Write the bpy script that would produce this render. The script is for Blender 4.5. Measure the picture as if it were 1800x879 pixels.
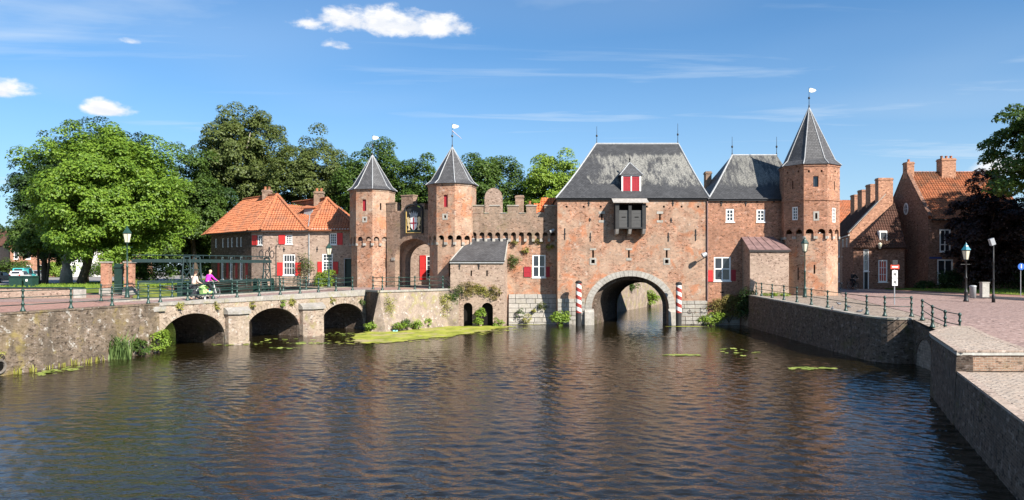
import bpy, math, random
import numpy as np
from mathutils import Vector, Matrix
R = math.radians
random.seed(7)
rng = np.random.default_rng(11)
sc = bpy.context.scene
for o in list(bpy.data.objects): bpy.data.objects.remove(o)
C = sc.collection

# ---------------------------------------------------------------- camera
# level lens, horizon a little under the middle; eye 4.7 m over the water
CAMZ = 4.7
cam = bpy.data.cameras.new('camera'); camo = bpy.data.objects.new('camera', cam); C.objects.link(camo)
camo.location = (0, 0, CAMZ); camo.rotation_euler = (R(90), 0, 0)
cam.sensor_width = 36; cam.lens = 26; cam.shift_y = 30.5/1800
cam.clip_start = .1; cam.clip_end = 3000
sc.camera = camo

# ---------------------------------------------------------------- light
SUN_AZ, SUN_EL = 138, 35.5          # clockwise from +Y (straight ahead): behind the viewer's right shoulder
sd = bpy.data.lights.new('sun', 'SUN'); so = bpy.data.objects.new('sun', sd); C.objects.link(so)
sd.energy = 5.0; sd.angle = R(.53); sd.color = (1, .945, .86)
S = Vector((math.sin(R(SUN_AZ))*math.cos(R(SUN_EL)), math.cos(R(SUN_AZ))*math.cos(R(SUN_EL)), math.sin(R(SUN_EL))))
so.location = S*200
so.rotation_euler = S.to_track_quat('Z', 'Y').to_euler()
sc.view_settings.view_transform = 'Standard'; sc.view_settings.look = 'None'
sc.view_settings.gamma = 1; sc.view_settings.exposure = 1.1
sc.view_settings.use_curve_mapping = False


class G:
    """short hand for node graphs"""
    def __init__(s, nt): s.nt = nt
    def n(s, t, **kw):
        x = s.nt.nodes.new(t)
        for k, v in kw.items(): setattr(x, k, v)
        return x
    def put(s, sock, v):
        if v is None: return
        if hasattr(v, 'is_linked'): s.nt.links.new(v, sock)
        elif isinstance(v, (tuple, list)) and len(v) == 3 and sock.type == 'RGBA': sock.default_value = (*v, 1)
        else: sock.default_value = v
    def math(s, op, a, b=None, c=None, clamp=False):
        x = s.n('ShaderNodeMath', operation=op, use_clamp=clamp)
        for i, v in enumerate((a, b, c)):
            if v is not None: s.put(x.inputs[i], v)
        return x.outputs[0]
    def vmath(s, op, a, b=None):
        x = s.n('ShaderNodeVectorMath', operation=op); s.put(x.inputs[0], a)
        if b is not None: s.put(x.inputs[1], b)
        return x.outputs[0]
    def noise(s, vec, scale, detail=3, rough=.55, dist=0, col=False):
        x = s.n('ShaderNodeTexNoise'); s.put(x.inputs['Vector'], vec)
        x.inputs['Scale'].default_value = scale; x.inputs['Detail'].default_value = detail
        x.inputs['Roughness'].default_value = rough; x.inputs['Distortion'].default_value = dist
        return x.outputs[1 if col else 0]
    def ss(s, v, lo, hi, a=0., b=1.):
        x = s.n('ShaderNodeMapRange', interpolation_type='SMOOTHSTEP'); s.put(x.inputs[0], v)
        s.put(x.inputs[1], lo); s.put(x.inputs[2], hi); x.inputs[3].default_value = a; x.inputs[4].default_value = b
        return x.outputs[0]
    def mix(s, f, a, b, blend='MIX'):
        x = s.n('ShaderNodeMix', data_type='RGBA', blend_type=blend)
        s.put(x.inputs[0], f); s.put(x.inputs[6], a); s.put(x.inputs[7], b)
        return x.outputs[2]
    def ramp(s, f, stops):
        x = s.n('ShaderNodeValToRGB'); s.put(x.inputs[0], f); e = x.color_ramp.elements
        while len(e) < len(stops): e.new(.5)
        for i, (p, c) in enumerate(stops): e[i].position = p; e[i].color = (*c, 1)
        return x.outputs[0]
    def xyz(s, vec):
        x = s.n('ShaderNodeSeparateXYZ'); s.put(x.inputs[0], vec); return x.outputs
    def comb(s, a, b, c):
        x = s.n('ShaderNodeCombineXYZ')
        for i, v in enumerate((a, b, c)): s.put(x.inputs[i], v)
        return x.outputs[0]
    def bump(s, h, strength=.3, dist=.02, normal=None):
        x = s.n('ShaderNodeBump'); s.put(x.inputs['Height'], h); x.inputs['Strength'].default_value = strength
        x.inputs['Distance'].default_value = dist
        if normal is not None: s.put(x.inputs['Normal'], normal)
        return x.outputs[0]
    def pos(s): return s.n('ShaderNodeNewGeometry').outputs['Position']
    def uv(s): return s.n('ShaderNodeUVMap').outputs[0]
    def obj(s): return s.n('ShaderNodeTexCoord').outputs['Object']

# ---------------------------------------------------------------- sky
w = bpy.data.worlds.new('World'); sc.world = w; w.use_nodes = True
g = G(w.node_tree); w.node_tree.nodes.clear()
sky = g.n('ShaderNodeTexSky', sky_type='NISHITA', sun_disc=False, sun_elevation=R(SUN_EL), sun_rotation=R(SUN_AZ),
          altitude=0, air_density=1.0, dust_density=.35, ozone_density=2.6)
d = g.n('ShaderNodeTexCoord').outputs['Generated']
dx, dy, dz = g.xyz(d)
az = g.math('MULTIPLY', g.math('ARCTAN2', dx, dy), 57.2958)
el = g.math('MULTIPLY', g.math('ARCSINE', dz), 57.2958)
# thin cirrus, streaks on a flat layer overhead seen in perspective, all the way round
dzc = g.math('MAXIMUM', dz, .06)
pl = g.comb(g.math('DIVIDE', dx, dzc), g.math('DIVIDE', dy, dzc), 0.)
mp = g.n('ShaderNodeMapping'); g.put(mp.inputs[0], pl); mp.inputs['Rotation'].default_value = (0, 0, R(38)); mp.inputs['Scale'].default_value = (.3, .8, 1)
c1 = g.noise(mp.outputs[0], .8, 7, .58, .9)
mp2 = g.n('ShaderNodeMapping'); g.put(mp2.inputs[0], pl); mp2.inputs['Rotation'].default_value = (0, 0, R(-58)); mp2.inputs['Scale'].default_value = (.2, .75, 1)
c2 = g.noise(mp2.outputs[0], 1.5, 6, .55, 1.2)
c3 = g.noise(g.vmath('ADD', pl, (-.9, 2.2, 0)), .25, 2, .5)
ci = g.math('MULTIPLY', g.math('ADD', g.ss(c1, .42, .70), g.math('MULTIPLY', g.ss(c2, .46, .7), .85)), g.ss(c3, .28, .6, .35, 1.))
ci = g.math('MULTIPLY', ci, .44, clamp=True)
veil = g.math('MULTIPLY', g.ss(g.noise(g.vmath('ADD', pl, (3.1, .4, 0)), .16, 3, .55), .32, .68), .34)
ci = g.math('MAXIMUM', ci, veil)
haze = g.math('POWER', g.math('SUBTRACT', 1., g.math('MAXIMUM', dz, 0.)), 6.)
ci = g.math('MAXIMUM', ci, g.math('MULTIPLY', haze, .8))
skyc = g.mix(1., sky.outputs[0], (.44, 1.04, 1.44), 'MULTIPLY')
col = g.mix(ci, skyc, (7.2, 8.3, 9.4))
# fair-weather cumulus
pv = g.comb(g.math('MULTIPLY', az, .22), g.math('MULTIPLY', el, .42), 0.)
nb = g.noise(pv, 1.3, 8, .62, .15)
mask = None
for a0, e0, A, E, seed in ((-9.9, 17.9, 7.0, 1.5, .0), (-15.4, 17.6, 2.0, .8, .1), (-13.2, 16.3, 1.3, .6, .1), (-34.6, 11.2, 2.0, .8, 0), (-28.6, 10.6, 1.9, .75, .15),
                       (-27.3, 15.2, .9, .35, .2), (33.4, 6.2, 1.9, .9, .1), (70, 14, 6, 2, 0), (118, 20, 8, 2.2, 0), (-80, 12, 6, 1.6, 0),
                       (-130, 18, 7, 2, 0), (165, 13, 7, 1.7, 0), (-58, 22, 5, 1.3, 0)):
    ea = g.math('DIVIDE', g.math('SUBTRACT', az, a0), A)
    dv = g.math('SUBTRACT', el, e0)
    eb = g.math('MAXIMUM', g.math('DIVIDE', dv, E), g.math('DIVIDE', dv, -E*.62))
    r2 = g.math('ADD', g.math('MULTIPLY', ea, ea), g.math('MULTIPLY', eb, eb))
    mm = g.math('SUBTRACT', 1. - seed, r2)
    mask = mm if mask is None else g.math('MAXIMUM', mask, mm)
m = g.math('ADD', mask, g.math('MULTIPLY', g.math('SUBTRACT', nb, .5), 4.2))
alpha = g.math('MULTIPLY', g.ss(m, -.05, 1.0), g.ss(mask, -.9, -.1))
shade = g.noise(pv, 2.2, 5, .6)
ccol = g.mix(g.ss(shade, .35, .65), (8.3, 8.6, 9.2), (10.4, 10.3, 10.2))
col = g.mix(alpha, col, ccol)
bg = g.n('ShaderNodeBackground'); g.put(bg.inputs[0], col); bg.inputs[1].default_value = .05
out = g.n('ShaderNodeOutputWorld'); w.node_tree.links.new(bg.outputs[0], out.inputs[0])

# ---------------------------------------------------------------- mesh helpers
WL = {}
ZV = Vector((0, 0, 1))
def V(*a): return Vector(a)

class MB:
    def __init__(s): s.v = []; s.f = []
    def face(s, *pts):
        i = len(s.v); s.v += [tuple(p) for p in pts]; s.f.append(tuple(range(i, i+len(pts)))); return s
    def box(s, o, a, b, c):
        o, a, b, c = Vector(o), Vector(a), Vector(b), Vector(c)
        if a.cross(b).dot(c) < 0: a, b = b, a
        p = [o, o+a, o+a+b, o+b, o+c, o+a+c, o+a+b+c, o+b+c]; i = len(s.v); s.v += [tuple(q) for q in p]
        for f in ((0,3,2,1),(4,5,6,7),(0,1,5,4),(1,2,6,5),(2,3,7,6),(3,0,4,7)): s.f.append(tuple(i+k for k in f))
        return s
    def bx(s, x0, y0, z0, x1, y1, z1): return s.box((x0,y0,z0), (x1-x0,0,0), (0,y1-y0,0), (0,0,z1-z0))
    def prism(s, poly, z0, z1, bottom=True):
        """poly: xy counter clockwise; z0/z1 number or list"""
        n = len(poly); i = len(s.v)
        za = z0 if isinstance(z0, (list, tuple)) else [z0]*n; zb = z1 if isinstance(z1, (list, tuple)) else [z1]*n
        s.v += [(p[0], p[1], za[k]) for k, p in enumerate(poly)] + [(p[0], p[1], zb[k]) for k, p in enumerate(poly)]
        for k in range(n): s.f.append((i+k, i+(k+1) % n, i+n+(k+1) % n, i+n+k))
        s.f.append(tuple(i+n+k for k in range(n)))
        if bottom: s.f.append(tuple(i+k for k in reversed(range(n))))
        return s
    def rings(s, rs, cap=True, close=True):
        n = len(rs[0]); i = len(s.v)
        for r in rs: s.v += [tuple(p) for p in r]
        for a in range(len(rs)-1):
            for k in range(n if close else n-1):
                q = (k+1) % n; s.f.append((i+a*n+k, i+a*n+q, i+(a+1)*n+q, i+(a+1)*n+k))
        if cap and close:
            s.f.append(tuple(i+k for k in reversed(range(n)))); s.f.append(tuple(i+(len(rs)-1)*n+k for k in range(n)))
        return s
    def tube(s, p0, p1, r0, r1=None, n=8):
        return s.path([p0, p1], [r0, r0 if r1 is None else r1], n)
    def path(s, pts, rad, n=8):
        pts = [Vector(p) for p in pts]; rs = []
        for k, p in enumerate(pts):
            d = (pts[min(k+1, len(pts)-1)] - pts[max(k-1, 0)]).normalized()
            a = d.orthogonal().normalized() if abs(d.z) < .99 else Vector((1, 0, 0))
            if abs(d.z) < .99: a = d.cross(ZV).normalized()
            b = d.cross(a); r = rad[k] if isinstance(rad, (list, tuple)) else rad
            rs.append([p + (a*math.cos(t) + b*math.sin(t))*r for t in [2*math.pi*j/n for j in range(n)]])
        return s.rings(rs)
    def lathe(s, c, prof, n=12, cap=True):
        c = Vector(c)
        return s.rings([[c+Vector((r*math.cos(2*math.pi*j/n), r*math.sin(2*math.pi*j/n), z)) for j in range(n)] for r, z in prof], cap)
    def ball(s, c, rx, ry=None, rz=None, n=10, m=6):
        ry = rx if ry is None else ry; rz = rx if rz is None else rz; c = Vector(c)
        rs = []
        for a in range(m+1):
            t = math.pi*a/m; q = max(math.sin(t), .02)
            rs.append([c+Vector((rx*q*math.cos(2*math.pi*j/n), ry*q*math.sin(2*math.pi*j/n), -rz*math.cos(t))) for j in range(n)])
        return s.rings(rs)
    def slab(s, pts, th):
        """planar polygon (seen from outside counter clockwise) with thickness below it"""
        pts = [Vector(p) for p in pts]; nn = (pts[1]-pts[0]).cross(pts[2]-pts[0]).normalized()
        lo = [p-nn*th for p in pts]; s.face(*pts); s.face(*reversed(lo)); n = len(pts)
        for k in range(n): s.face(lo[k], lo[(k+1) % n], pts[(k+1) % n], pts[k])
        return s
    def build(s, name, mat, parent=None, smooth=False, uv=True, kind=None):
        v = np.array(s.v, dtype=np.float64).reshape(-1, 3)
        c = Vector(((v[:,0].min()+v[:,0].max())/2, (v[:,1].min()+v[:,1].max())/2, v[:,2].min()))
        me = bpy.data.meshes.new(name); me.from_pydata((v-np.array(c)).tolist(), [], s.f)
        if uv:
            ul = me.uv_layers.new(name='UVMap'); arr = np.empty((len(me.loops), 2), dtype=np.float32)
            for p in me.polygons:
                nn = p.normal
                if abs(nn.z) > .985: t = Vector((1,0,0)); b = Vector((0,1,0))
                else: t = ZV.cross(nn).normalized(); b = nn.cross(t)
                for li in p.loop_indices:
                    q = v[me.loops[li].vertex_index]; q = Vector(q); arr[li] = (q.dot(t), q.dot(b))
            ul.data.foreach_set('uv', arr.ravel())
        o = bpy.data.objects.new(name, me); C.objects.link(o)
        if mat: me.materials.append(mat)
        if smooth: me.polygons.foreach_set('use_smooth', [True]*len(me.polygons))
        if parent is not None: o.parent = parent; o.location = c - WL[parent]
        else: o.location = c
        WL[o] = c
        if kind: o['kind'] = kind
        return o

def tag(o, label, cat, group=None):
    o['label'] = label; o['category'] = cat
    if group: o['group'] = group
    return o
def thing(name, label, cat, loc=(0,0,0), group=None):
    o = bpy.data.objects.new(name, None); C.objects.link(o); o.location = loc; WL[o] = Vector(loc); o.empty_display_size = .3
    return tag(o, label, cat, group)
def struct(o): o['kind'] = 'structure'; return o
def copy_tree(o, parent=None):
    c = o.copy(); C.objects.link(c); c.parent = parent
    for ch in list(o.children): copy_tree(ch, c)
    return c
def place(o, loc, rz=0, sc_=1):
    o.location = loc; o.rotation_euler = (0, 0, rz); o.scale = (sc_,)*3; return o

class Fr:
    """a wall's frame: u along, v up, w outwards (towards whoever sees u run left to right)"""
    def __init__(s, o, t):
        s.o = Vector(o); s.t = Vector((t[0], t[1], 0)).normalized(); s.n = Vector((s.t.y, -s.t.x, 0))
    def p(s, u, v, w=0): return s.o + s.t*u + ZV*v + s.n*w
    def box(s, mb, u0, u1, v0, v1, w0, w1): return mb.box(s.p(u0, v0, w0), s.t*(u1-u0), ZV*(v1-v0), s.n*(w1-w0))
def Fr2(a, b, z): return Fr((a[0], a[1], z), (b[0]-a[0], b[1]-a[1])), math.hypot(b[0]-a[0], b[1]-a[1])

def arcpts(u0, u1, vs, rise, n=14):
    m, h = (u0+u1)/2, (u1-u0)/2
    return [(m-h*math.cos(math.pi*k/n), vs+rise*math.sin(math.pi*k/n)) for k in range(n+1)]
def wall(mb, fr, W, H, holes=(), depth=.2, u_start=0, back=None, v_start=0):
    """sheet of wall with openings; hole = (u0,u1,v0,v1[,arch rise]); reveals go inwards; back = list filled with closing faces"""
    us = sorted({u_start, W, *[h[0] for h in holes], *[h[1] for h in holes]})
    vs = sorted({v_start, H, *[h[2] for h in holes], *[h[3] for h in holes]})
    for a in range(len(us)-1):
        for b in range(len(vs)-1):
            um, vm = (us[a]+us[a+1])/2, (vs[b]+vs[b+1])/2
            if any(h[0] < um < h[1] and h[2] < vm < h[3] for h in holes): continue
            mb.face(fr.p(us[a], vs[b]), fr.p(us[a+1], vs[b]), fr.p(us[a+1], vs[b+1]), fr.p(us[a], vs[b+1]))
    for h in holes:
        u0, u1, v0, v1 = h[:4]; rise = h[4] if len(h) > 4 else 0; d = h[5] if len(h) > 5 else depth
        out = [(u0, v0)]
        if rise:
            arc = arcpts(u0, u1, v1-rise, rise)
            for k in range(len(arc)-1):
                p, q = arc[k], arc[k+1]
                mb.face(fr.p(*p), fr.p(*q), fr.p(q[0], v1), fr.p(p[0], v1))
            out += arc
        else: out += [(u0, v1), (u1, v1)]
        out += [(u1, v0)]
        for k in range(len(out)):
            p, q = out[k], out[(k+1) % len(out)]
            if abs(p[0]-q[0]) + abs(p[1]-q[1]) < 1e-6: continue
            if v0 <= v_start+1e-6 and p[1] <= v0+1e-6 and q[1] <= v0+1e-6: continue
            mb.face(fr.p(*p), fr.p(p[0], p[1], -d), fr.p(q[0], q[1], -d), fr.p(*q))
        if back is not None: back.append([fr.p(p[0], p[1], -d+.002) for p in reversed(out)])
    return mb
# ---------------------------------------------------------------- materials
MT = {}
def mk(name, fn, rough=.85, spec=.3):
    m = bpy.data.materials.new(name); m.use_nodes = True; g = G(m.node_tree)
    b = m.node_tree.nodes['Principled BSDF']; b.inputs['Roughness'].default_value = rough
    b.inputs['Specular IOR Level'].default_value = spec
    r = fn(g, b)
    if r is not None: g.put(b.inputs['Base Color'], r)
    MT[name] = m; return m
def plain(name, c, rough=.6, spec=.4, var=.12, scale=6, metal=0):
    def f(g, b):
        b.inputs['Metallic'].default_value = metal
        n = g.noise(g.pos(), scale, 4); n2 = g.noise(g.pos(), scale*6, 2)
        k = g.math('ADD', g.math('MULTIPLY', n, .7), g.math('MULTIPLY', n2, .3))
        return g.mix(1., c, g.ramp(k, [(.3, (1-var*1.6,)*3), (.7, (1+var,)*3)]), 'MULTIPLY')
    return mk(name, f, rough, spec)
def brick(name, c1, c2, mortar, patch, pf=(.5, .66), patch2=None, p2f=(.58, .7), bw=.23, rh=.072, ms=.011, val=.3, scale=.45, white=0, moss=None, streak=0, vec=None):
    def f(g, b):
        P = g.pos(); t = g.n('ShaderNodeTexBrick'); g.put(t.inputs['Vector'], g.uv())
        for k, v in (('Scale', 1), ('Mortar Size', ms), ('Mortar Smooth', .3), ('Bias', -.1), ('Brick Width', bw), ('Row Height', rh)): t.inputs[k].default_value = v
        g.put(t.inputs['Color1'], c1); g.put(t.inputs['Color2'], c2); g.put(t.inputs['Mortar'], mortar)
        c = t.outputs[0]
        # brick-sized speckle: burnt headers and pale ones
        cellv = g.vmath('MULTIPLY', g.uv(), (1/bw*1.0, 1/rh*.5, 1))
        sp = g.noise(cellv, .9, 2, .7)
        c = g.mix(g.ss(sp, .53, .66), c, tuple(x*.42 for x in c2))
        sp2 = g.noise(g.vmath('ADD', cellv, (31, 17, 0)), .7, 2, .7)
        c = g.mix(g.ss(sp2, .54, .67, 0, .75), c, tuple(min(1, x*1.25+.085) for x in c1))
        c = g.mix(g.ss(g.noise(P, scale, 5, .62, .4), *pf), c, g.mix(.45, c, patch))
        if patch2: c = g.mix(g.ss(g.noise(g.vmath('ADD', P, (13, 5, 9)), scale*1.7, 5, .65, .5), *p2f), c, g.mix(.3, patch2, c))
        if streak:
            x, y, z = g.xyz(P); sv = g.comb(g.math('MULTIPLY', g.math('ADD', x, y), 1.1), 0., g.math('MULTIPLY', z, .12))
            c = g.mix(g.ss(g.noise(sv, 1.6, 4, .6), .5, .72, 0, streak), c, (.05, .042, .035))
        if white: c = g.mix(g.ss(g.noise(g.vmath('ADD', P, (3, 8, 1)), 2.6, 6, .7), .57, .66, 0, white), c, (.55, .52, .47))
        if moss: c = g.mix(g.ss(g.noise(g.vmath('ADD', P, (7, 1, 4)), .9, 6, .68, .3), .55, .68, 0, moss[1]), c, moss[0])
        k = g.noise(P, 1.1, 6, .7)
        c = g.mix(1., c, g.ramp(k, [(.25, (1-val,)*3), (.75, (1+val,)*3)]), 'MULTIPLY')
        hgt = g.math('ADD', g.math('MULTIPLY', t.outputs[1], -1.), g.math('MULTIPLY', g.noise(P, 14, 3), .9))
        g.put(b.inputs['Normal'], g.bump(hgt, .55, .02))
        return c
    return mk(name, f, .92, .2)
MORT = (.34, .28, .22)
brick('brick_red', (.35, .158, .086), (.245, .115, .07), (.37, .30, .235), (.40, .305, .225), (.42, .56), (.42, .165, .08), (.53, .64), white=.3, streak=.25)
brick('brick_pale', (.33, .225, .17), (.245, .16, .12), (.37, .31, .25), (.38, .29, .225), (.45, .65), (.30, .16, .105), (.6, .74), val=.16)
brick('brick_brown', (.27, .16, .105), (.19, .112, .076), (.30, .25, .2), (.23, .18, .135), (.4, .6), (.31, .2, .14), (.52, .7), white=.12, moss=((.16, .15, .05), .25))
brick('brick_tower', (.365, .15, .08), (.25, .105, .063), (.32, .255, .19), (.25, .135, .09), (.46, .62), (.42, .2, .115), (.56, .7), white=.12, streak=.3)
brick('brick_house', (.24, .115, .072), (.17, .082, .055), (.23, .17, .13), (.16, .085, .055), val=.18)
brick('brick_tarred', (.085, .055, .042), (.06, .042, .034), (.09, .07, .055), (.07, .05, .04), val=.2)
brick('brick_row', (.45, .215, .125), (.34, .155, .095), (.34, .26, .19), (.3, .15, .1), val=.18)
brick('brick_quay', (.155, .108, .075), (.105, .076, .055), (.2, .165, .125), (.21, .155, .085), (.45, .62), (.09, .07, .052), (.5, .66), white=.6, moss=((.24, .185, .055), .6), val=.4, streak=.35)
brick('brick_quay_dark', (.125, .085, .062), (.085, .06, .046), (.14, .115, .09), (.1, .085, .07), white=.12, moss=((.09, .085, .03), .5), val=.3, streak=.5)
brick('brick_bridge', (.31, .235, .18), (.235, .175, .135), (.33, .28, .22), (.35, .275, .2), (.42, .6), (.24, .14, .105), (.56, .7), white=.5, moss=((.24, .23, .06), .5), val=.3)
brick('brick_pillar', (.42, .175, .1), (.33, .135, .08), (.36, .29, .22), (.38, .19, .12), val=.15)
brick('clinker_pink', (.335, .185, .145), (.27, .15, .12), (.26, .18, .15), (.36, .21, .165), (.4, .65), bw=.21, rh=.1, ms=.006, val=.1, scale=.2)
brick('clinker_road', (.285, .195, .17), (.245, .168, .148), (.23, .165, .145), (.31, .215, .185), (.4, .65), bw=.21, rh=.1, ms=.005, val=.1, scale=.15)
brick('cobble', (.30, .235, .19), (.24, .19, .155), (.16, .13, .1), (.33, .26, .2), (.4, .65), bw=.16, rh=.13, ms=.018, val=.2, scale=.5)
brick('coping_brick', (.40, .31, .25), (.33, .25, .20), (.2, .16, .13), (.43, .34, .27), bw=.21, rh=.1, ms=.006, val=.14, white=.3)

def stone(name, c, moss=None, val=.3, white=.3, sc_=1.):
    def f(g, b):
        P = g.pos(); k = g.noise(P, 1.3*sc_, 7, .7); k2 = g.noise(P, 9*sc_, 4, .7)
        col = g.mix(1., c, g.ramp(k, [(.25, (1-val,)*3), (.75, (1+val*.8,)*3)]), 'MULTIPLY')
        col = g.mix(1., col, g.ramp(k2, [(.3, (.78,)*3), (.7, (1.15,)*3)]), 'MULTIPLY')
        if white: col = g.mix(g.ss(g.noise(g.vmath('ADD', P, (2, 9, 4)), 3.5, 6, .7), .56, .68, 0, white), col, (.58, .56, .52))
        if moss: col = g.mix(g.ss(g.noise(g.vmath('ADD', P, (7, 1, 4)), 1.2, 6, .7), .5, .66, 0, moss[1]), col, moss[0])
        g.put(b.inputs['Normal'], g.bump(g.math('ADD', k, g.math('MULTIPLY', k2, .5)), .4, .03))
        return col
    return mk(name, f, .9, .25)
stone('stone_grey', (.36, .335, .30), ((.2, .18, .08), .3))
stone('stone_pale', (.335, .31, .275), ((.2, .17, .09), .25), .35)
stone('stone_coping', (.30, .275, .245), ((.22, .2, .07), .45))
stone('stone_dark', (.15, .13, .11), ((.13, .12, .05), .4))
stone('concrete', (.36, .345, .31), None, .15)
stone('render_battered', (.27, .21, .168), ((.25, .23, .07), .6), .5, .6)
stone('sand_path', (.36, .29, .21), None, .12, 0)

def slate(name, base, lichen, amt):
    def f(g, b):
        t = g.n('ShaderNodeTexBrick'); g.put(t.inputs['Vector'], g.uv())
        for k, v in (('Scale', 1), ('Mortar Size', .012), ('Mortar Smooth', .2), ('Brick Width', .24), ('Row Height', .15), ('Bias', 0)): t.inputs[k].default_value = v
        g.put(t.inputs['Color1'], tuple(x*1.2 for x in base)); g.put(t.inputs['Color2'], tuple(x*.8 for x in base)); g.put(t.inputs['Mortar'], tuple(x*.35 for x in base))
        P = g.pos(); c = t.outputs[0]
        c = g.mix(1., c, g.ramp(g.noise(P, 1.2, 5, .65), [(.3, (.75,)*3), (.7, (1.3,)*3)]), 'MULTIPLY')
        if amt:
            x, y, z = g.xyz(P); sv = g.comb(g.math('MULTIPLY', x, 1.), g.math('MULTIPLY', y, .3), g.math('MULTIPLY', z, .3))
            st = g.noise(sv, 3.2, 6, .7, .15); fine = g.noise(P, 11, 5, .85); big = g.noise(g.vmath('ADD', P, (4.3, 0, 2)), .22, 2)
            # lichen keeps off the strip washed by the lead ridge and the eaves
            band = g.math('MULTIPLY', g.ss(z, 10.6, 11.9), g.ss(z, 15.2, 14.2))
            band = g.math('MULTIPLY', band, g.ss(x, 5.5, 11., .5, 1.0))
            cov = g.math('ADD', g.math('ADD', g.math('MULTIPLY', st, .62), g.math('MULTIPLY', big, .4)), g.math('MULTIPLY', g.math('SUBTRACT', band, 1.), .3))
            cov = g.ss(cov, .50-amt*.1, .62-amt*.1)
            f_ = g.math('MULTIPLY', cov, g.math('ADD', g.ss(fine, .42, .58, 0, .72), .14))
            c = g.mix(f_, c, g.mix(g.noise(P, 3, 3), lichen, tuple(q*.75 for q in lichen)))
        g.put(b.inputs['Normal'], g.bump(g.math('ADD', g.math('MULTIPLY', t.outputs[1], -1.), g.noise(P, 7, 3)), .6, .02))
        return c
    return mk(name, f, .55, .4)
slate('slate_lichen', (.048, .048, .050), (.36, .345, .30), .85)
slate('slate_lichen_less', (.046, .046, .048), (.28, .27, .235), .15)
slate('slate', (.07, .068, .07), None, 0)

def tile(name, c1, c2, dark, df):
    def f(g, b):
        P = g.pos(); t = g.n('ShaderNodeTexBrick'); t.offset = 0; g.put(t.inputs['Vector'], g.uv())
        for k, v in (('Scale', 1), ('Mortar Size', .012), ('Mortar Smooth', .3), ('Brick Width', .24), ('Row Height', .32), ('Bias', 0)): t.inputs[k].default_value = v
        g.put(t.inputs['Color1'], c1); g.put(t.inputs['Color2'], c2); g.put(t.inputs['Mortar'], tuple(x*.45 for x in c2))
        c = g.mix(g.ss(g.noise(P, .7, 6, .68, .3), *df), t.outputs[0], dark)
        c = g.mix(g.ss(g.noise(g.vmath('ADD', P, (5, 5, 5)), 5, 5, .7), .56, .72, 0, .6), c, tuple(x*.55 for x in c2))
        return g.mix(1., c, g.ramp(g.noise(P, 2.2, 4, .6), [(.3, (.8,)*3), (.7, (1.2,)*3)]), 'MULTIPLY')
    return mk(name, f, .85, .2)
tile('tile_orange', (.47, .175, .085), (.38, .13, .062), (.27, .12, .07), (.46, .68))
tile('tile_new', (.62, .17, .06), (.55, .14, .05), (.5, .14, .055), (.5, .8))
tile('tile_brown', (.44, .165, .075), (.33, .12, .06), (.17, .085, .05), (.45, .65))
tile('tile_dark', (.11, .052, .036), (.085, .042, .03), (.06, .036, .026), (.45, .65))

plain('lead', (.33, .335, .34), .55, .35, .2)
plain('lead_red', (.20, .125, .118), .6, .3, .3, 2.5)
plain('white_paint', (.78, .77, .74), .45, .4, .05)
plain('red_paint', (.50, .028, .026), .5, .4, .1)
plain('crimson_paint', (.30, .018, .028), .55, .3, .12)
plain('black_wood', (.032, .031, .031), .7, .3, .25, 4)
plain('black_iron', (.018, .018, .019), .5, .4, .2)
plain('green_iron', (.018, .05, .04), .42, .45, .2, 5)
plain('green_dark', (.012, .035, .027), .45, .4, .2)
plain('steel_green', (.018, .036, .036), .45, .4, .2)
plain('weathered_wood', (.36, .33, .30), .85, .2, .25, 5)
plain('gilt', (.62, .42, .13), .4, .5, .15)
plain('grey_metal', (.3, .31, .32), .4, .5, .1)
plain('dark_void', (.012, .011, .010), .9, .1, .1)
plain('rubber', (.014, .014, .014), .7, .3, .1)
plain('bark', (.085, .066, .05), .95, .1, .35, 5)
plain('bark_pale', (.34, .3, .25), .95, .1, .3, 4)
plain('skin', (.52, .31, .22), .6, .3, .03)
plain('lantern_glass', (.62, .58, .44), .25, .5, .08)
plain('litter_white', (.7, .7, .68), .6, .3, .05)
def c_plain(n, c, **k): return MT.get(n) or plain(n, c, **k)

def f_glass(g, b):
    b.inputs['Roughness'].default_value = .06; b.inputs['Specular IOR Level'].default_value = .75
    k = g.noise(g.pos(), 1.6, 2); g.put(b.inputs['Normal'], g.bump(k, .12, .05))
    return g.mix(k, (.012, .014, .018), (.04, .045, .055))
mk('glass', f_glass)
def f_glass2(g, b):
    b.inputs['Roughness'].default_value = .08; b.inputs['Specular IOR Level'].default_value = .8
    k = g.noise(g.pos(), 2.2, 2); g.put(b.inputs['Normal'], g.bump(k, .15, .05))
    return g.mix(k, (.03, .035, .045), (.10, .105, .11))
mk('glass_curtain', f_glass2)

def f_water(g, b):
    b.inputs['Roughness'].default_value = .035; b.inputs['IOR'].default_value = 1.38; b.inputs['Specular IOR Level'].default_value = .5
    P = g.pos()
    def mp(rot, s): 
        m = g.n('ShaderNodeMapping'); g.put(m.inputs[0], P); m.inputs['Rotation'].default_value = (0, 0, R(rot)); m.inputs['Scale'].default_value = s
        return m.outputs[0]
    a = g.noise(mp(8, (.75, 1.35, 1)), 1.25, 3, .5, .4)
    c = g.noise(mp(-14, (.8, 1.35, 1)), 3.1, 3, .55, .3)
    e = g.noise(mp(25, (1., 1.5, 1)), 7.5, 2, .5)
    calm = g.ss(g.noise(P, .07, 2), .35, .65, .65, 1.15)
    h = g.math('ADD', g.math('ADD', g.math('MULTIPLY', a, .25), g.math('MULTIPLY', c, .3)), g.math('MULTIPLY', e, .16))
    h = g.math('MULTIPLY', h, calm)
    g.put(b.inputs['Normal'], g.bump(h, 1.0, .07))
    return g.mix(g.noise(P, .15, 3), (.0095, .0068, .0018), (.0135, .0095, .0026))
mk('water', f_water, .04, .5)

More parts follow.
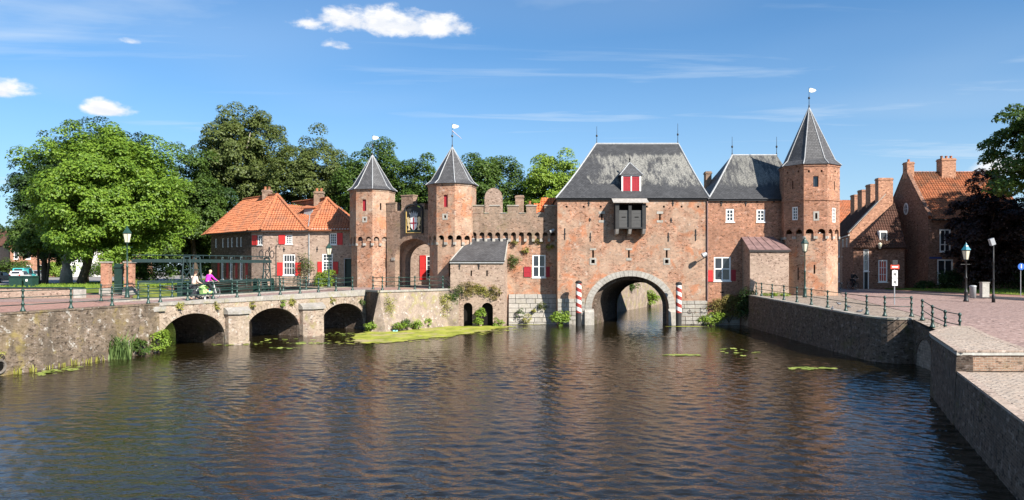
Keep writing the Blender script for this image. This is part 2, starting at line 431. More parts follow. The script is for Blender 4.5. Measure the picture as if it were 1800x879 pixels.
def leafmat(name, c1, c2, trans=.35, rough=.5):
    def f(g, b):
        geo = g.n('ShaderNodeNewGeometry'); rp = geo.outputs['Random Per Island']; P = geo.outputs['Position']
        k = g.math('ADD', g.math('MULTIPLY', rp, .55), g.math('MULTIPLY', g.noise(P, .55, 3), .6))
        c = g.mix(g.ss(k, .2, .95), c1, c2)
        g.put(b.inputs['Base Color'], c); b.inputs['Roughness'].default_value = rough; b.inputs['Specular IOR Level'].default_value = .3
        t = g.n('ShaderNodeBsdfTranslucent'); g.put(t.inputs[0], g.mix(1., c, (1.25, 1.2, .5), 'MULTIPLY'))
        ms = g.n('ShaderNodeMixShader'); ms.inputs[0].default_value = trans
        g.nt.links.new(b.outputs[0], ms.inputs[1]); g.nt.links.new(t.outputs[0], ms.inputs[2])
        g.nt.links.new(ms.outputs[0], g.nt.nodes['Material Output'].inputs[0])
    return mk(name, f)
leafmat('leaf_maple', (.075, .15, .018), (.205, .31, .035), .36)
leafmat('leaf_green', (.036, .075, .014), (.10, .16, .028))
leafmat('leaf_dark', (.016, .04, .012), (.052, .095, .02))
leafmat('leaf_olive', (.06, .088, .02), (.145, .175, .05))
leafmat('leaf_copper', (.012, .007, .006), (.028, .013, .011), .15)
leafmat('leaf_bright', (.12, .2, .025), (.26, .36, .05))
leafmat('leaf_dry', (.2, .14, .05), (.24, .23, .06), .3)
leafmat('leaf_moss', (.2, .19, .04), (.32, .31, .07), .2)
leafmat('reed', (.09, .15, .045), (.2, .27, .09), .3)
leafmat('pad', (.16, .22, .035), (.34, .38, .09), .1)
def f_weed(g, b):
    P = g.pos(); k = g.noise(P, .9, 6, .7); 
    c = g.mix(g.ss(k, .38, .62), (.19, .21, .03), (.34, .35, .055))
    c = g.mix(g.ss(g.noise(g.vmath('ADD', P, (5, 2, 0)), .5, 6, .7), .5, .62), c, (.34, .28, .14))
    c = g.mix(g.ss(g.noise(g.vmath('ADD', P, (1, 9, 0)), 1.6, 6, .75), .6, .66), c, (.05, .05, .015))
    g.put(b.inputs['Normal'], g.bump(g.noise(P, 9, 4), .5, .03)); return c
mk('duckweed', f_weed, .9, .15)
def f_grass(g, b):
    P = g.pos(); c = g.mix(g.ss(g.noise(P, .35, 5, .65), .35, .65), (.075, .115, .02), (.2, .22, .05))
    c = g.mix(1., c, g.ramp(g.noise(P, 9, 3), [(.3, (.75,)*3), (.7, (1.2,)*3)]), 'MULTIPLY')
    g.put(b.inputs['Normal'], g.bump(g.noise(P, 14, 4), .8, .08)); return c
mk('grass', f_grass, .95, .1)
def f_asphalt(g, b):
    P = g.pos(); c = g.mix(g.ss(g.noise(P, .25, 4), .35, .65), (.2, .185, .175), (.26, .24, .225))
    g.put(b.inputs['Normal'], g.bump(g.noise(P, 40, 2), .3, .01)); return c
mk('asphalt_grey', f_asphalt, .9, .2)
def f_stripe(g, b):
    x, y, z = g.xyz(g.obj()); a = g.math('DIVIDE', g.math('ARCTAN2', y, x), 6.28318)
    k = g.math('FRACT', g.math('ADD', g.math('MULTIPLY', z, 1.62), a))
    c = g.mix(g.ss(k, .46, .5), (.72, .69, .64), (.33, .045, .035))
    c = g.mix(g.ss(k, .97, 1.), c, (.72, .69, .64))
    return g.mix(1., c, g.ramp(g.noise(g.pos(), 4, 5, .7), [(.3, (.75,)*3), (.65, (1.05,)*3)]), 'MULTIPLY')
mk('barber_stripe', f_stripe, .6, .3)
# ---------------------------------------------------------------- components
def window(fr, u0, u1, v0, v1, parent, nx=2, ny=3, inset=.12, fw=.075, bw=.03, cross=None, mat='white_paint', glass='glass', sill=True, name='window'):
    """frame with glazing bars; panes are its children. cross = height share of a transom (casement cross window)"""
    mb = MB(); w0, w1 = -inset, -inset+.09
    for a in ((u0, u0+fw, v0, v1), (u1-fw, u1, v0, v1), (u0+fw, u1-fw, v0, v0+fw), (u0+fw, u1-fw, v1-fw, v1)): fr.box(mb, *a, w0, w1)
    if sill: fr.box(mb, u0-.06, u1+.06, v0-.07, v0-.002, -inset+.02, .06)
    um = (u0+u1)/2; cells = [(u0+fw, u1-fw, v0+fw, v1-fw)]
    if cross:
        vm = v0+(v1-v0)*cross
        fr.box(mb, um-.045, um+.045, v0+fw, v1-fw, w0+.003, w1-.006)
        fr.box(mb, u0+fw, um-.045, vm-.045, vm+.045, w0+.003, w1-.006); fr.box(mb, um+.045, u1-fw, vm-.045, vm+.045, w0+.003, w1-.006)
        cells = [(u0+fw, um-.045, v0+fw, vm-.045), (um+.045, u1-fw, v0+fw, vm-.045), (u0+fw, um-.045, vm+.045, v1-fw), (um+.045, u1-fw, vm+.045, v1-fw)]
    for (a, b, c, d) in cells:
        for k in range(1, nx): q = a+(b-a)*k/nx; fr.box(mb, q-bw/2, q+bw/2, c, d, w0+.012, w0+.06)
        for k in range(1, ny): q = c+(d-c)*k/ny; fr.box(mb, a, b, q-bw/2, q+bw/2, w0+.015, w0+.057)
    o = mb.build(name, MT[mat], parent)
    for (a, b, c, d) in cells:
        p = MB(); fr.box(p, a, b, c, d, w0+.02, w0+.034); p.build('pane', MT[glass], o, uv=False)
    return o
def shutter(fr, u0, u1, v0, v1, parent, mat='red_paint', w=.02, frame=True):
    mb = MB(); fr.box(mb, u0, u1, v0, v1, w, w+.035)
    if frame:
        e = .07; w += .035
        for a in ((u0, u0+e, v0, v1), (u1-e, u1, v0, v1), (u0+e, u1-e, v0, v0+e), (u0+e, u1-e, v1-e, v1), (u0+e, u1-e, (v0+v1)/2-e/2, (v0+v1)/2+e/2)): fr.box(mb, *a, w, w+.018)
    return mb.build('shutter', MT[mat], parent)
def slit_blocks(fr, u, v0, v1, parent, round_=False, sw=.13):
    """pale stone head and foot of a loophole"""
    for a, b in ((v1+.005, v1+.2), (v0-.2, v0-.005)):
        mb = MB(); fr.box(mb, u-.26, u+.26, a, b, -.1, .025); mb.build('loophole_stone', MT['stone_pale'], parent)
def anchor(fr, u, v0, v1, parent):
    mb = MB(); fr.box(mb, u-.03, u+.03, v0, v1, 0, .06); fr.box(mb, u-.09, u+.09, (v0+v1)/2-.03, (v0+v1)/2+.03, .0, .045)
    mb.build('wall_anchor', MT['black_iron'], parent)
def close(back, parent, mat='dark_void', name='opening_back'):
    for f in back:
        MB().face(*f).build(name, MT[mat], parent)

def inter(poly, u):
    """v range of a convex polygon at u"""
    vs = []
    n = len(poly)
    for k in range(n):
        a, b = poly[k], poly[(k+1) % n]
        if (a[0]-u)*(b[0]-u) <= 0 and abs(a[0]-b[0]) > 1e-9: vs.append(a[1]+(b[1]-a[1])*(u-a[0])/(b[0]-a[0]))
    return (min(vs), max(vs)) if len(vs) > 1 else None
def tiles(mb, pts, tw=.25, row=.32, amp=.035, seg=5):
    """pantiles as real relief on a convex planar roof face"""
    pts = [Vector(p) for p in pts]; nn = (pts[1]-pts[0]).cross(pts[2]-pts[0]).normalized()
    if nn.z < 0: nn = -nn
    t = ZV.cross(nn).normalized(); b = nn.cross(t); o = pts[0]
    poly = [((p-o).dot(t), (p-o).dot(b)) for p in pts]
    ua, ub = min(p[0] for p in poly)+1e-4, max(p[0] for p in poly)-1e-4; va = min(p[1] for p in poly)
    n = max(2, int((ub-ua)/tw*seg)); cols = []
    for i in range(n+1):
        u = ua+(ub-ua)*i/n; r = inter(poly, u)
        if r is None: r = (va, va)
        cols.append((u, *r))
    vb = max(p[1] for p in poly); rows = int((vb-va)/row)+2
    def P(u, v, h): return o+t*u+b*v+nn*h
    for i in range(n):
        (u0, l0, h0), (u1, l1, h1) = cols[i], cols[i+1]
        w0 = amp*math.cos(2*math.pi*u0/tw); w1 = amp*math.cos(2*math.pi*u1/tw)
        for k in range(rows):
            a, c = va+k*row, va+(k+1)*row
            a0, c0, a1, c1 = [min(max(x, l), h) for x, l, h in ((a, l0, h0), (c, l0, h0), (a, l1, h1), (c, l1, h1))]
            if c0-a0 < 1e-5 and c1-a1 < 1e-5: continue
            j = .012*math.sin(i//seg*12.9+k*78.2)
            hl = .045+j
            mb.face(P(u0, a0, w0+hl), P(u1, a1, w1+hl), P(u1, c1, w1), P(u0, c0, w0))
            mb.face(P(u0, a0, w0-.01), P(u1, a1, w1-.01), P(u1, a1, w1+hl), P(u0, a0, w0+hl))
    return mb
def ridge(a, b, parent, mat, r=.13, name='ridge_tile', step=.38):
    a, b = Vector(a), Vector(b); L = (b-a).length; n = max(1, int(L/step)); d = (b-a)/n; mb = MB()
    s = d.cross(ZV).normalized(); up = s.cross(d).normalized()
    for k in range(n):
        q = a+d*k; rs = []
        for e, rr in ((0, r*1.12), (1.04, r*.96)):
            rs.append([q+d*e+s*math.cos(t)*rr+up*(math.sin(t)*rr*.8) for t in [math.pi*j/6 for j in range(7)]])
        mb.rings(rs, cap=False, close=False)
    return mb.build(name, MT[mat], parent)
def flash(a, b, parent, mat='lead', r=.06, name='hip_flashing'):
    return MB().tube(a, b, r, r, 6).build(name, MT[mat], parent)
def finial(base, h, parent, vane=True, ball=.09):
    x, y, z = base; mb = MB()
    mb.lathe((x, y, z-.15), [(.07, 0), (.05, .3), (.028, .35), (.022, h*.45), (.07, h*.45+.02), (.09, h*.45+.1), (.07, h*.45+.18), (.02, h*.45+.2), (.015, h)], 8)
    o = mb.build('finial', MT['black_iron'], parent)
    if vane:
        m2 = MB()
        pr = [(0, 0), (.18, -.06), (.42, -.02), (.58, .1), (.5, .2), (.3, .25), (.12, .3), (0, .22)]
        zz = z+h-.5
        m2.face(*[(x+a, y-.01, zz+b) for a, b in pr]); m2.face(*[(x+a, y+.012, zz+b) for a, b in reversed(pr)])
        for k in range(len(pr)):
            p, q = pr[k], pr[(k+1) % len(pr)]; m2.face((x+p[0], y+.012, zz+p[1]), (x+q[0], y+.012, zz+q[1]), (x+q[0], y-.01, zz+q[1]), (x+p[0], y-.01, zz+p[1]))
        m2.build('weather_vane', c_plain('vane_gold', (.75, .68, .5), rough=.35), o)
    return o
def chimney(x0, y0, x1, y1, z0, z1, parent, mat='brick_brown', pots=2, cap=.12):
    mb = MB(); mb.bx(x0, y0, z0, x1, y1, z1-.22); mb.bx(x0-.05, y0-.05, z1-.22, x1+.05, y1+.05, z1-.1); mb.bx(x0-.0, y0-.0, z1-.1, x1+.0, y1+.0, z1)
    o = mb.build('chimney', MT[mat], parent)
    for k in range(pots):
        cx = x0+(x1-x0)*(k+.5)/pots
        MB().lathe((cx, (y0+y1)/2, z1), [(.13, 0), (.11, .22), (.14, .24), (.14, .3), (.09, .3), (.08, .1)], 9).build('chimney_pot', MT['tile_brown'], o)
    return o

def octo(cx, cy, r, rot, k=8): return [(cx+r*math.cos(rot+2*math.pi*j/k), cy+r*math.sin(rot+2*math.pi*j/k)) for j in range(k)]
def tower(name, label, cx, cy, r_low, r_up, r_eave, z0, zc, ze, za, face_deg, mat, roofmat, face_items, plinth=None, flare=.5, fin=1.6, arches=2, hidden=(), mat_low=None):
    """octagonal tower; face_deg = compass (0 = towards the viewer, + to the right) of one face normal"""
    root = thing(name, label, 'tower', (cx, cy, z0))
    lo, up = MB(), MB(); backs = []
    for j in range(8):
        a = R(face_deg+45*j); n = Vector((math.sin(a), -math.cos(a), 0)); t = Vector((-n.y, n.x, 0))
        for mb, r, za_, zb_, is_up in ((lo, r_low, z0, zc+.25, False), (up, r_up, zc, ze, True)):
            ap = r*math.cos(math.pi/8); hw = r*math.sin(math.pi/8)
            fr = Fr(Vector((cx, cy, za_))+n*ap-t*hw, (t.x, t.y)); W = 2*hw; holes = []
            items = [i for i in face_items.get(j, []) if (i[3] >= zc+.3) == is_up]
            for it in items: holes.append((W/2+it[1]-it[2]/2, W/2+it[1]+it[2]/2, it[3]-za_, it[4]-za_, 0, it[5] if len(it) > 5 else .18))
            if is_up:
                for q in range(arches):
                    c = W*(q+.5)/arches; holes.append((c-W/arches*.33, c+W/arches*.33, 0, .62, W/arches*.33, r_up*math.cos(math.pi/8)-r_low*math.cos(math.pi/8)))
                for q in range(arches):     # corbel stones between the little arches
                    for uu in ((W*q/arches, W*q/arches+W/arches*.17), (W*(q+1)/arches-W/arches*.17, W*(q+1)/arches)):
                        if j in hidden: continue
                        m2 = MB(); fr.box(m2, uu[0]+.003, uu[1]-.003, -.16, .05, -(r_up-r_low)-.02, .03); m2.build('corbel', MT['stone_pale'], root)
            nb = []
            wall(mb, fr, W, zb_-za_, [h for h in holes], .18, back=nb)
            for it, f in zip(items, nb):
                v0, v1 = it[3]-za_, it[4]-za_; u0, u1 = W/2+it[1]-it[2]/2, W/2+it[1]+it[2]/2
                kind = it[0]
                if kind in ('slit', 'hole'):
                    close([f], root)
                    if kind == 'slit' and it[2] > .15: pass
                elif kind == 'red': shutter(fr, u0, u1, v0, v1, root, 'crimson_paint', -.16, False)
                elif kind == 'win': window(fr, u0, u1, v0, v1, root, 2, 4, sill=False, fw=.09, bw=.045)
                elif kind == 'dark': close([f], root, 'glass', 'pane'); 
                elif kind == 'key':
                    close([f], root)
                if kind in ('key', 'eye'):
                    if kind == 'eye': close([f], root)
                    m2 = MB(); s_ = .14
                    for aa in ((u0-s_, u0, v0-s_, v1+s_), (u1, u1+s_, v0-s_, v1+s_), (u0, u1, v1, v1+s_), (u0, u1, v0-s_, v0)): fr.box(m2, aa[0]+.002, aa[1]-.002, aa[2], aa[3], -.05, .02)
                    m2.build('loophole_stone', MT['stone_pale'], root)
    lo.build('lower_wall', MT[mat_low or mat], root); up.build('upper_wall', MT[mat], root)
    rot = R(face_deg)-math.pi/2+math.pi/8
    # string course under the eaves
    MB().prism(octo(cx, cy, r_up+.06, rot), ze-.16, ze-.004).build('cornice', MT[mat], root)
    rf = MB(); A = octo(cx, cy, r_eave, rot); B = octo(cx, cy, r_eave*.80, rot); zb = ze+(za-ze)*.2*flare*1.6
    ap = (cx, cy, za)
    for j in range(8):
        k = (j+1) % 8
        rf.face((*A[j], ze), (*A[k], ze), (*B[k], zb), (*B[j], zb)); rf.face((*B[j], zb), (*B[k], zb), ap)
    rf.face(*[(*p, ze) for p in reversed(A)])
    ro = rf.build('spire', MT[roofmat], root)
    for j in range(8):
        MB().path([(*A[j], ze+.01), (*B[j], zb+.02), ap], [.042, .042, .038], 6).build('hip_flashing', MT['lead'], ro)
    finial(ap, fin, root)
    return root

# ---- railings
def post_mesh(h=1.0):
    mb = MB()
    mb.lathe((0,0,0), [(.12,0),(.12,.05),(.075,.11),(.06,.2),(.052,.3),(.075,.32),(.075,.37),(.045,.4),(.042,.62),(.07,.64),(.07,.7),(.045,.73),(.042,.88),(.065,.9),(.075,.95),(.055,1.0),(.02,1.03)], 8)
    return mb
def railing(name, label, pts, zs, heights=(.30, .63, .93), h=1.0, rail_r=.022, mat='green_iron', start_post=True):
    root = thing(name, label, 'railing', (*pts[0], zs[0]))
    p0 = None
    for k, (x, y) in enumerate(pts):
        if k == 0:
            p0 = post_mesh().build('post', MT[mat], root, uv=False, smooth=True); base = WL[p0].copy()
            p0.location = Vector((x, y, zs[k]))-WL[root]; WL[p0] = Vector((x, y, zs[k]))
        else:
            q = p0.copy(); C.objects.link(q); q.parent = root; q.location = Vector((x, y, zs[k]))-WL[root]
        if k:
            for hh in heights:
                a, b = Vector((*pts[k-1], zs[k-1]+hh)), Vector((x, y, zs[k]+hh)); dd = (b-a).normalized()*.04
                MB().tube(a+dd, b-dd, rail_r, None, 6).build('rail', MT[mat], root, uv=False, smooth=True)
    return root
def lantern(name, label, loc, H, mat='green_iron', top=None, glass='lantern_glass', s=1.0):
    root = thing(name, label, 'street lamp', loc); x, y, z = loc
    hp = H-.95*s
    MB().lathe((x,y,z), [(.17,0),(.17,.08),(.13,.14),(.12,.6),(.14,.64),(.09,.7),(.065,.9),(.06,hp*.55),(.085,hp*.55+.03),(.085,hp*.55+.09),(.05,hp*.55+.14),(.042,hp-.1),(.08,hp-.07),(.06,hp)], 10).build('lamp_post', MT[mat], root, smooth=True)
    mb = MB(); mb.tube((x-.28*s, y, z+hp-.3), (x+.28*s, y, z+hp-.3), .016, None, 6); mb.ball((x-.29*s, y, z+hp-.3), .03, n=6, m=4); mb.ball((x+.29*s, y, z+hp-.3), .03, n=6, m=4)
    mb.build('ladder_bar', MT[mat], root)
    a, b = .14*s, .24*s; z1, z2 = z+hp+.03, z+hp+.52*s
    MB().rings([octo3(x, y, a-.015, z1, 6), octo3(x, y, b-.015, z2, 6)]).build('lantern_glass', MT[glass], root)
    fr = MB(); fr.rings([octo3(x, y, a+.01, z+hp, 6), octo3(x, y, a+.015, z1+.005, 6)])
    fr.rings([octo3(x, y, b+.012, z2, 6), octo3(x, y, b+.02, z2+.04*s, 6)])
    A, B = octo3(x, y, a, z1, 6), octo3(x, y, b, z2, 6)
    for k in range(6): fr.tube(A[k], B[k], .013, None, 4)
    fr.build('lantern_frame', MT[mat], root)
    MB().rings([octo3(x, y, b+.035*s, z2+.04*s, 6), octo3(x, y, .13*s, z2+.24*s, 6), octo3(x, y, .1*s, z2+.3*s, 6), octo3(x, y, .05*s, z2+.36*s, 6), octo3(x, y, .02*s, z2+.46*s, 6)]).build('lantern_cap', MT[top or mat], root)
    return root
def octo3(x, y, r, z, k): return [Vector((x+r*math.cos(2*math.pi*j/k), y+r*math.sin(2*math.pi*j/k), z)) for j in range(k)]

# ---- leaves
def leaf_mesh(name, P, N, size, mat, parent, c, ratio=.62):
    """P positions, N preferred normals (arrays); bent diamond leaf of two triangles each -> one mesh"""
    n = len(P); s = size*(.6+.8*rng.random(n))[:, None]
    N = N/np.maximum(np.linalg.norm(N, axis=1, keepdims=True), 1e-6)
    a = rng.normal(size=(n, 3)); a -= N*(a*N).sum(1, keepdims=True); a /= np.linalg.norm(a, axis=1, keepdims=True)+1e-9
    b = np.cross(N, a)
    v = np.empty((n, 4, 3)); v[:,0] = P-a*s*.5; v[:,1] = P-b*s*.5*ratio+N*s*.1; v[:,2] = P+a*s*.5; v[:,3] = P+b*s*.5*ratio+N*s*.1
    v = v.reshape(-1, 3)-np.array(c)
    me = bpy.data.meshes.new(name); me.vertices.add(4*n); me.vertices.foreach_set('co', v.astype(np.float32).ravel())
    me.loops.add(4*n); me.loops.foreach_set('vertex_index', np.arange(4*n, dtype=np.int32))
    me.polygons.add(n); me.polygons.foreach_set('loop_start', np.arange(0, 4*n, 4, dtype=np.int32)); me.polygons.foreach_set('loop_total', np.full(n, 4, dtype=np.int32))
    me.update(); me.validate()
    me.materials.append(MT[mat]); o = bpy.data.objects.new(name, me); C.objects.link(o)
    c = Vector(c)
    if parent is not None: o.parent = parent; o.location = c-WL[parent]
    else: o.location = c
    WL[o] = c
    return o
def unit(n):
    d = rng.normal(size=(n, 3)); return d/np.linalg.norm(d, axis=1, keepdims=True)
def crown_points(cen, rad, nclump, nleaf, cr, flat=.6, bottom=-.75, lump=.22, hole=0):
    """clumps of leaves set through an uneven ellipsoid; returns positions, normals"""
    Ps, Ns = [], []
    ph = rng.random(6)*6.28
    k = 0
    while k < nclump:
        d = unit(1)[0]
        if d[2] < bottom: continue
        r = (1-.62*rng.random()**1.9)
        th = math.atan2(d[1], d[0])
        wob = 1+lump*math.sin(3*th+ph[0]+2*d[2])*.6+lump*math.sin(5*th+ph[1]-4*d[2])*.5+lump*(rng.random()-.5)*.55
        p = np.array(cen)+d*np.array(rad)*r*wob
        R_ = cr*(.55+.8*rng.random()); m = int(nleaf*(R_/cr)**2)
        e = unit(m); e[:,2] = np.where(e[:,2] < -.35, -e[:,2], e[:,2])
        sh = (.55+.5*rng.random(m)**.6)[:, None]
        Ps.append(p+e*np.array([R_, R_, R_*flat])*sh)
        nn = e*.7+d*.35+np.array([.12, -.1, .55])+rng.normal(size=(m, 3))*.42
        Ns.append(nn); k += 1
    return np.concatenate(Ps), np.concatenate(Ns)
def tree(name, label, base, cen, rad, mat, nclump, nleaf, cr, leaf, trunk_r=.35, bark='bark', group=None, limbs=7, bottom=-.75, lean=0, extra=None, flat=.6):
    root = thing(name, label, 'tree', base, group)
    bx_, by_, bz_ = base; cx, cy, cz = cen
    mb = MB(); fork = Vector((bx_+(cx-bx_)*.5+lean, by_+(cy-by_)*.5, bz_+max(1.5, (cz-rad[2]*.6-bz_)*1.0)))
    mb.path([(bx_, by_, bz_-.3), (bx_+.05, by_, bz_+.5), fork*.5+Vector(base)*.5, fork, (cx, cy, cz+rad[2]*.3)], [trunk_r*1.5, trunk_r*1.1, trunk_r*.95, trunk_r*.8, trunk_r*.15], 8)
    for k in range(limbs):
        a = 2*math.pi*(k+random.random()*.7)/limbs; e = random.uniform(-.1, .65); f = Vector((cx+math.cos(a)*rad[0]*.72, cy+math.sin(a)*rad[1]*.72, cz+rad[2]*e))
        s0 = fork.lerp(Vector((cx, cy, cz+rad[2]*.3)), random.random()*.5); m_ = s0.lerp(f, .5)+Vector((0, 0, rad[2]*.12))
        mb.path([s0, m_, f], [trunk_r*.5, trunk_r*.28, trunk_r*.07], 6)
    mb.build('trunk', MT[bark], root, smooth=True)
    P, N = crown_points(cen, rad, nclump, nleaf, cr, flat, bottom)
    if extra:
        for (c2, r2, n2) in extra:
            p2, n_2 = crown_points(c2, r2, n2, nleaf, cr, flat, -1); P = np.concatenate([P, p2]); N = np.concatenate([N, n_2])
    leaf_mesh('crown', P, N, leaf, mat, root, cen)
    return root
def bush(name, label, c, rad, mat, n, leaf, cat='plant', nclump=14, group=None, stems=True):
    """small plant: leaves on short stems, base at c"""
    root = thing(name, label, cat, c, group)
    m = (rad[0]+rad[2])/2; nclump = int(nclump*1.5); leaf *= .72; n = int(n*2.0)
    P, N = crown_points((c[0], c[1], c[2]+rad[2]*.5), (rad[0]*.78, rad[0]*.78, rad[2]*.48), nclump, max(4, n//nclump), m*.3, .9, -1)
    P[:, 1] = c[1]+(P[:, 1]-c[1])*(rad[1]/rad[0])
    P[:, 2] = np.maximum(P[:, 2], c[2]+.01)
    leaf_mesh('foliage', P, N, leaf, mat, root, c)
    if stems:
        mb = MB()
        for k in range(6):
            a = random.random()*6.28; mb.tube((c[0], c[1], c[2]-.1), (c[0]+math.cos(a)*rad[0]*.5, c[1]+math.sin(a)*rad[1]*.5, c[2]+rad[2]*(.5+.4*random.random())), .02, .008, 4)
        mb.build('stem', MT['bark'], root, uv=False)
    return root
def blades(name, label, c, rx, ry, h, n, mat='reed', cat='plant', wid=.03, group=None):
    """a tuft of long blades"""
    mb = MB()
    for k in range(n):
        a = random.random()*6.28; r = math.sqrt(random.random()); x, y = c[0]+rx*r*math.cos(a), c[1]+ry*r*math.sin(a)
        b = random.random()*6.28; hh = h*(.5+.6*random.random()); l = hh*random.uniform(.15, .6); dx, dy = math.cos(b), math.sin(b); wx, wy = -dy*wid, dx*wid
        p1 = (x+dx*l*.35, y+dy*l*.35, c[2]+hh*.65); p2 = (x+dx*l, y+dy*l, c[2]+hh*random.uniform(.75, 1))
        mb.face((x-wx, y-wy, c[2]-.05), (x+wx, y+wy, c[2]-.05), (p1[0]+wx, p1[1]+wy, p1[2]), (p1[0]-wx, p1[1]-wy, p1[2]))
        mb.face((p1[0]-wx, p1[1]-wy, p1[2]), (p1[0]+wx, p1[1]+wy, p1[2]), p2)
    o = mb.build(name, MT[mat], uv=False); return tag(o, label, cat, group)
def stones(fr, W, v0, v1, parent, mat='stone_grey', ch=.36, lo=.5, hi=1.0, batter=0, proud=.07, name='stone_block'):
    """coursed blocks, each its own piece"""
    nc = max(1, round((v1-v0)/ch)); ch = (v1-v0)/nc
    for r in range(nc):
        u = 0
        while u < W-.05:
            l = min(random.uniform(lo, hi), W-u)
            if W-u-l < .3: l = W-u
            a, b = v0+ch*r, v0+ch*(r+1); wa = proud+batter*(1-(a-v0)/(v1-v0))+random.uniform(-.025, .025); wb = proud+batter*(1-(b-v0)/(v1-v0))+random.uniform(-.012, .012)
            e = .02
            mb = MB(); q = [fr.p(u+e, a+e, -.03), fr.p(u+l-e, a+e, -.03), fr.p(u+l-e, b-e, -.03), fr.p(u+e, b-e, -.03)]; k = [fr.p(u+e, a+e, wa), fr.p(u+l-e, a+e, wa), fr.p(u+l-e, b-e, wb), fr.p(u+e, b-e, wb)]
            mb.rings([q, k]); mb.build(name, MT[mat], parent); u += l
# ---------------------------------------------------------------- setting: water, land, quays
ZL, ZM, ZR = 2.68, 2.98, 2.2
# water: the open basin carries real wind ripples, the rest lies flat round it
def basin(x0, x1, y0, y1, step):
    nx, ny = int((x1-x0)/step), int((y1-y0)/step)
    X, Y = np.meshgrid(np.linspace(x0, x1, nx+1), np.linspace(y0, y1, ny+1))
    Z = np.zeros_like(X); r2 = np.random.default_rng(5)
    for k in range(56):
        lam = .28*(3.6**r2.random()); th = R(72)+r2.normal()*R(34); kk = 2*math.pi/lam
        slope = .0215*(1.2 if lam < .8 else .8); ph = r2.random()*6.283
        # each train comes and goes in patches, as gusts do
        gx, gy, gp = r2.normal()*.16, r2.normal()*.16, r2.random()*6.283
        env = .62+.38*np.sin(gx*X+gy*Y+gp)
        Z += env*slope/kk*np.sin(kk*(math.cos(th)*X+math.sin(th)*Y)+ph)
    calm = .42+.58*np.clip((58-Y)/30, 0, 1)
    for a, b, c_, d_ in ((.11, .23, 1.0, .22), (-.19, .15, 2.1, .2), (.31, .08, .4, .14), (.05, -.4, 3.3, .16)): calm = calm*(1+d_*np.sin(a*X+b*Y+c_+1.3*np.sin(.13*X-.09*Y)))
    Z *= calm
    # floating weed and pads still the water round them
    tx, ty = 10., 7.1; tt = np.clip(((X+11)*tx+(Y-51.4)*ty)/(tx*tx+ty*ty), 0, 1); dd = np.hypot(X+11-tx*tt, Y-51.4-ty*tt)
    for (px_, py_, qx, qy) in ((-10.6, 51.5, 1.6, -4.4), (-8.6, 47.6, 6.6, 8.6)):
        tt = np.clip(((X-px_)*qx+(Y-py_)*qy)/(qx*qx+qy*qy), 0, 1); dd = np.minimum(dd, np.hypot(X-px_-qx*tt, Y-py_-qy*tt))
    Z *= .1+.9*np.clip((dd-1.5)/1.8, 0, 1)
    ed = np.minimum.reduce([X-x0, x1-X, Y-y0, y1-Y]); Z *= np.clip(ed/1.2, 0, 1)
    co = np.stack([X, Y, Z], -1).reshape(-1, 3).astype(np.float32)
    i = np.arange(ny)[:, None]*(nx+1)+np.arange(nx)[None]; q = np.stack([i, i+1, i+nx+2, i+nx+1], -1).reshape(-1, 4).astype(np.int32)
    # flat water all round, joined to the basin's edge
    b = len(co); far = np.array([(-400, -60, 0), (400, -60, 0), (400, 400, 0), (-400, 400, 0), (x0, y0, 0), (x1, y0, 0), (x1, y1, 0), (x0, y1, 0)], np.float32)
    co = np.concatenate([co, far]); q = np.concatenate([q, np.array([(b, b+1, b+5, b+4), (b+1, b+2, b+6, b+5), (b+2, b+3, b+7, b+6), (b+3, b, b+4, b+7)], np.int32)])
    me = bpy.data.meshes.new('water'); me.vertices.add(len(co)); me.vertices.foreach_set('co', co.ravel())
    me.loops.add(q.size); me.loops.foreach_set('vertex_index', q.ravel()); me.polygons.add(len(q))
    me.polygons.foreach_set('loop_start', np.arange(0, q.size, 4, dtype=np.int32)); me.polygons.foreach_set('loop_total', np.full(len(q), 4, np.int32))
    me.polygons.foreach_set('use_smooth', np.ones(len(q), dtype=bool)); me.update(); me.validate()
    o = bpy.data.objects.new('water', me); C.objects.link(o); me.materials.append(MT['water']); return struct(o)
basin(-27, 21, 9, 66, .075)
struct(MB().face((-400, -60, -1.6), (400, -60, -1.6), (400, 400, -1.6), (-400, 400, -1.6)).build('river_bed', MT['stone_dark'], uv=False))

BU = Vector((.497, .868, 0)).normalized(); BN = Vector((-BU.y, BU.x, 0))     # along the bridge, and to its far side
BA = Vector((-19.7, 41.2, 0))
def bp(s, wd=0): q = BA+BU*s+BN*wd; return (q.x, q.y)
DW = 4.7
# --- left bank
Q0, Q1 = (-25.6, 21.0), (-22.3, 32.2)
left_poly = [Q0, Q1, bp(0), bp(0, DW), (-27.6, 53), (-31, 60), (-36, 72), (-42, 90), (-60, 150), (-120, 420), (-420, 420), (-420, 21)]
struct(MB().prism(left_poly, -1.5, ZL-.02).build('left_bank', MT['clinker_pink']))
for a, b in ((Q0, Q1), (Q1, bp(0))):
    fr, L = Fr2(a, b, -.6)
    # the quay wall leans back a little and carries its own outfall and coping
    mb = MB(); p = [fr.p(0, 0, .28), fr.p(L, 0, .28 if b is Q1 else .12), fr.p(L, ZL+.55, .05), fr.p(0, ZL+.55, .05)]
    mb.face(*p)
    bk = [fr.p(0, 0, -.3), fr.p(L, 0, -.3), fr.p(L, ZL+.55, -.3), fr.p(0, ZL+.55, -.3)]
    mb.face(p[3], p[2], bk[2], bk[3]); mb.face(p[0], p[3], bk[3], bk[0]); mb.face(p[1], bk[1], bk[2], p[2])
    o = mb.build('quay_wall', MT['brick_quay'])
    tag(o, 'long mossy brick quay wall along the left bank' if b is Q1 else 'short mossy brick quay wall joining the left bank to the arched bridge', 'quay wall')
    c = MB(); fr.box(c, 0, L, ZL+.55, ZL+.63, -.35, .09); c.build('coping', MT['brick_quay'], o)
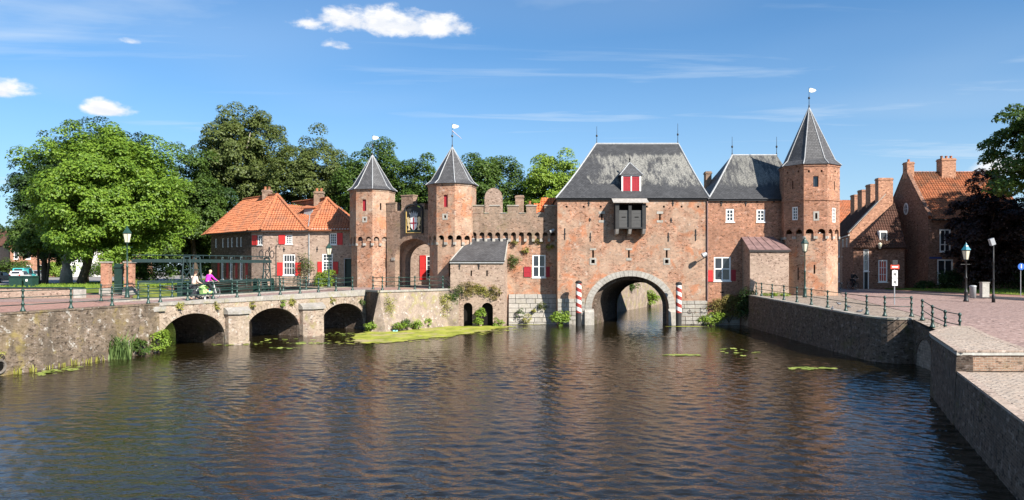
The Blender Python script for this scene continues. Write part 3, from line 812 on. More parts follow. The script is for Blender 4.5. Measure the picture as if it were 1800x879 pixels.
# round outfall near the frame's left edge
fr, L = Fr2(Q0, Q1, 0); u = L-.25
o = MB().rings([[fr.p(u+.34*math.cos(t), .42+.34*math.sin(t), .26) for t in [2*math.pi*k/14 for k in range(14)]], [fr.p(u+.3*math.cos(t), .42+.3*math.sin(t), .34) for t in [2*math.pi*k/14 for k in range(14)]],
               [fr.p(u+.23*math.cos(t), .42+.23*math.sin(t), .33) for t in [2*math.pi*k/14 for k in range(14)]], [fr.p(u+.22*math.cos(t), .42+.22*math.sin(t), .24) for t in [2*math.pi*k/14 for k in range(14)]]], cap=False).build('drain_outfall', MT['stone_dark'])
tag(o, 'dark round drain outfall low in the left quay wall', 'drain pipe')
MB().rings([[fr.p(u+.22*math.cos(t), .42+.22*math.sin(t), .262) for t in [2*math.pi*k/12 for k in range(12)]]], cap=True).build('drain_mouth', MT['dark_void'], o, uv=False)
# street strips on the left bank, running from the bridge mouth to the left
def strip(name, a, b, w0, w1, z, mat):
    a, b = Vector((*a, 0)), Vector((*b, 0)); t = (b-a).normalized(); n = Vector((-t.y, t.x, 0))
    q = [a+n*w0, b+n*w0, b+n*w1, a+n*w1]
    return struct(MB().face(*[(p.x, p.y, z) for p in q]).build(name, MT[mat]))
strip('carriageway', (-60, 36.2), bp(-.5, .9), 3.4, 7.2, ZL-.012, 'clinker_road')
strip('footway_band', (-60, 36.2), bp(-.5, .9), 7.6, 8.3, ZL-.010, 'sand_path')
struct(MB().prism([(-66, 62), (-47, 62), (-86, 420), (-200, 420)], ZL-.05, ZL-.008).build('side_street', MT['asphalt_grey']))
# lawn with a mound beyond the bridge
def hill(name, poly, mat, hfun, nx=26, ny=26):
    xs = [p[0] for p in poly]; ys = [p[1] for p in poly]; mb = MB(); i0 = 0
    for j in range(ny+1):
        for i in range(nx+1):
            x, y = min(xs)+(max(xs)-min(xs))*i/nx, min(ys)+(max(ys)-min(ys))*j/ny; mb.v.append((x, y, hfun(x, y)))
    for j in range(ny):
        for i in range(nx):
            k = j*(nx+1)+i; mb.f.append((k, k+1, k+nx+2, k+nx+1))
    return struct(mb.build(name, MT[mat], smooth=True, uv=False))
hill('lawn', [(-58, 57.5), (-31.5, 125)], 'grass', lambda x, y: max(-1, ZL+.012+.12*math.sin(x*.9+y*.4)*.2+ (2.6*math.exp(-((x+34)/7)**2-((y-88)/14)**2)) - max(0, x+31.8-(y-60)*-.43)*.62))
# --- middle land, behind the moat wall
mid_poly = [bp(17.3), (-9.75, 54.2), (-5.0, 59.4), (-4.4, 62.3), (3.9, 62.3), (3.95, 61.6), (6.35, 61.6), (8.6, 70), (9.0, 73.0), (20, 97), (27, 130), (-40, 130), (-36, 88), (-31.4, 75.6), (-25.0, 67.4), (-19.5, 63.2), bp(17.3, DW)]
struct(MB().prism(mid_poly, -1.5, ZM-.03).build('middle_bank', MT['sand_path']))
# moat wall under the mill house
for a, b in (((-31.4, 75.6), (-25.0, 67.4)), ((-25.0, 67.4), (-19.5, 63.2)), ((-19.5, 63.2), bp(17.3, DW))):
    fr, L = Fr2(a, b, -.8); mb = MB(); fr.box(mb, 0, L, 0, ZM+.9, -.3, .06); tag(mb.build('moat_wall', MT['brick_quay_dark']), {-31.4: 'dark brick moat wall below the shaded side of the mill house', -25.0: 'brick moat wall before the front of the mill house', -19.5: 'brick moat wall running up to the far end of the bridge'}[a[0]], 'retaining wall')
# street through the land gate
strip('gate_street', bp(16.9, .7), (-6.4, 72), 0.2, 4.6, ZM-.018, 'clinker_road')
hill('meadow', [(-38, 84), (6, 135)], 'grass', lambda x, y: ZM-.05+.02*(y-84)+ .3*math.sin(x*.3), 12, 12)
# --- right land
RQ = [(18.75, 58.4), (17.98, 37.4)]
arc = [(17.98+.9*(1-math.cos(R(a))), 37.4-1.3*math.sin(R(a))) for a in (15, 30, 45, 60, 75, 90)]
CUL0, CUL1 = (19.55, 36.1), (18.95, 33.0)
CB0, CB1 = (18.5, 31.2), (16.0, 28.25)
W0, W1, W2, W3 = (15.6, 27.4), (13.25, 22.0), (10.3, 14.9), (3.9, -.5)
right_poly = [W3, (400, -.5), (400, 420), (70, 420), (44, 130), (27, 80), (16, 70.5), (13.4, 61.6), (18.75, 61.6), *RQ, *arc, CUL0, CUL1, CB0, CB1, W0, W1, W2]
def zr(x, y): return ZR + (-.55*min(1, (36-y)/6) if y < 36 else .3*min(1, (y-36)/22))
struct(MB().prism(right_poly, -1.5, 1.42).build('right_bank', MT['cobble']))
def cut(poly, y, keep_low):
    out = []
    for i in range(len(poly)):
        a, b = poly[i], poly[(i+1) % len(poly)]; ia, ib = ((a[1] <= y) == keep_low), ((b[1] <= y) == keep_low)
        if ia: out.append(a)
        if ia != ib: t = (y-a[1])/(b[1]-a[1]); out.append((a[0]+(b[0]-a[0])*t, y))
    return out
def bands(name, poly, dz, mat, side=None):
    """surface that follows the street's gentle rise, cut into planar strips"""
    mb = MB()
    for lo, hi in ((-999, 30), (30, 36), (36, 58), (58, 999)):
        p = cut(cut(poly, lo, False), hi, True)
        if len(p) > 2:
            mb.face(*[(x, y, zr(x, y)+dz) for x, y in p])
            if side:
                for i in range(len(p)):
                    a, b = p[i], p[(i+1) % len(p)]; mb.face((*a, zr(*a)+dz-side), (*b, zr(*b)+dz-side), (*b, zr(*b)+dz), (*a, zr(*a)+dz))
    return struct(mb.build(name, MT[mat]))
upper = [W1, (15.4, 21.9), (400, 21.9), (400, 420), (70, 420), (44, 130), (27, 80), (16, 70.5), (13.4, 61.6), (18.75, 61.6), *RQ, *arc, CUL0, CUL1, CB0, CB1, W0]
bands('quay_paving', upper, -.03, 'cobble')
# quay wall: long shaded face, rounded corner, short sunlit end
pl = [*RQ, *arc, CUL0]
mb = MB(); rings_ = []
ptsd = [Vector((*p, 0)) for p in pl]
for k, p in enumerate(ptsd):
    d_ = (ptsd[min(k+1, len(ptsd)-1)]-ptsd[max(k-1, 0)]).normalized(); n_ = Vector((d_.y, -d_.x, 0)); zt = zr(p.x, p.y)
    rings_.append([p+n_*.14+ZV*-1.2, p+n_*.05+ZV*(zt-.06), p-n_*.25+ZV*(zt-.06), p-n_*.25+ZV*-1.2])
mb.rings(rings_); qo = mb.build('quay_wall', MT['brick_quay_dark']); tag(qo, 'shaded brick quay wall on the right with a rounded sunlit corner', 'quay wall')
mb = MB(); rings_ = []
for k, p in enumerate(ptsd):
    d_ = (ptsd[min(k+1, len(ptsd)-1)]-ptsd[max(k-1, 0)]).normalized(); n_ = Vector((d_.y, -d_.x, 0)); zt = zr(p.x, p.y)
    rings_.append([p+n_*.09+ZV*(zt-.055), p+n_*.09+ZV*(zt+.03), p-n_*.42+ZV*(zt+.03), p-n_*.42+ZV*(zt-.055)])
mb.rings(rings_); mb.build('coping', MT['stone_coping'], qo)
# culvert wall with a round-headed, boarded arch
fr, L = Fr2(CUL0, CUL1, -1.2); mb = MB(); nb = []
wall(mb, fr, L, 2.85, [(L-2.6, L-.25, 0, 2.55, 1.15)], .35, back=nb)
mb.face(fr.p(0, 2.85), fr.p(L, 2.85), fr.p(0, ZR+1.16))
mb.face(fr.p(0, ZR+1.16, .05), fr.p(L, 2.88, .05), fr.p(L, 2.88, -.5), fr.p(0, ZR+1.16, -.5))
f_c, L_c = Fr2(CUL1, CB0, -1.2); wall(mb, f_c, L_c, 2.86, [], .3); f_c, L_c = Fr2(CB0, CB1, -1.2); wall(mb, f_c, L_c, 2.9, [], .3)
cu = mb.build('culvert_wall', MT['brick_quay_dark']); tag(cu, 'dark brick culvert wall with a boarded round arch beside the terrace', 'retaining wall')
close(nb, cu, 'concrete', 'arch_infill')
vs = arcpts(L-2.6, L-.25, 1.4, 1.15, 15); vo = arcpts(L-2.8, L-.05, 1.4, 1.36, 15)
for k in range(15):
    MB().rings([[fr.p(*vs[k], -.02), fr.p(*vs[k+1], -.02), fr.p(*vo[k+1], -.02), fr.p(*vo[k], -.02)], [fr.p(*vs[k], .035), fr.p(*vs[k+1], .035), fr.p(*vo[k+1], .035), fr.p(*vo[k], .035)]]).build('voussoir', MT['brick_quay_dark'], cu)
# terrace end block and lower terrace at the near right
pw = thing('parapet_block', 'pale brick-topped block with concrete edge ending the near right terrace wall', 'wall', (15.4, 25, 0))
blk = [(W1[0], W1[1]), (15.35, 22.0), (16.0, 23.6), (16.9, 25.9), (17.9, 28.2), (19.2, 31.1), (18.55, 31.2), CB1, W0]
top_z = ZR+.03
MB().prism(blk, 1.45, top_z-.145).build('brick_band', MT['brick_brown'], pw)
e = [(W1[0]-.05, W1[1]-.05), (15.42, 21.95), (16.06, 23.6), (16.96, 25.9), (17.96, 28.2), (19.27, 31.1), (18.5, 31.27), (15.97, 28.3), (W0[0]-.06, W0[1])]
MB().prism(e, top_z-.142, top_z-.055).build('concrete_edge', MT['concrete'], pw)
fr, L = Fr2(W1, W0, 0); 
tw = thing('terrace_wall', 'tall shaded brick wall falling from the near right terrace to the water', 'quay wall', (12.5, 20, 0))
for a, b, h in ((W0, W1, ZR-.10), (W1, W2, 1.55), (W2, W3, 1.55)):
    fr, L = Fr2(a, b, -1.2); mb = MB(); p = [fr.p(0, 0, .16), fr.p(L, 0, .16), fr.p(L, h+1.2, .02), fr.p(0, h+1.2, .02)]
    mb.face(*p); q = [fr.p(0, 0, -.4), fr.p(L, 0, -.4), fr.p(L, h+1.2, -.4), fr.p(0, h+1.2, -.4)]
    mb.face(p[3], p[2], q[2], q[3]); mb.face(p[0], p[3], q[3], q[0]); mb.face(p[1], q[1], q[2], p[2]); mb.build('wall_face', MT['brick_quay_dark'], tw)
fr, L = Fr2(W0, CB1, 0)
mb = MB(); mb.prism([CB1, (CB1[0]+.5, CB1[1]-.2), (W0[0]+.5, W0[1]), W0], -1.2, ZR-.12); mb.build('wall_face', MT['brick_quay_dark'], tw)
# brick paving of block and terrace: rows of bricks on their flat, the large near ones as pieces
bm_ = MB(); bm_.bx(-.104, -.049, 0, .104, .049, .05)
for i_ in range(4, 8): pass
proto = {}
def brick_proto(k):
    if k not in proto:
        m = MB(); e = .0035; z0, z1 = 0, .052
        m.rings([[(-.104, -.048, z0), (.104, -.048, z0), (.104, .048, z0), (-.104, .048, z0)], [(-.104, -.048, z1-.008), (.104, -.048, z1-.008), (.104, .048, z1-.008), (-.104, .048, z1-.008)], [(-.097, -.041, z1), (.097, -.041, z1), (.097, .041, z1), (-.097, .041, z1)]])
        c = [(.36, .295, .24), (.335, .27, .22), (.38, .31, .255), (.35, .275, .22), (.325, .27, .225)][k]
        plain('paver_%d' % k, c, .9, .2, .2, 7)
        me = bpy.data.meshes.new('brick'); me.from_pydata(m.v, [], m.f); me.materials.append(MT['paver_%d' % k]); proto[k] = me
    return proto[k]
def inside(p, poly):
    r = False; n = len(poly)
    for i in range(n):
        a, b = poly[i], poly[(i+1) % n]
        if (a[1] > p[1]) != (b[1] > p[1]) and p[0] < (b[0]-a[0])*(p[1]-a[1])/(b[1]-a[1])+a[0]: r = not r
    return r
def pave(poly, z, parent, limit, bed):
    x0, x1 = min(p[0] for p in poly), max(p[0] for p in poly); y0, y1 = min(p[1] for p in poly), max(p[1] for p in poly)
    cells = []; r = 0; y = y0+.05
    while y < y1:
        x = x0+(.107 if r % 2 else 0)
        while x < x1:
            if all(inside((x+a, y+b), poly) for a in (-.1, .1) for b in (-.045, .045)) and x/y < .70: cells.append((x, y))
            x += .2135
        y += .1025; r += 1
    cells.sort(key=lambda c: c[0]**2+c[1]**2)
    for (x, y) in cells[:limit]:
        o = bpy.data.objects.new('brick', brick_proto(random.randrange(5))); C.objects.link(o); o.parent = parent; o.location = Vector((x, y, z+random.uniform(-.004, .004)))-WL[parent]; o.rotation_euler = (random.uniform(-.01, .01), random.uniform(-.01, .01), random.uniform(-.012, .012))
    rest = cells[limit:]
    if rest:
        m = {k: MB() for k in range(5)}
        for (x, y) in rest:
            k = random.randrange(5); h = z+random.uniform(-.004, .004); e = .004
            i = len(m[k].v); m[k].v += [(x-.104, y-.048, h), (x+.104, y-.048, h), (x+.104, y+.048, h), (x-.104, y+.048, h), (x-.098, y-.042, h+.052), (x+.098, y-.042, h+.052), (x+.098, y+.042, h+.052), (x-.098, y+.042, h+.052)]
            for f in ((4,5,6,7),(0,1,5,4),(1,2,6,5),(2,3,7,6),(3,0,4,7)): m[k].f.append(tuple(i+q for q in f))
        # one mesh, five tones of fired clay
        allm = MB(); mats = []
        for k in range(5):
            i = len(allm.v); allm.v += m[k].v; allm.f += [tuple(i+q for q in f) for f in m[k].f]; mats += [k]*len(m[k].f)
        o = allm.build('paving_bricks', MT['paver_0'], parent, uv=False, kind='stuff')
        for k in range(1, 5): o.data.materials.append(MT['paver_%d' % k])
        o.data.polygons.foreach_set('material_index', mats)
pave([(p[0]*1.0, p[1]) for p in e], top_z-.054, pw, 290, None)
def edging(a, b, z0, z1, parent, w_in=.115, n_len=.235):
    # course of bricks laid along the wall edge
    fr, L = Fr2(a, b, 0); n = int(L/n_len)
    m = MB()
    for k in range(n):
        j = random.uniform(-.004, .004); fr.box(m, L*k/n+.004, L*(k+1)/n-.004, z0, z1+j, -w_in, .012+j)
    m.build('edge_course', MT['coping_brick'], parent)
for a, b in ((e[8], e[0]), (e[0], e[1]), (e[7], e[8]), (e[6], e[7])): edging(a, b, top_z-.054, top_z+.004, pw, .2)
for k in range(1, 6): edging(e[k], e[k+1], top_z-.054, top_z+.003, pw, .2)
ter = thing('brick_terrace', 'low brick-paved terrace strip at the near right corner', 'terrace', (12, 19, 1.5))
lo_poly = [W1, W2, (W2[0]-1.5, W2[1]-3.6), (14.5, 11), (16.5, 21.9), (15.4, 21.9)]
MB().prism([(p[0], p[1]) for p in [W1, (W1[0]-4.4, W1[1]-10.6), (17, 11.4), (17, 21.95)]], 1.4, 1.58).build('bed', MT['stone_coping'], ter)
pave([(W1[0]+.02, 21.9), (W1[0]-4.3, 11.5), (16.9, 11.5), (16.9, 21.9)], 1.55, ter, 290, None)
edging(W1, (W1[0]-4.4, W1[1]-10.6), 1.54, 1.61, ter, .22)
# right hand street surfaces, seen over the wall
def sheet(name, poly, dz, mat):
    return struct(MB().face(*[(x, y, zr(x, y)+dz) for x, y in poly]).build(name, MT[mat]))
def sheet_g(name, a, b, c, d, dz, mat, n=12):
    mb = MB()
    for k in range(n):
        q = []
        for (p0, p1, s) in ((a, d, k/n), (b, c, k/n), (b, c, (k+1)/n), (a, d, (k+1)/n)): q.append((p0[0]+(p1[0]-p0[0])*s, p0[1]+(p1[1]-p0[1])*s))
        mb.face(*[(x, y, zr(x, y)+dz) for x, y in q])
    return struct(mb.build(name, MT[mat]))
bands('carriageway', [(15.6, 21.95), (62, 21.95), (62, 45), (34.5, 58), (34, 72), (40, 79), (48, 105), (42.5, 105), (36, 80), (28, 63), (25.5, 57), (21.6, 40), (20.4, 36.6), (19.4, 31.2)], -.012, 'clinker_road')
# footway along the houses with a real kerb, lawn behind it
foot = [(60, 38.2), (60, 46.5), (40.2, 52.5), (37.0, 60), (35.2, 71.8), (33.6, 71.8), (33.9, 58), (35.8, 50.4), (39.5, 46.4)]
bands('footway', foot, .1, 'clinker_pink', .2)
kb = MB()
for a, b in ((foot[0], foot[8]), (foot[8], foot[7]), (foot[7], foot[6]), (foot[6], foot[5])):
    fr, L = Fr2(b, a, 0); kb.box((*b, zr(*b)-.1), Vector((a[0]-b[0], a[1]-b[1], 0)), fr.n*.14, ZV*.212)
struct(kb.build('kerb', MT['concrete']))
gl = [(60, 46.6), (60, 75), (37, 75), (37.2, 60.2), (40.3, 52.6)]
bands('lawn', gl, .13, 'grass', .2)
# --- bank seen through the water gate
fr, L = Fr2((9.0, 73.0), (20, 97), -1); mb = MB(); fr.box(mb, 0, L, 0, 4.1, -.6, .05); tag(mb.build('river_wall', MT['render_battered']), 'sunlit plastered river wall seen through the water gate arch', 'retaining wall')
# ---------------------------------------------------------------- arched bridge
def zdeck(s): return 2.66+.016*s
br = thing('arched_bridge', 'old three-arched brick bridge with rounded piers leading to the twin towers', 'bridge', (BA.x, BA.y, 0))
fr = Fr((BA.x, BA.y, -1.0), (BU.x, BU.y)); LB = 17.45
spans = [(0.05, 4.47), (5.92, 10.56), (12.44, 17.25)]
mb = MB(); arch_h = [(a, b, 0, 3.02+.03*k, 1.6) for k, (a, b) in enumerate(spans)]
wall(mb, fr, LB, 3.58, arch_h, .2)
# vaults run right through; far face, spandrel fill
n_s = 14
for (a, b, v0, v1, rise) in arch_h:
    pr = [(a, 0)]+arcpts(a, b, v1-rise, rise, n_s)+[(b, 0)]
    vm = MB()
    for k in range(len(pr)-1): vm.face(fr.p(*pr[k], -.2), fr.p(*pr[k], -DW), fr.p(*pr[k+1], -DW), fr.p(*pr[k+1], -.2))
    vm.build('vault', MT['brick_quay_dark'], br)  # deep shade inside the arches put into the colour: darker brick than the spandrels
f2 = Fr(fr.p(LB, 0, -DW), (-BU.x, -BU.y))
wall(mb, f2, LB, 3.58, [(LB-b, LB-a, 0, v1, r) for (a, b, v0, v1, r) in arch_h], .02)
mb.build('spandrel_wall', MT['brick_bridge'], br)
mb = MB()
dk = [fr.p(0, 3.55, -.05), fr.p(LB, 3.55, -.05), fr.p(LB, 3.55, -DW+.05), fr.p(0, 3.55, -DW+.05)]
tp = [Vector((p.x, p.y, zdeck(s))) for p, s in zip(dk, (0, LB, LB, 0))]
mb.rings([dk, tp]); mb.build('deck', MT['clinker_road'], br)
for w0, w1 in ((-.62, .06), (-DW-.06, -DW+.6)):
    n = 16
    for k in range(n):     # kerb stones along both edges
        s0, s1 = LB*k/n+.006, LB*(k+1)/n-.006
        q = [fr.p(s0, 0, w0), fr.p(s1, 0, w0), fr.p(s1, 0, w1), fr.p(s0, 0, w1)]
        MB().rings([[Vector((p.x, p.y, 2.56)) for p in q], [Vector((p.x, p.y, zdeck(s)+.07)) for p, s in zip(q, (s0, s1, s1, s0))]]).build('kerb_stone', MT['stone_coping'], br)
# arch rings, brick by brick
for (a, b, v0, v1, rise) in arch_h:
    nv = 30; ia = arcpts(a, b, v1-rise, rise, nv); oa = arcpts(a-.32, b+.32, v1-rise, rise+.34, nv)
    for k in range(nv):
        i0, i1, o0, o1 = ia[k], ia[k+1], oa[k], oa[k+1]; w = .025+random.uniform(-.008, .008); g_ = .05
        lerp = lambda p, q, t: (p[0]+(q[0]-p[0])*t, p[1]+(q[1]-p[1])*t)
        A, B_, C_, D_ = lerp(i0, i1, g_), lerp(i0, i1, 1-g_), lerp(o0, o1, 1-g_), lerp(o0, o1, g_)
        MB().rings([[fr.p(*p, -.05) for p in (A, B_, C_, D_)], [fr.p(*p, w) for p in (A, B_, C_, D_)]]).build('voussoir', MT['brick_bridge'], br)
for (a, b) in ((4.47, 5.92), (10.56, 12.44)):
    m_, hw = (a+b)/2, (b-a)/2+.04
    prof = [(m_-hw, 0), (m_-hw, .35), (m_-hw*.55, .78), (m_+hw*.55, .78), (m_+hw, .35), (m_+hw, 0)]
    lo_, hi_ = [fr.p(u, -.2, w) for u, w in prof], [fr.p(u, 2.85, w) for u, w in prof]
    pier = MB().rings([lo_, hi_]).build('pier', MT['brick_bridge'], br)
    pc = [(m_-hw-.1, -.0), (m_-hw-.1, .42), (m_-hw*.6, .92), (m_+hw*.6, .92), (m_+hw+.1, .42), (m_+hw+.1, 0)]
    MB().rings([[fr.p(u, 2.85, w) for u, w in pc], [fr.p(u, 3.02, w) for u, w in pc], [fr.p(u, 3.25, w*.3) for u, w in pc]]).build('pier_cap', MT['stone_coping'], pier)
    MB().rings([[fr.p(u, -.2, w*1.08+.02) for u, w in prof], [fr.p(u, 1.12, w*1.06+.01) for u, w in prof]]).build('pier_foot', MT['brick_bridge'], pier)
# end bollard stone of the bridge
o = MB(); fr.box(o, -.6, .35, 3.25, 3.52, -.3, .16); o.build('end_stone', MT['stone_coping'], br)

# bastion between the bridge and the gate
E0 = bp(17.3); E1 = (-9.75, 54.2); E2 = (-5.0, 59.4)
bs = thing('bastion', 'battered plaster and brick bastion between the bridge and the slate lean-to', 'bastion', (-8.5, 57, 0))
def batter(a, b, z0, z1, la, lb, mat, name, parent):
    fr, L = Fr2(a, b, 0); mb = MB()
    n, m = 8, 5
    rs = []
    for j in range(m+1):
        s = j/m; rs.append([fr.p(L*i/n, z0+(z1-z0)*s, (la+(lb-la)*i/n)*(1-s)**1.2+.03*math.sin(i*2.1+j*1.7)*(0 < i < n)*(j < m)) for i in range(n+1)])
    mb.rings(rs, cap=False, close=False); return mb.build(name, MT[mat], parent, smooth=True)
batter(E0, E1, -.5, 2.86, .0, .75, 'brick_quay_dark', 'flank', bs)
batter(E1, E2, -.5, 2.86, .95, .45, 'render_battered', 'battered_face', bs)
fr, L = Fr2(E1, E2, 0)
# cover the gap at the nose
nose = [fr.p(0, -.5, .95), fr.p(0, 2.86, 0)]
f3, L3 = Fr2(E0, E1, 0)
MB().face(f3.p(L3, -.5, .75), fr.p(0, -.5, .95), fr.p(0, 2.86, 0)).build('nose', MT['render_battered'], bs)
for a, b in ((E0, E1), (E1, E2)):
    q, L = Fr2(a, b, 2.86); n = max(2, int(L/1.3))
    for k in range(n):
        mb = MB(); q.box(mb, L*k/n+.008, L*(k+1)/n-.008, 0, .15, -.4, .09); mb.build('coping_stone', MT['stone_coping'], bs)
MB().prism([E0, E1, E2, (-7, 62), (-12, 62)], 2.0, 2.96).build('fill', MT['clinker_pink'], bs)

# ---------------------------------------------------------------- land gate: two towers and a gate wall
TL, TR = (-12.45, 66.0), (-5.05, 62.5)
Z0 = 2.6
# face 0 normal 33 deg right / face 7 is -12 / 6 = -57
itL = {0: [('slit', 0, .14, 9.7, 10.3), ('slit', .55, .12, 4.6, 5.5)], 7: [('red', 0, .36, 9.6, 10.6), ('eye', .05, .18, 8.75, 8.97)]}
tower('gate_tower', 'slimmer brick octagonal gate tower farther left, next to the red-roofed house', *TL, 1.84, 1.98, 2.2, Z0, 6.75, 11.5, 14.75, 33, 'brick_red', 'slate', itL, hidden=(2, 3, 4, 5), fin=1.9, flare=.32)
itR = {7: [('red', .0, .36, 9.65, 10.65), ('eye', -.05, .18, 8.75, 8.97)], 0: [], 1: [('slit', 0, .14, 10.1, 10.75)], }
itR[7] += [('slit', .3, .16, 3.9, 5.0)]
tR = tower('gate_tower', 'brick octagonal gate tower with spire and long pennant, right of the coat of arms', *TR, 1.9, 2.04, 2.26, Z0, 6.72, 11.6, 14.9, 33, 'brick_red', 'slate', itR, hidden=(2, 3, 4, 5), fin=2.1, flare=.32)
# pennant on the right tower
MB().tube((-5.05, 62.5, 16.25), (-4.25, 62.45, 15.55), .045, .02, 6).build('pennant', c_plain('pennant_paint', (.42, .36, .42), var=.2), tR)
# gate wall between them
ga, gb = (-10.95, 64.7), (-6.35, 62.35)
fr, L = Fr2(ga, gb, Z0); gw = thing('land_gate', 'brick gateway with round arch and painted coat of arms between two towers', 'gateway', (-8.6, 63.6, Z0))
mb = MB(); HH = 7.0; oa, ob = L*.17, L*.93
wall(mb, fr, L, HH, [(oa, ob, 0, 4.55, 1.7)], 1.0)
mb.face(fr.p(0, HH), fr.p(L, HH), fr.p(L, HH, -.7), fr.p(0, HH, -.7))
mb.build('gate_wall', MT['brick_brown'], gw)
# deep passage behind, narrower and lower, opening to the sunlit yard
mb = MB(); pr = [(oa+.35, 0)]+arcpts(oa+.35, ob-.1, 2.6, 1.55, 14)+[(ob-.1, 0)]; po = [(oa, 0)]+arcpts(oa, ob, 2.85, 1.7, 14)+[(ob, 0)]
for k in range(len(pr)-1):
    mb.face(fr.p(*po[k], -1.0), fr.p(*po[k+1], -1.0), fr.p(*pr[k+1], -1.0), fr.p(*pr[k], -1.0))
    mb.face(fr.p(*pr[k], -1.0), fr.p(*pr[k+1], -1.0), fr.p(pr[k+1][0]+.05, pr[k+1][1], -1.75), fr.p(pr[k][0]+.05, pr[k][1], -1.75))
mb.build('passage', MT['brick_brown'], gw)
for k in range(18):
    a_, b_ = arcpts(oa, ob, 2.85, 1.7, 18), arcpts(oa-.28, ob+.28, 2.85, 2.0, 18)
    q = (a_[k], a_[k+1], b_[k+1], b_[k]); MB().rings([[fr.p(*p, -.03) for p in q], [fr.p(*p, .03+random.uniform(-.008, .008)) for p in q]]).build('voussoir', MT['brick_brown'], gw)
for u0, u1 in ((oa-.36, oa-.005), (ob+.005, min(L, ob+.3))):
    mb = MB(); fr.box(mb, u0, u1, 2.7, 2.95, -.1, .07); mb.build('impost', MT['stone_pale'], gw)
MB().prism([tuple(fr.p(0, 0, -1.8)[:2]), tuple(fr.p(L, 0, -1.8)[:2]), tuple(fr.p(L, 0, -.72)[:2]), tuple(fr.p(0, 0, -.72)[:2])], Z0+4.7, Z0+5.6).build('roof_terrace', MT['brick_brown'], gw)
for (u0, u1, v1) in ((.0, .95, .75), (1.55, 2.75, 1.35), (3.5, 3.95, .55)):
    mb = MB(); fr.box(mb, u0, u1, HH+.002, HH+v1-.1, -.65, .02); fr.box(mb, u0-.04, u1+.04, HH+v1-.1, HH+v1, -.7, .06); mb.build('merlon', MT['brick_brown'], gw)
# coat of arms board in a shallow arched surround
cu0, cu1 = L*.41, L*.41+1.62; cv0, cv1 = 5.05, 7.25
ca = thing('coat_of_arms', 'painted coat of arms with red cross shield, crown and two lions over the gate', 'coat of arms', fr.p((cu0+cu1)/2, cv0, 0))
mb = MB(); fr.box(mb, cu0, cu1, cv0, cv1-.35, .02, .1)
ar = arcpts(cu0, cu1, cv1-.352, .42, 10); mb.rings([[fr.p(*p, .02) for p in ar], [fr.p(*p, .1) for p in ar]]); mb.build('board', MT['black_wood'], ca)
mb = MB(); e_ = .05
for a in ((cu0, cu0+e_, cv0+e_, cv1-.36), (cu1-e_, cu1, cv0+e_, cv1-.36), (cu0, cu1, cv0, cv0+e_)): fr.box(mb, *a, .1, .15)
mb.build('gilt_frame', MT['gilt'], ca)
mb = MB(); fr.box(mb, cu0-.12, cu0-.01, cv0-.06, cv1-.2, 0, .22); fr.box(mb, cu1+.01, cu1+.12, cv0-.06, cv1-.2, 0, .22)
a1, a2 = arcpts(cu0-.12, cu1+.12, cv1-.2, .5, 12), arcpts(cu0-.01, cu1+.01, cv1-.2, .38, 12)
for k in range(12): mb.rings([[fr.p(*p, 0) for p in (a1[k], a1[k+1], a2[k+1], a2[k])], [fr.p(*p, .24) for p in (a1[k], a1[k+1], a2[k+1], a2[k])]])
mb.build('hood', MT['black_wood'], ca)
uc = (cu0+cu1)/2
def flat(pts, w0, w1, name, mat):
    return MB().rings([[fr.p(u, v, w0) for u, v in pts], [fr.p(u, v, w1) for u, v in pts]]).build(name, MT[mat], ca)
sh = [(uc-.34, 6.38), (uc-.34, 5.75), (uc-.27, 5.5), (uc-.12, 5.34), (uc, 5.28), (uc+.12, 5.34), (uc+.27, 5.5), (uc+.34, 5.75), (uc+.34, 6.38)]
flat(list(reversed(sh)), .1, .15, 'shield', 'white_paint')
mb = MB(); fr.box(mb, uc-.055, uc+.055, 5.33, 6.36, .151, .165); fr.box(mb, uc-.3, uc-.056, 5.83, 5.94, .151, .165); fr.box(mb, uc+.056, uc+.3, 5.83, 5.94, .151, .165); mb.build('red_cross', MT['crimson_paint'], ca)
cr = [(uc-.36, 6.42), (uc+.36, 6.42), (uc+.42, 6.78), (uc+.29, 6.62), (uc+.22, 6.88), (uc+.12, 6.66), (uc, 6.94), (uc-.12, 6.66), (uc-.22, 6.88), (uc-.29, 6.62), (uc-.42, 6.78)]
flat(cr, .1, .16, 'crown', 'lead')
for s_ in (-1, 1):
    lion = [(.38, 5.3), (.62, 5.26), (.6, 5.4), (.5, 5.48), (.58, 5.66), (.7, 5.72), (.62, 5.82), (.66, 6.05), (.72, 6.3), (.6, 6.42), (.48, 6.4), (.38, 6.3), (.44, 6.2), (.36, 6.02), (.42, 5.92), (.5, 5.9), (.44, 5.7), (.36, 5.62), (.42, 5.52), (.46, 5.42)]
    pts = [(uc+s_*a, b) for a, b in lion]
    if s_ < 0: pts = list(reversed(pts))
    flat(pts, .1, .16, 'lion', 'gilt_pale' if 'gilt_pale' in MT else plain('gilt_pale', (.66, .5, .28), .5, .4, .15).name)
flat([(uc-.45, 5.16), (uc+.45, 5.16), (uc+.3, 5.27), (uc-.3, 5.27)], .1, .14, 'scroll', 'green_iron')
# yard wall with a red shutter, seen through the passage
yw = thing('yard_wall', 'sunlit brick wall with red shutter seen through the land gate', 'wall', (-6, 73, 2.9))
yf = Fr((-11.8, 71.2, 2.9), (1, -.08)); mb = MB(); yf.box(mb, 0, 9, 0, 5.2, -.3, 0); mb.build('brickwork', MT['brick_pale'], yw)
window(yf, 3.62, 4.4, .7, 2.9, yw, 2, 5, inset=-.02); shutter(yf, 2.98, 3.58, .6, 2.95, yw)
bl = MB().lathe((-7.35, 66.6, 2.95), [(.14, 0), (.13, .7), (.16, .74), (.12, .86), (.05, .92)], 10).build('bollard', MT['black_iron'], smooth=True); tag(bl, 'black iron bollard standing inside the land gate passage', 'bollard')

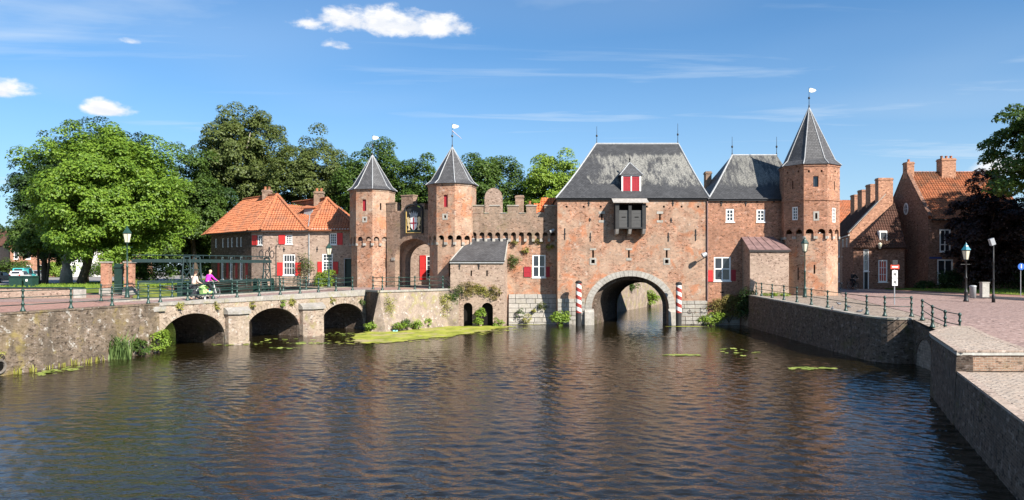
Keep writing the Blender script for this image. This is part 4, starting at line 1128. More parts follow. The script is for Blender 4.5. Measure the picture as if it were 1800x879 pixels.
# ---------------------------------------------------------------- curtain wall with corbel table
YC = 62.0
cw = thing('curtain_wall', 'battlemented brick curtain wall with arched corbel table between tower and water gate', 'wall', (0, YC, 0))
fr = Fr((-4.3, YC, -.6), (1, 0)); W = 3.95+4.3
mb = MB(); nb = []
wu0 = (936-900)*.0477+4.3-.0; wu1 = (959-900)*.0477+4.3
zc = 7.05+.6
win = (wu0, wu1, 3.85+.6, 5.75+.6)
wall(mb, fr, W, zc+.3, [win], .2); mb.build('lower_wall', MT['brick_red'], cw)
window(fr, *win, cw, 1, 1, cross=.48, fw=.1)
shutter(fr, wu0-.72, wu0-.12, 3.9+.6, 4.75+.6, cw, 'crimson_paint'); shutter(fr, wu1+.04, wu1+.34, 3.9+.6, 4.75+.6, cw, 'crimson_paint')
f2 = Fr((-3.5, YC-.26, 7.05), (1, 0)); W2_ = 3.75+3.5; npitch = 11; pit = W2_/npitch
hol = [(pit*(k+.5)-pit*.32, pit*(k+.5)+pit*.32, 0, .58, pit*.32, .26) for k in range(npitch)]
mb = MB(); wall(mb, f2, W2_, 2.15, hol, .26); mb.face(f2.p(0, 2.15), f2.p(W2_, 2.15), f2.p(W2_, 2.15, -.7), f2.p(0, 2.15, -.7)); mb.face(f2.p(0, 0, -.7), f2.p(W2_, 0, -.7), f2.p(W2_, 2.15, -.7), f2.p(0, 2.15, -.7)); mb.build('parapet', MT['brick_brown'], cw)
for k in range(npitch+1):
    mb = MB(); f2.box(mb, max(0, pit*k-pit*.17), min(W2_, pit*k+pit*.17), -.2, .04, -.27, .03); mb.build('corbel', MT['stone_pale'], cw)
for a, b in ((827, 850), (861, 878), (892, 911), (925, 943), (957, 976)):
    u0, u1 = (a-900)*.0477+3.5, (b-900)*.0477+3.5; h_ = .62
    mb = MB(); f2.box(mb, max(0, u0), min(u1, W2_), 2.152, 2.15+h_, -.62, 0); m = mb.build('merlon', MT['brick_brown'], cw)
    mb = MB(); f2.box(mb, max(-.04, u0-.05), min(u1+.05, W2_), 2.15+h_, 2.15+h_+.09, -.68, .06); mb.build('merlon_cap', MT['stone_coping'], m)
for u0, u1 in ((850, 861), (878, 892), (911, 925), (943, 957)):
    mb = MB(); f2.box(mb, (u0-900)*.0477+3.56, (u1-900)*.0477+3.44, 2.153, 2.22, -.66, .05); mb.build('crenel_sill', MT['stone_coping'], cw)
# stone foot of the curtain wall, leaning forward
f3 = Fr((-.28, YC, -.25), (1, 0)); stones(f3, 4.02, 0, 2.72, cw, 'stone_pale', .38, .55, 1.1, batter=.55)
mb = MB(); p = [f3.p(0, 0, .56), f3.p(4.0, 0, .56), f3.p(4.0, 2.7, .02), f3.p(0, 2.7, .02)]; mb.face(*p); mb.build('stone_core', MT['stone_dark'], cw)
# round-topped chimney stack and roofs that look over the battlements
rt = thing('turret_stack', 'round-topped brick stack rising behind the battlements', 'chimney', (-1.6, 66, 8))
f4 = Fr((-2.45, 66, 6.5), (1, 0)); prof = [(0, 0)]+arcpts(.0, 1.62, 4.35, .95, 12)+[(1.62, 0)]; prof = [(u-(.81-u)*-.0, v) for u, v in prof]
MB().rings([[f4.p(u, v, 0) for u, v in prof], [f4.p(.81+(u-.81)*.96, v, -1.1) for u, v in prof]]).build('stack', MT['brick_pale'], rt)
mb = MB(); mb.bx(-3.6, 65.3, 8.2, -1.2, 65.95, 9.3); mb.build('stack_shoulder', MT['brick_brown'], rt)
ch = thing('wall_chimney', 'square brick chimney standing behind the battlements', 'chimney', (.75, 66, 8)); chimney(.3, 65.6, 1.05, 66.3, 7, 11.1, ch, 'brick_brown', 0)
ch = thing('wall_chimney', 'small weathered chimney just left of the orange roof behind the battlements', 'chimney', (1.6, 67, 8)); chimney(1.35, 66.8, 1.85, 67.3, 7, 10.4, ch, 'brick_brown', 1)
rr = thing('rear_building', 'low rear building with new orange tile roof behind the battlements', 'building', (3, 67, 3))
MB().bx(1.9, 66.2, 2.8, 3.9, 70, 8.9).build('wall', MT['brick_brown'], rr)
mb = MB(); pts = [(2.0, 65.6, 8.6), (4.0, 65.6, 8.6), (4.0, 68, 11.1), (2.7, 68, 11.1)]; mb.slab(pts, .1); mb.build('roof_deck', MT['tile_new'], rr)
mb = tiles(MB(), pts); mb.build('roof', MT['tile_new'], rr)
mb = tiles(MB(), [(1.95, 65.5, 8.7), (2.7, 65.5, 8.7), (2.7, 66.0, 10.4), (1.95, 66.0, 10.4)]); mb.build('roof', MT['tile_new'], rr)

# ---------------------------------------------------------------- slate lean-to with two niches
ln = thing('lean_to', 'brick lean-to with dark slate roof and two water niches below the curtain wall', 'lean-to', (-2.6, 60, 0))
YF = 59.3
fr = Fr((-4.95, YF, -.5), (1, 0)); W = 4.27; mb = MB(); nb = []
ez = 5.25+.5
nz = [(1.05, 1.78, .45, 2.37, .365, .5), (2.52, 3.42, .4, 2.37, .45, .5)]
sl = [(1.62, 1.74, 4.5, 4.95, 0, .2), (2.88, 3.0, 4.5, 4.95, 0, .2), (3.88, 3.98, 2.85, 3.5, 0, .2)]
wall(mb, fr, W, ez, nz+sl, .3, back=nb)
f_r, Lr = Fr2((-.68, YF), (-.40, YC), -.5); wall(mb, f_r, Lr, ez, [], .3); mb.face(f_r.p(0, ez), f_r.p(Lr, ez), f_r.p(Lr, 7.0+.5))
f_l, Ll = Fr2((-4.95, YC), (-4.95, YF), -.5); wall(mb, f_l, Ll, ez, [], .3)
mb.build('walls', MT['brick_pale'], ln); close(nb, ln)
for n_ in nz:
    a_, b_ = arcpts(n_[0], n_[1], n_[3]-n_[4], n_[4], 11), arcpts(n_[0]-.2, n_[1]+.2, n_[3]-n_[4], n_[4]+.2, 11)
    for k in range(11):
        q = (a_[k], a_[k+1], b_[k+1], b_[k]); MB().rings([[fr.p(*p, -.03) for p in q], [fr.p(*p, .025+random.uniform(-.006, .006)) for p in q]]).build('voussoir', MT['brick_pale'], ln)
pts = [(-4.95, YF-.2, 5.2), (-.6, YF-.2, 5.2), (-.34, YC, 7.05), (-3.6, YC, 7.05)]
MB().slab(pts, .1).build('roof', MT['slate'], ln)
for a, b in ((pts[1], pts[2]), (pts[3], pts[0])): flash(Vector(a)+V(0, 0, .02), Vector(b)+V(0, 0, .02), ln, 'stone_pale', .06, 'verge_flashing')
flash(Vector(pts[3])+V(0, -.02, .03), Vector(pts[2])+V(0, -.02, .03), ln, 'lead', .05, 'top_flashing')
mb = MB(); fr.box(mb, -.03, W+.06, ez-.22, ez-.1, .02, .14); mb.build('gutter', MT['lead'], ln)
for u_, va, vb_ in ((.75, 5.05, 5.6), (2.3, 5.05, 5.6), (.95, 2.9, 3.5)): anchor(fr, u_, va, vb_, ln)
# ledge below, overgrown
mb = MB(); rs = []
for j, (v_, w_) in enumerate(((0, .55), (1.3, .5), (2.6, .34), (2.95, .02))): rs.append([fr.p(u_, v_-.1, w_) for u_ in (-.2, .7)])
mb.rings(rs, cap=False, close=False); mb.build('buttress', MT['render_battered'], ln)

# ---------------------------------------------------------------- water gate house
YG = 60.5; k_ = YG/1300
def gx(px): return (px-900)*k_
def gz(py): return CAMZ-(py-470)*k_
wg = thing('water_gate', 'massive brick water gate with steep slate roof and wide stone arch over the river', 'gatehouse', (9.87, YG, 0))
XA, XB = gx(980), gx(1243.5); fr = Fr((XA, YG, -.7), (1, 0)); W = XB-XA; H = 10.38+.7
def U(px): return gx(px)-XA
def Vv(py): return gz(py)+.7
ac, ah = gx(1108)-XA, 3.15; acr, asp = 3.98+.7, 1.42+.7
holes = [(ac-ah, ac+ah, 0, acr, acr-asp, 1.0)]
nb = []
for px in (996, 1026, 1056, 1137, 1167, 1198, 1227): holes.append((U(px)-.08, U(px)+.08, Vv(365), Vv(361.5), 0, .3))
for px in (1058, 1160): holes.append((U(px)-.07, U(px)+.07, Vv(387), Vv(376), 0, .3))
for px in (1042.5, 1105.5, 1172): holes.append((U(px)-.075, U(px)+.075, Vv(453), Vv(440), 0, .3))
for px in (1042.5, 1172): holes.append((U(px)-.14, U(px)+.14, Vv(462.8), Vv(456.6), 0, .3))
mb = MB(); wall(mb, fr, W, H, holes, .3, back=nb)
YB = 69.5
for a, b, hh in (((XB, YG), (XB, YB), H), ((XB, YB), (XA, YB), H), ((XA, YB), (XA, YG), H)):
    f_, L_ = Fr2(a, b, -.7)
    if a == (XB, YB):
        bc = XB-12.0; wall(mb, f_, L_, hh, [(bc-2.2, bc+2.2, 0, 3.3+.7, 2.1, .5)], .5)
    else: wall(mb, f_, L_, hh, [], .3)
mb.build('walls', MT['brick_red'], wg); close(nb[1:], wg)
# tunnel: inner order, then vault narrowing to the far arch
o1 = [(ac-ah, 0)]+arcpts(ac-ah, ac+ah, asp, acr-asp, 18)+[(ac+ah, 0)]
i1 = [(ac+.1-2.75, 0)]+arcpts(ac+.1-2.75, ac+.1+2.75, asp, acr-asp-.28, 18)+[(ac+.1+2.75, 0)]
i2 = [(12-XA-2.2, 0)]+arcpts(12-XA-2.2, 12-XA+2.2, 1.9, 2.1, 18)+[(12-XA+2.2, 0)]
mb = MB()
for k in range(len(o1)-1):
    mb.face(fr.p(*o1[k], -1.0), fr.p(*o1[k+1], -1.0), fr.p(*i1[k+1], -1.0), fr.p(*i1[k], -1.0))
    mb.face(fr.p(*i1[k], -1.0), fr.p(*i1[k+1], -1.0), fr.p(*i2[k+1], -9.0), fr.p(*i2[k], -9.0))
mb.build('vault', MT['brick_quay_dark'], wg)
nv = 31; ia, oa_ = arcpts(ac-ah, ac+ah, asp, acr-asp, nv), arcpts(ac-ah-.55, ac+ah+.55, asp, acr-asp+.47, nv)
for k in range(nv):
    t = .03; lp = lambda p, q, s: (p[0]+(q[0]-p[0])*s, p[1]+(q[1]-p[1])*s)
    q = (lp(ia[k], ia[k+1], t), lp(ia[k], ia[k+1], 1-t), lp(oa_[k], oa_[k+1], 1-t), lp(oa_[k], oa_[k+1], t)); w = .05+random.uniform(-.012, .012)
    MB().rings([[fr.p(*p, -.12) for p in q], [fr.p(*p, w) for p in q]]).build('voussoir', MT['stone_pale'], wg)
# jamb stones under the arch ring and stone foot on both sides
fj = Fr((XA, YG, -.7), (1, 0))
for side in (-1, 1):
    e0, e1 = (ac-ah-.55, ac-ah) if side < 0 else (ac+ah, ac+ah+.55)
    v = .1; 
    while v < asp-.02:
        hh = min(.38, asp-v); mb = MB(); fr.box(mb, e0+.006, e1-.006, v+.006, v+hh-.006, -.6, .055+random.uniform(-.01, .01)); mb.build('jamb_stone', MT['stone_pale'], wg); v += hh
f5 = Fr((XA, YG, -.3), (1, 0)); stones(f5, ac-ah-.56, 0, 2.45, wg, 'stone_pale', .35, .5, .95, proud=.06)
f5 = Fr((XA+ac+ah+.56, YG, -.3), (1, 0)); stones(f5, W-(ac+ah+.56), 0, 2.3, wg, 'stone_pale', .35, .5, .95, proud=.06)
# projecting pier feet at the arch
for a, b in ((ac-ah-.6, ac-ah+.16), (ac+ah-.05, ac+ah+.6)):
    mb = MB(); mb.rings([[fr.p(a, 0, 0), fr.p(b, 0, 0), fr.p(b, 0, .42), fr.p(a, 0, .42)], [fr.p(a, 1.75, 0), fr.p(b, 1.75, 0), fr.p(b, 1.75, .3), fr.p(a, 1.75, .3)], [fr.p(a, 2.0, -.02), fr.p(b, 2.0, -.02), fr.p(b, 2.0, .02), fr.p(a, 2.0, .02)]]); mb.build('pier_foot', MT['stone_pale'], wg)
for px in (1042.5, 1105.5, 1172):
    mb = MB(); fr.box(mb, U(px)-.26, U(px)+.26, Vv(439.6), Vv(436.5), -.1, .025); mb.build('loophole_stone', MT['stone_pale'], wg)
    if px == 1105.5: mb = MB(); fr.box(mb, U(px)-.22, U(px)+.22, Vv(458), Vv(453.3), -.1, .025); mb.build('loophole_stone', MT['stone_pale'], wg)
    else:
        mb = MB(); a, b, c, d_ = U(px)-.27, U(px)+.27, Vv(465.5), Vv(453.4)
        for q in ((a, U(px)-.142, c, d_), (U(px)+.142, b, c, d_), (U(px)-.142, U(px)+.142, c, Vv(463)), (U(px)-.142, U(px)+.142, Vv(456.4), d_)): fr.box(mb, *q, -.1, .03)
        mb.build('loophole_stone', MT['stone_pale'], wg)
for px in (1058, 1160): slit_blocks(fr, U(px), Vv(387), Vv(376), wg)
for px, a, b in ((993, 421, 401), (1038, 424, 409), (1175, 424, 409), (1223, 423, 403), (1035, 352, 362), (1183, 352, 362), (1037, 389, 383), (1180, 391, 383)): anchor(fr, U(px), Vv(max(a, b)), Vv(min(a, b)), wg)
mb = MB(); mb.bx(XA-.1, YG-.16, 10.2, XB+.05, YG-.005, 10.34); mb.build('eaves_board', MT['black_wood'], wg)
# roof
rz = 15.55; e0, e1 = YG-.28, YB+.28; A_, B_, C_, D_ = (XA-.16, e0, 10.34), (XB+.12, e0, 10.34), (XB+.12, e1, 10.34), (XA-.16, e1, 10.34); R1, R2 = (7.4, 65, rz), (14.62, 65, rz)
mb = MB()
# the slopes ease out a little at the eaves
def slope(mb, a, b, c, d, n=6, sag=.22):
    a, b, c, d = map(Vector, (a, b, c, d)); rs = []
    for k in range(n+1):
        s = k/n; off = Vector((0, 0, -sag*math.sin(math.pi*s)*(1-s*.5))); rs.append([a.lerp(d, s)+off*(s > 0), b.lerp(c, s)+off*(s > 0)])
    mb.rings(rs, cap=False, close=False)
slope(mb, A_, B_, R2, R1); slope(mb, B_, C_, R2, R2); slope(mb, C_, D_, R1, R2); slope(mb, D_, A_, R1, R1)
mb.face(A_, D_, C_, B_)
ro = mb.build('roof', MT['slate_lichen'], wg)
flash(R1, R2, ro, 'lead', .1, 'ridge_flashing')
def hipline(a, r, sag=.22):
    a, r = Vector(a), Vector(r); pts = []
    for k in range(7):
        s = k/6; pts.append(a.lerp(r, s)+Vector((0, 0, -sag*math.sin(math.pi*s)*(1-s*.5)+.02)))
    MB().path(pts, .07, 6).build('hip_flashing', MT['lead'], ro)
for a, r in ((A_, R1), (B_, R2)): hipline(a, r)
finial((R1[0]+.05, 65, rz), 1.7, wg, False); finial((R2[0]-.05, 65, rz), 1.95, wg, False)
# red-shuttered dormer
du0, du1 = 9.02, 10.62; dyf = 60.95
fd = Fr((du0, dyf, 10.8), (1, 0)); dw_ = du1-du0
mb = MB(); mb.rings([[(du0, dyf+.02, 10.6), (du1, dyf+.02, 10.6), (du1, dyf+.02, 12.35), (du0, dyf+.02, 12.35)], [(du0, 62.6, 10.6), (du1, 62.6, 10.6), (du1, 62.6, 12.35), (du0, 62.6, 12.35)]]); dmr = mb.build('dormer', MT['slate'], wg)
mb = MB()
for a in ((0, .12, 0, 1.5), (dw_-.12, dw_, 0, 1.5), (dw_/2-.045, dw_/2+.045, .1, 1.4), (.12, dw_-.12, 0, .1), (.12, dw_-.12, 1.4, 1.5)): fd.box(mb, *a, -.03, .07)
mb.build('dormer_frame', MT['white_paint'], dmr)
for a, b in ((.125, dw_/2-.05), (dw_/2+.05, dw_-.125)):
    n = 4
    for q in range(n): pass
    mb = MB()
    for q in range(n): fd.box(mb, a+(b-a)*q/n+.004, a+(b-a)*(q+1)/n-.004, .105, 1.395, -.02, .03)
    fd.box(mb, a, b, .2, .27, .03, .05); fd.box(mb, a, b, 1.2, 1.27, .03, .05); mb.build('dormer_shutter', MT['crimson_paint'], dmr)
pk = ((du0+du1)/2, dyf+.75, 13.45); ea, eb = (du0-.17, dyf-.18, 12.3), (du1+.17, dyf-.18, 12.3); ec, ed = (du1+.17, 63.1, 12.3), (du0-.17, 63.1, 12.3); pk2 = ((du0+du1)/2, 63.3, 13.45)
mb = MB(); mb.face(ea, eb, pk); mb.face(eb, ec, pk2, pk); mb.face(ed, ea, pk, pk2); mb.face(ea, ed, ec, eb); mb.build('dormer_roof', MT['slate'], dmr)
for a in (ea, eb): flash(a, pk, dmr, 'lead', .045)
finial(pk, .75, wg, False)
# projecting hoist box over the arch
hb = thing('hoist_box', 'black timber box with two hatches and plank roof projecting over the arch', 'hoist', (gx(1105), YG, 7.7))
ha, hb1 = gx(1079), gx(1132); yh = YG-.95
zt, zbot = gz(359), gz(403)
mb = MB(); mb.bx(ha, yh, zbot-.02, ha+.3, YG, zt); mb.bx(hb1-.3, yh, zbot-.02, hb1, YG, zt); mb.bx(ha+.3, yh+.02, zbot, hb1-.3, YG, zbot+.1); mb.build('side_posts', MT['black_wood'], hb)
mb = MB(); xm = (ha+hb1)/2-.05; mb.bx(xm-.12, yh+.01, zbot+.1, xm+.12, yh+.2, zt-.15); mb.build('centre_post', MT['black_wood'], hb)
for a, b in ((ha+.31, xm-.125), (xm+.125, hb1-.31)):
    n = 5; hh = (gz(371)-zbot-.1)
    d_ = None
    for q in range(n):
        mb = MB(); mb.bx(a, yh+.12, zbot+.1+hh*q/n+.004, b, yh+.16, zbot+.1+hh*(q+1)/n-.004); mb.build('hatch_plank', c_plain('hatch_paint', (.06, .058, .056), rough=.6), hb)
    MB().bx((a+b)/2-.16, yh+.105, zbot+.9, (a+b)/2+.16, yh+.119, zbot+.97).build('hatch_slot', MT['dark_void'], hb)
mb = MB(); mb.bx(ha+.3, YG-.1, zbot+.1, hb1-.3, YG-.02, zt); mb.build('back_board', MT['dark_void'], hb)
for k in range(6):
    x0, x1 = ha-.22, hb1+.16
    a = k/6; b = (k+1)/6; y0, y1 = yh-.22+a*1.15, yh-.22+b*1.15-.01; z0 = zt+.02+a*.42; z1 = zt+.02+b*.42
    MB().rings([[(x0+random.uniform(-.06, .04), y0, z0), (x1, y0, z0), (x1, y1, z1), (x0, y1, z1)], [(x0, y0, z0+.09), (x1+random.uniform(-.06, .05), y0, z0+.09), (x1, y1, z1+.09), (x0, y1, z1+.09)]]).build('roof_plank', MT['weathered_wood'], hb)
for x in (ha+.15, xm, hb1-.15):
    MB().rings([[(x-.13, yh-.06, zbot-.03), (x+.13, yh-.06, zbot-.03), (x+.13, YG, zbot-.03), (x-.13, YG, zbot-.03)], [(x-.11, yh+.18, zbot-.42), (x+.11, yh+.18, zbot-.42), (x+.11, YG, zbot-.55), (x-.11, YG, zbot-.55)]]).build('bracket', MT['weathered_wood'], hb)
# mooring posts with spiral stripes
for px, lab in ((1017, 'red and white striped mooring post left of the water gate arch'), (1193, 'red and white striped mooring post right of the water gate arch')):
    y = 59.35; x = (px-900)*y/1300; top_ = 3.42 if px < 1100 else 3.3
    p = thing('mooring_post', lab, 'mooring post', (x, y, -.5), 'striped posts at the water gate')
    MB().lathe((x, y, 1.05), [(.235, 0), (.23, top_-1.05)], 16).build('striped_shaft', MT['barber_stripe'], p, smooth=False)
    MB().lathe((x, y, -.6), [(.225, 0), (.233, 1.649)], 14).build('tarred_foot', MT['black_wood'], p)
    MB().lathe((x, y, top_+.001), [(.27, 0), (.27, .1), (.18, .2), (.02, .24)], 14).build('cap', MT['black_iron'], p)
MB().path([(XB-.02, YG-.08, 2.0), (XB-.02, YG-.08, 10.1)], .055, 6).build('downpipe', MT['lead_red'], wg)
gf = MB(); gu = U(1212)
gf.path([fr.p(gu+.2*math.cos(t)*(.5+.5*t/6), Vv(548)+.13*math.sin(t), .1) for t in [k*.5 for k in range(13)]], .016, 4)
gf.path([fr.p(gu+.42, Vv(546), .1), fr.p(gu+.46, Vv(549), .1), fr.p(gu+.4, Vv(551), .1)], .016, 4)
gf.build('graffiti_scrawl', MT['black_iron'], wg)
# floodlight on an arm
fl = thing('floodlight', 'black floodlight on a bracket at the right edge of the gatehouse', 'floodlight', (gx(1234), YG-.6, 5.4))
MB().path([(gx(1240), YG-.02, gz(452)), (gx(1236), YG-.5, gz(450)), (gx(1234), YG-.75, gz(449))], .035, 6).build('arm', MT['black_iron'], fl)
MB().path([(gx(1237), YG-.8, gz(446)), (gx(1230), YG-.85, gz(450))], [.16, .2], 10).build('lamp_head', MT['grey_metal'], fl)
fl = thing('floodlight', 'small black floodlight on the curtain wall beside the gatehouse', 'floodlight', (gx(970), 61.6, 7.6))
MB().path([(3.6, 61.7, 7.7), (3.35, 61.25, 7.75)], .03, 6).build('arm', MT['black_iron'], fl)
MB().path([(3.5, 61.2, 7.82), (3.15, 61.15, 7.62)], [.12, .15], 10).build('lamp_head', MT['grey_metal'], fl)

# ---------------------------------------------------------------- right wing
rw = thing('gate_wing', 'brick wing with slate roof between the water gate and the tall corner tower', 'building', (19, YG, 0))
X0, X1 = XB+.03, 22.4; fr = Fr((X0, YG+.04, -.7), (1, 0)); W = X1-X0; H = 10.3+.7
def U2(px): return (px-900)*(YG+.04)/1300-X0
wins = [(U2(1276), U2(1290.5), Vv(390), Vv(367), 2, 3, None), (U2(1330), U2(1345), Vv(390), Vv(368), 2, 3, None), (U2(1255), U2(1284.5), Vv(494), Vv(451.5), 2, 3, .5)]
mb = MB(); nb = []
small = [(U2(px)-.07, U2(px)+.07, Vv(355.5), Vv(352.5), 0, .3) for px in (1268, 1301, 1331, 1361)]+[(U2(1269.5)-.16, U2(1269.5)+.16, Vv(515), Vv(512.5), 0, .3)]
wall(mb, fr, W, H, [w_[:4]+(0, .2) for w_ in wins]+small, .2, back=nb); 
mb.build('front_wall', MT['brick_tower'], rw); close(nb[3:], rw)
for w_ in wins[:2]: window(fr, *w_[:4], rw, 2, 3, fw=.12, bw=.05)
window(fr, *wins[2][:4], rw, 1, 1, cross=.5, fw=.11)
shutter(fr, wins[2][0]-.62, wins[2][0]-.1, Vv(495), Vv(475), rw); shutter(fr, wins[2][1]+.03, wins[2][1]+.4, Vv(494), Vv(474), rw, 'crimson_paint')
mb = MB(); mb.bx(X0, 61.5, -.7, X1+3, 70, 10.2); mb.build('rear_wall', MT['brick_tower'], rw)
mb = MB(); mb.bx(X0, YG-.14, 10.12, X1, YG+.035, 10.26); mb.build('eaves_board', MT['black_wood'], rw)
for px in (1268, 1311): anchor(fr, U2(px), Vv(362), Vv(352), rw)
a_, b_, c_, d_ = (X0-.02, YG-.24, 10.26), (24.2, YG-.24, 10.26), (24.2, 67.8, 10.26), (X0-.02, 67.8, 10.26); r1, r2 = (19.05, 64, 14.4), (22.9, 64, 14.4)
mb = MB(); slope(mb, a_, b_, r2, r1, sag=.15); slope(mb, b_, c_, r2, r2, sag=.15); slope(mb, c_, d_, r1, r2, sag=.15); slope(mb, d_, a_, r1, r1, sag=.15); mb.face(a_, d_, c_, b_)
ro = mb.build('roof', MT['slate_lichen_less'], rw); flash(r1, r2, ro, 'lead', .09, 'ridge_flashing'); hipline(a_, r1, .15)
finial(r1, 1.75, rw, False); finial(r2, 1.75, rw, False)
ch = chimney(17.15, 65.4, 17.65, 66.1, 10, 13.2, rw, 'brick_brown', 0)
# stone plinth and foot in the water
f5 = Fr((X0+.02, YG+.04, -.3), (1, 0)); stones(f5, 2.6, 0, 1.15, rw, 'stone_grey', .38, .5, 1, proud=.08)
# stair annex with a red-leaded roof
sa = thing('stair_annex', 'plain brick annex with rusty red metal roof leaning on the wing', 'annex', (20.4, 59.5, 2.3))
ax0, ax1, ay = 18.86, 21.95, 58.62; fr = Fr((ax0, ay, -.6), (1, 0)); mb = MB(); H = 6.08+.6; wall(mb, fr, ax1-ax0, H, [], .2)
f_, L_ = Fr2((ax0, YG+.1), (ax0, ay), -.6); wall(mb, f_, L_, H, [], .2); mb.face(f_.p(0, H), f_.p(L_, H), f_.p(0, H+1.05))
f_, L_ = Fr2((ax1, ay), (ax1, YG+.1), -.6); wall(mb, f_, L_, H, [], .2); mb.face(f_.p(0, H), f_.p(L_, H), f_.p(L_, H+1.05))
mb.build('walls', MT['brick_pale'], sa)
pts = [(ax0-.08, ay-.14, 6.1), (ax1+.1, ay-.14, 6.1), (ax1-.55, YG+.03, 7.2), (ax0-.08, YG+.03, 7.2)]; MB().slab(pts, .07).build('roof', MT['lead_red'], sa)
for k in range(1, 5):
    t = k/5; a = Vector(pts[0]).lerp(Vector(pts[1]), t); b = Vector(pts[3]).lerp(Vector(pts[2]), t); MB().tube(a+V(0, 0, .02), b+V(0, 0, .02), .025, None, 5).build('roof_seam', MT['lead_red'], sa)
mb = MB(); fr.box(mb, -.08, ax1-ax0+.08, H-.14, H-.03, .01, .13); mb.build('gutter', MT['black_wood'], sa)
# tall corner tower
itC = {7: [('win', .1, .5, 8.45, 9.5), ('slit', -.1, .12, 10.9, 11.6), ('hole', -.55, .12, 12.2, 12.35), ('hole', .4, .12, 12.2, 12.35), ('slit', .3, .14, 3.7, 4.7)],
       0: [('dark', .02, .4, 11.0, 11.85), ('key', .05, .16, 8.5, 8.95), ('hole', -.5, .14, 12.15, 12.32), ('hole', .45, .14, 12.15, 12.32), ('slit', -.05, .13, 4.2, 4.9)],
       1: [('win', .05, .5, 8.25, 9.4), ('slit', .1, .12, 10.8, 11.5), ('hole', .2, .12, 12.2, 12.35)]}
tower('corner_tower', 'tallest octagonal brick tower with slate spire at the right end of the gate', 24.1, 60.0, 2.16, 2.3, 2.46, 1.9, 7.1, 12.8, 17.7, -9, 'brick_tower', 'slate', itC, hidden=(3, 4, 5), fin=1.75, flare=.28, mat_low='brick_red')
rot = R(-9)-math.pi/2+math.pi/8
MB().prism(octo(24.1, 60, 2.36, rot), 9.95, 10.08).build('string_course', MT['brick_tower'], bpy.data.objects['corner_tower'])
# ---------------------------------------------------------------- mill house with two hipped pantile roofs
mh = thing('mill_house', 'pale brick house with two hipped orange pantile roofs and red shutters', 'house', (-20, 70, 3))
ZG = 2.75
P0, P1, P2, P3, P4 = (-30.6, 75.2), (-24.25, 68.85), (-22.85, 68.0), (-18.65, 68.0), (-14.3, 68.0)
EV = 8.12
fr1, L1 = Fr2(P0, P1, ZG-1.9); fr2, L2 = Fr2(P1, P2, ZG); fr3, L3 = Fr2(P2, P3, ZG); fr4, L4 = Fr2(P3, P4, ZG)
H1, H = EV-ZG+1.9, EV-ZG
mb = MB(); nb = []
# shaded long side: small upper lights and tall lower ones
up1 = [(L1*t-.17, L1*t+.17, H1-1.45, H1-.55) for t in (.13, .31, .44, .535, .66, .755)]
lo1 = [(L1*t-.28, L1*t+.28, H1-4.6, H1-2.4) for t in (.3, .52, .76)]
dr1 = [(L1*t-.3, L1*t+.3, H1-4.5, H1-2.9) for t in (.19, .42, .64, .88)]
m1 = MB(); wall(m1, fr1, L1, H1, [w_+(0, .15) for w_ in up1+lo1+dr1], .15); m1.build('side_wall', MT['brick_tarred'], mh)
w2 = (L2*.52, L2*.52+.62, H-1.35, H-.45); wall(mb, fr2, L2, H, [w2+(0, .15)], .15)
k68 = 68/1300
def u3(px): return (px-900)*k68+22.85
def u4(px): return (px-900)*k68+18.65
def v3(py): return CAMZ-(py-470)*k68-ZG
wa = (u3(502), u3(514), v3(429), v3(413)); wb = (u3(497.5), u3(519), v3(484), v3(447))
wall(mb, fr3, L3, H, [wa+(0, .15), wb+(0, .15)], .15)
wc = (u4(580), u4(592), v3(430), v3(410)); wd = (u4(566.5), u4(585), v3(481), v3(446)); de = (u4(606), u4(619), 0, v3(455))
wall(mb, fr4, L4, H, [wc+(0, .15), wd+(0, .15), de+(0, .25)], .15, back=nb)
mb.face((*P4, ZG), (-12.5, 76, ZG), (-12.5, 76, EV), (*P4, EV))
mb.build('walls', MT['brick_pale'], mh); close(nb[2:], mh, 'green_dark', 'door')
mb = MB(); fr4.box(mb, de[0]-.06, de[0], 0, de[3]+.06, -.1, .03); fr4.box(mb, de[1], de[1]+.06, 0, de[3]+.06, -.1, .03); fr4.box(mb, de[0], de[1], de[3], de[3]+.06, -.1, .03); mb.build('door_frame', MT['lead'], mh)
for w_ in up1: window(fr1, *w_, mh, 1, 2, sill=False, fw=.05, mat='white_paint')
for w_ in lo1: window(fr1, *w_, mh, 1, 3, fw=.1, mat='white_paint', glass='glass_curtain')
for w_ in dr1:
    mb = MB(); fr1.box(mb, *w_, -.13, -.05); mb.build('shutter', MT['crimson_paint'], mh)
window(fr2, *w2, mh, 2, 3, fw=.07); shutter(fr2, w2[0]-.72, w2[0]-.05, w2[2], w2[3], mh)
window(fr3, *wa, mh, 3, 4, fw=.09, bw=.035); shutter(fr3, wa[0]-.62, wa[0]-.03, wa[2]-.02, wa[3]+.02, mh)
window(fr3, *wb, mh, 4, 3, cross=None, fw=.1, bw=.035); 
shutter(fr3, wb[0]-.52, wb[0]-.02, wb[2]-.02, wb[2]+1.18, mh); shutter(fr3, wb[1]+.02, wb[1]+.54, wb[2]-.02, wb[2]+1.18, mh)
window(fr4, *wc, mh, 3, 4, fw=.09, bw=.035); shutter(fr4, wc[1]+.03, wc[1]+.55, wc[2]-.02, wc[3]+.02, mh)
window(fr4, *wd, mh, 3, 6, fw=.1, bw=.035); shutter(fr4, wd[0]-.42, wd[0]-.02, wd[2]-.02, wd[2]+1.1, mh); shutter(fr4, wd[1]+.02, wd[1]+.5, wd[2]-.02, wd[2]+1.1, mh)
for u_, v_ in ((.55, 3.45), (1.9, 3.4)): anchor(fr3, u_, v_, v_+.4, mh)
anchor(fr4, .75, 3.4, 3.85, mh)
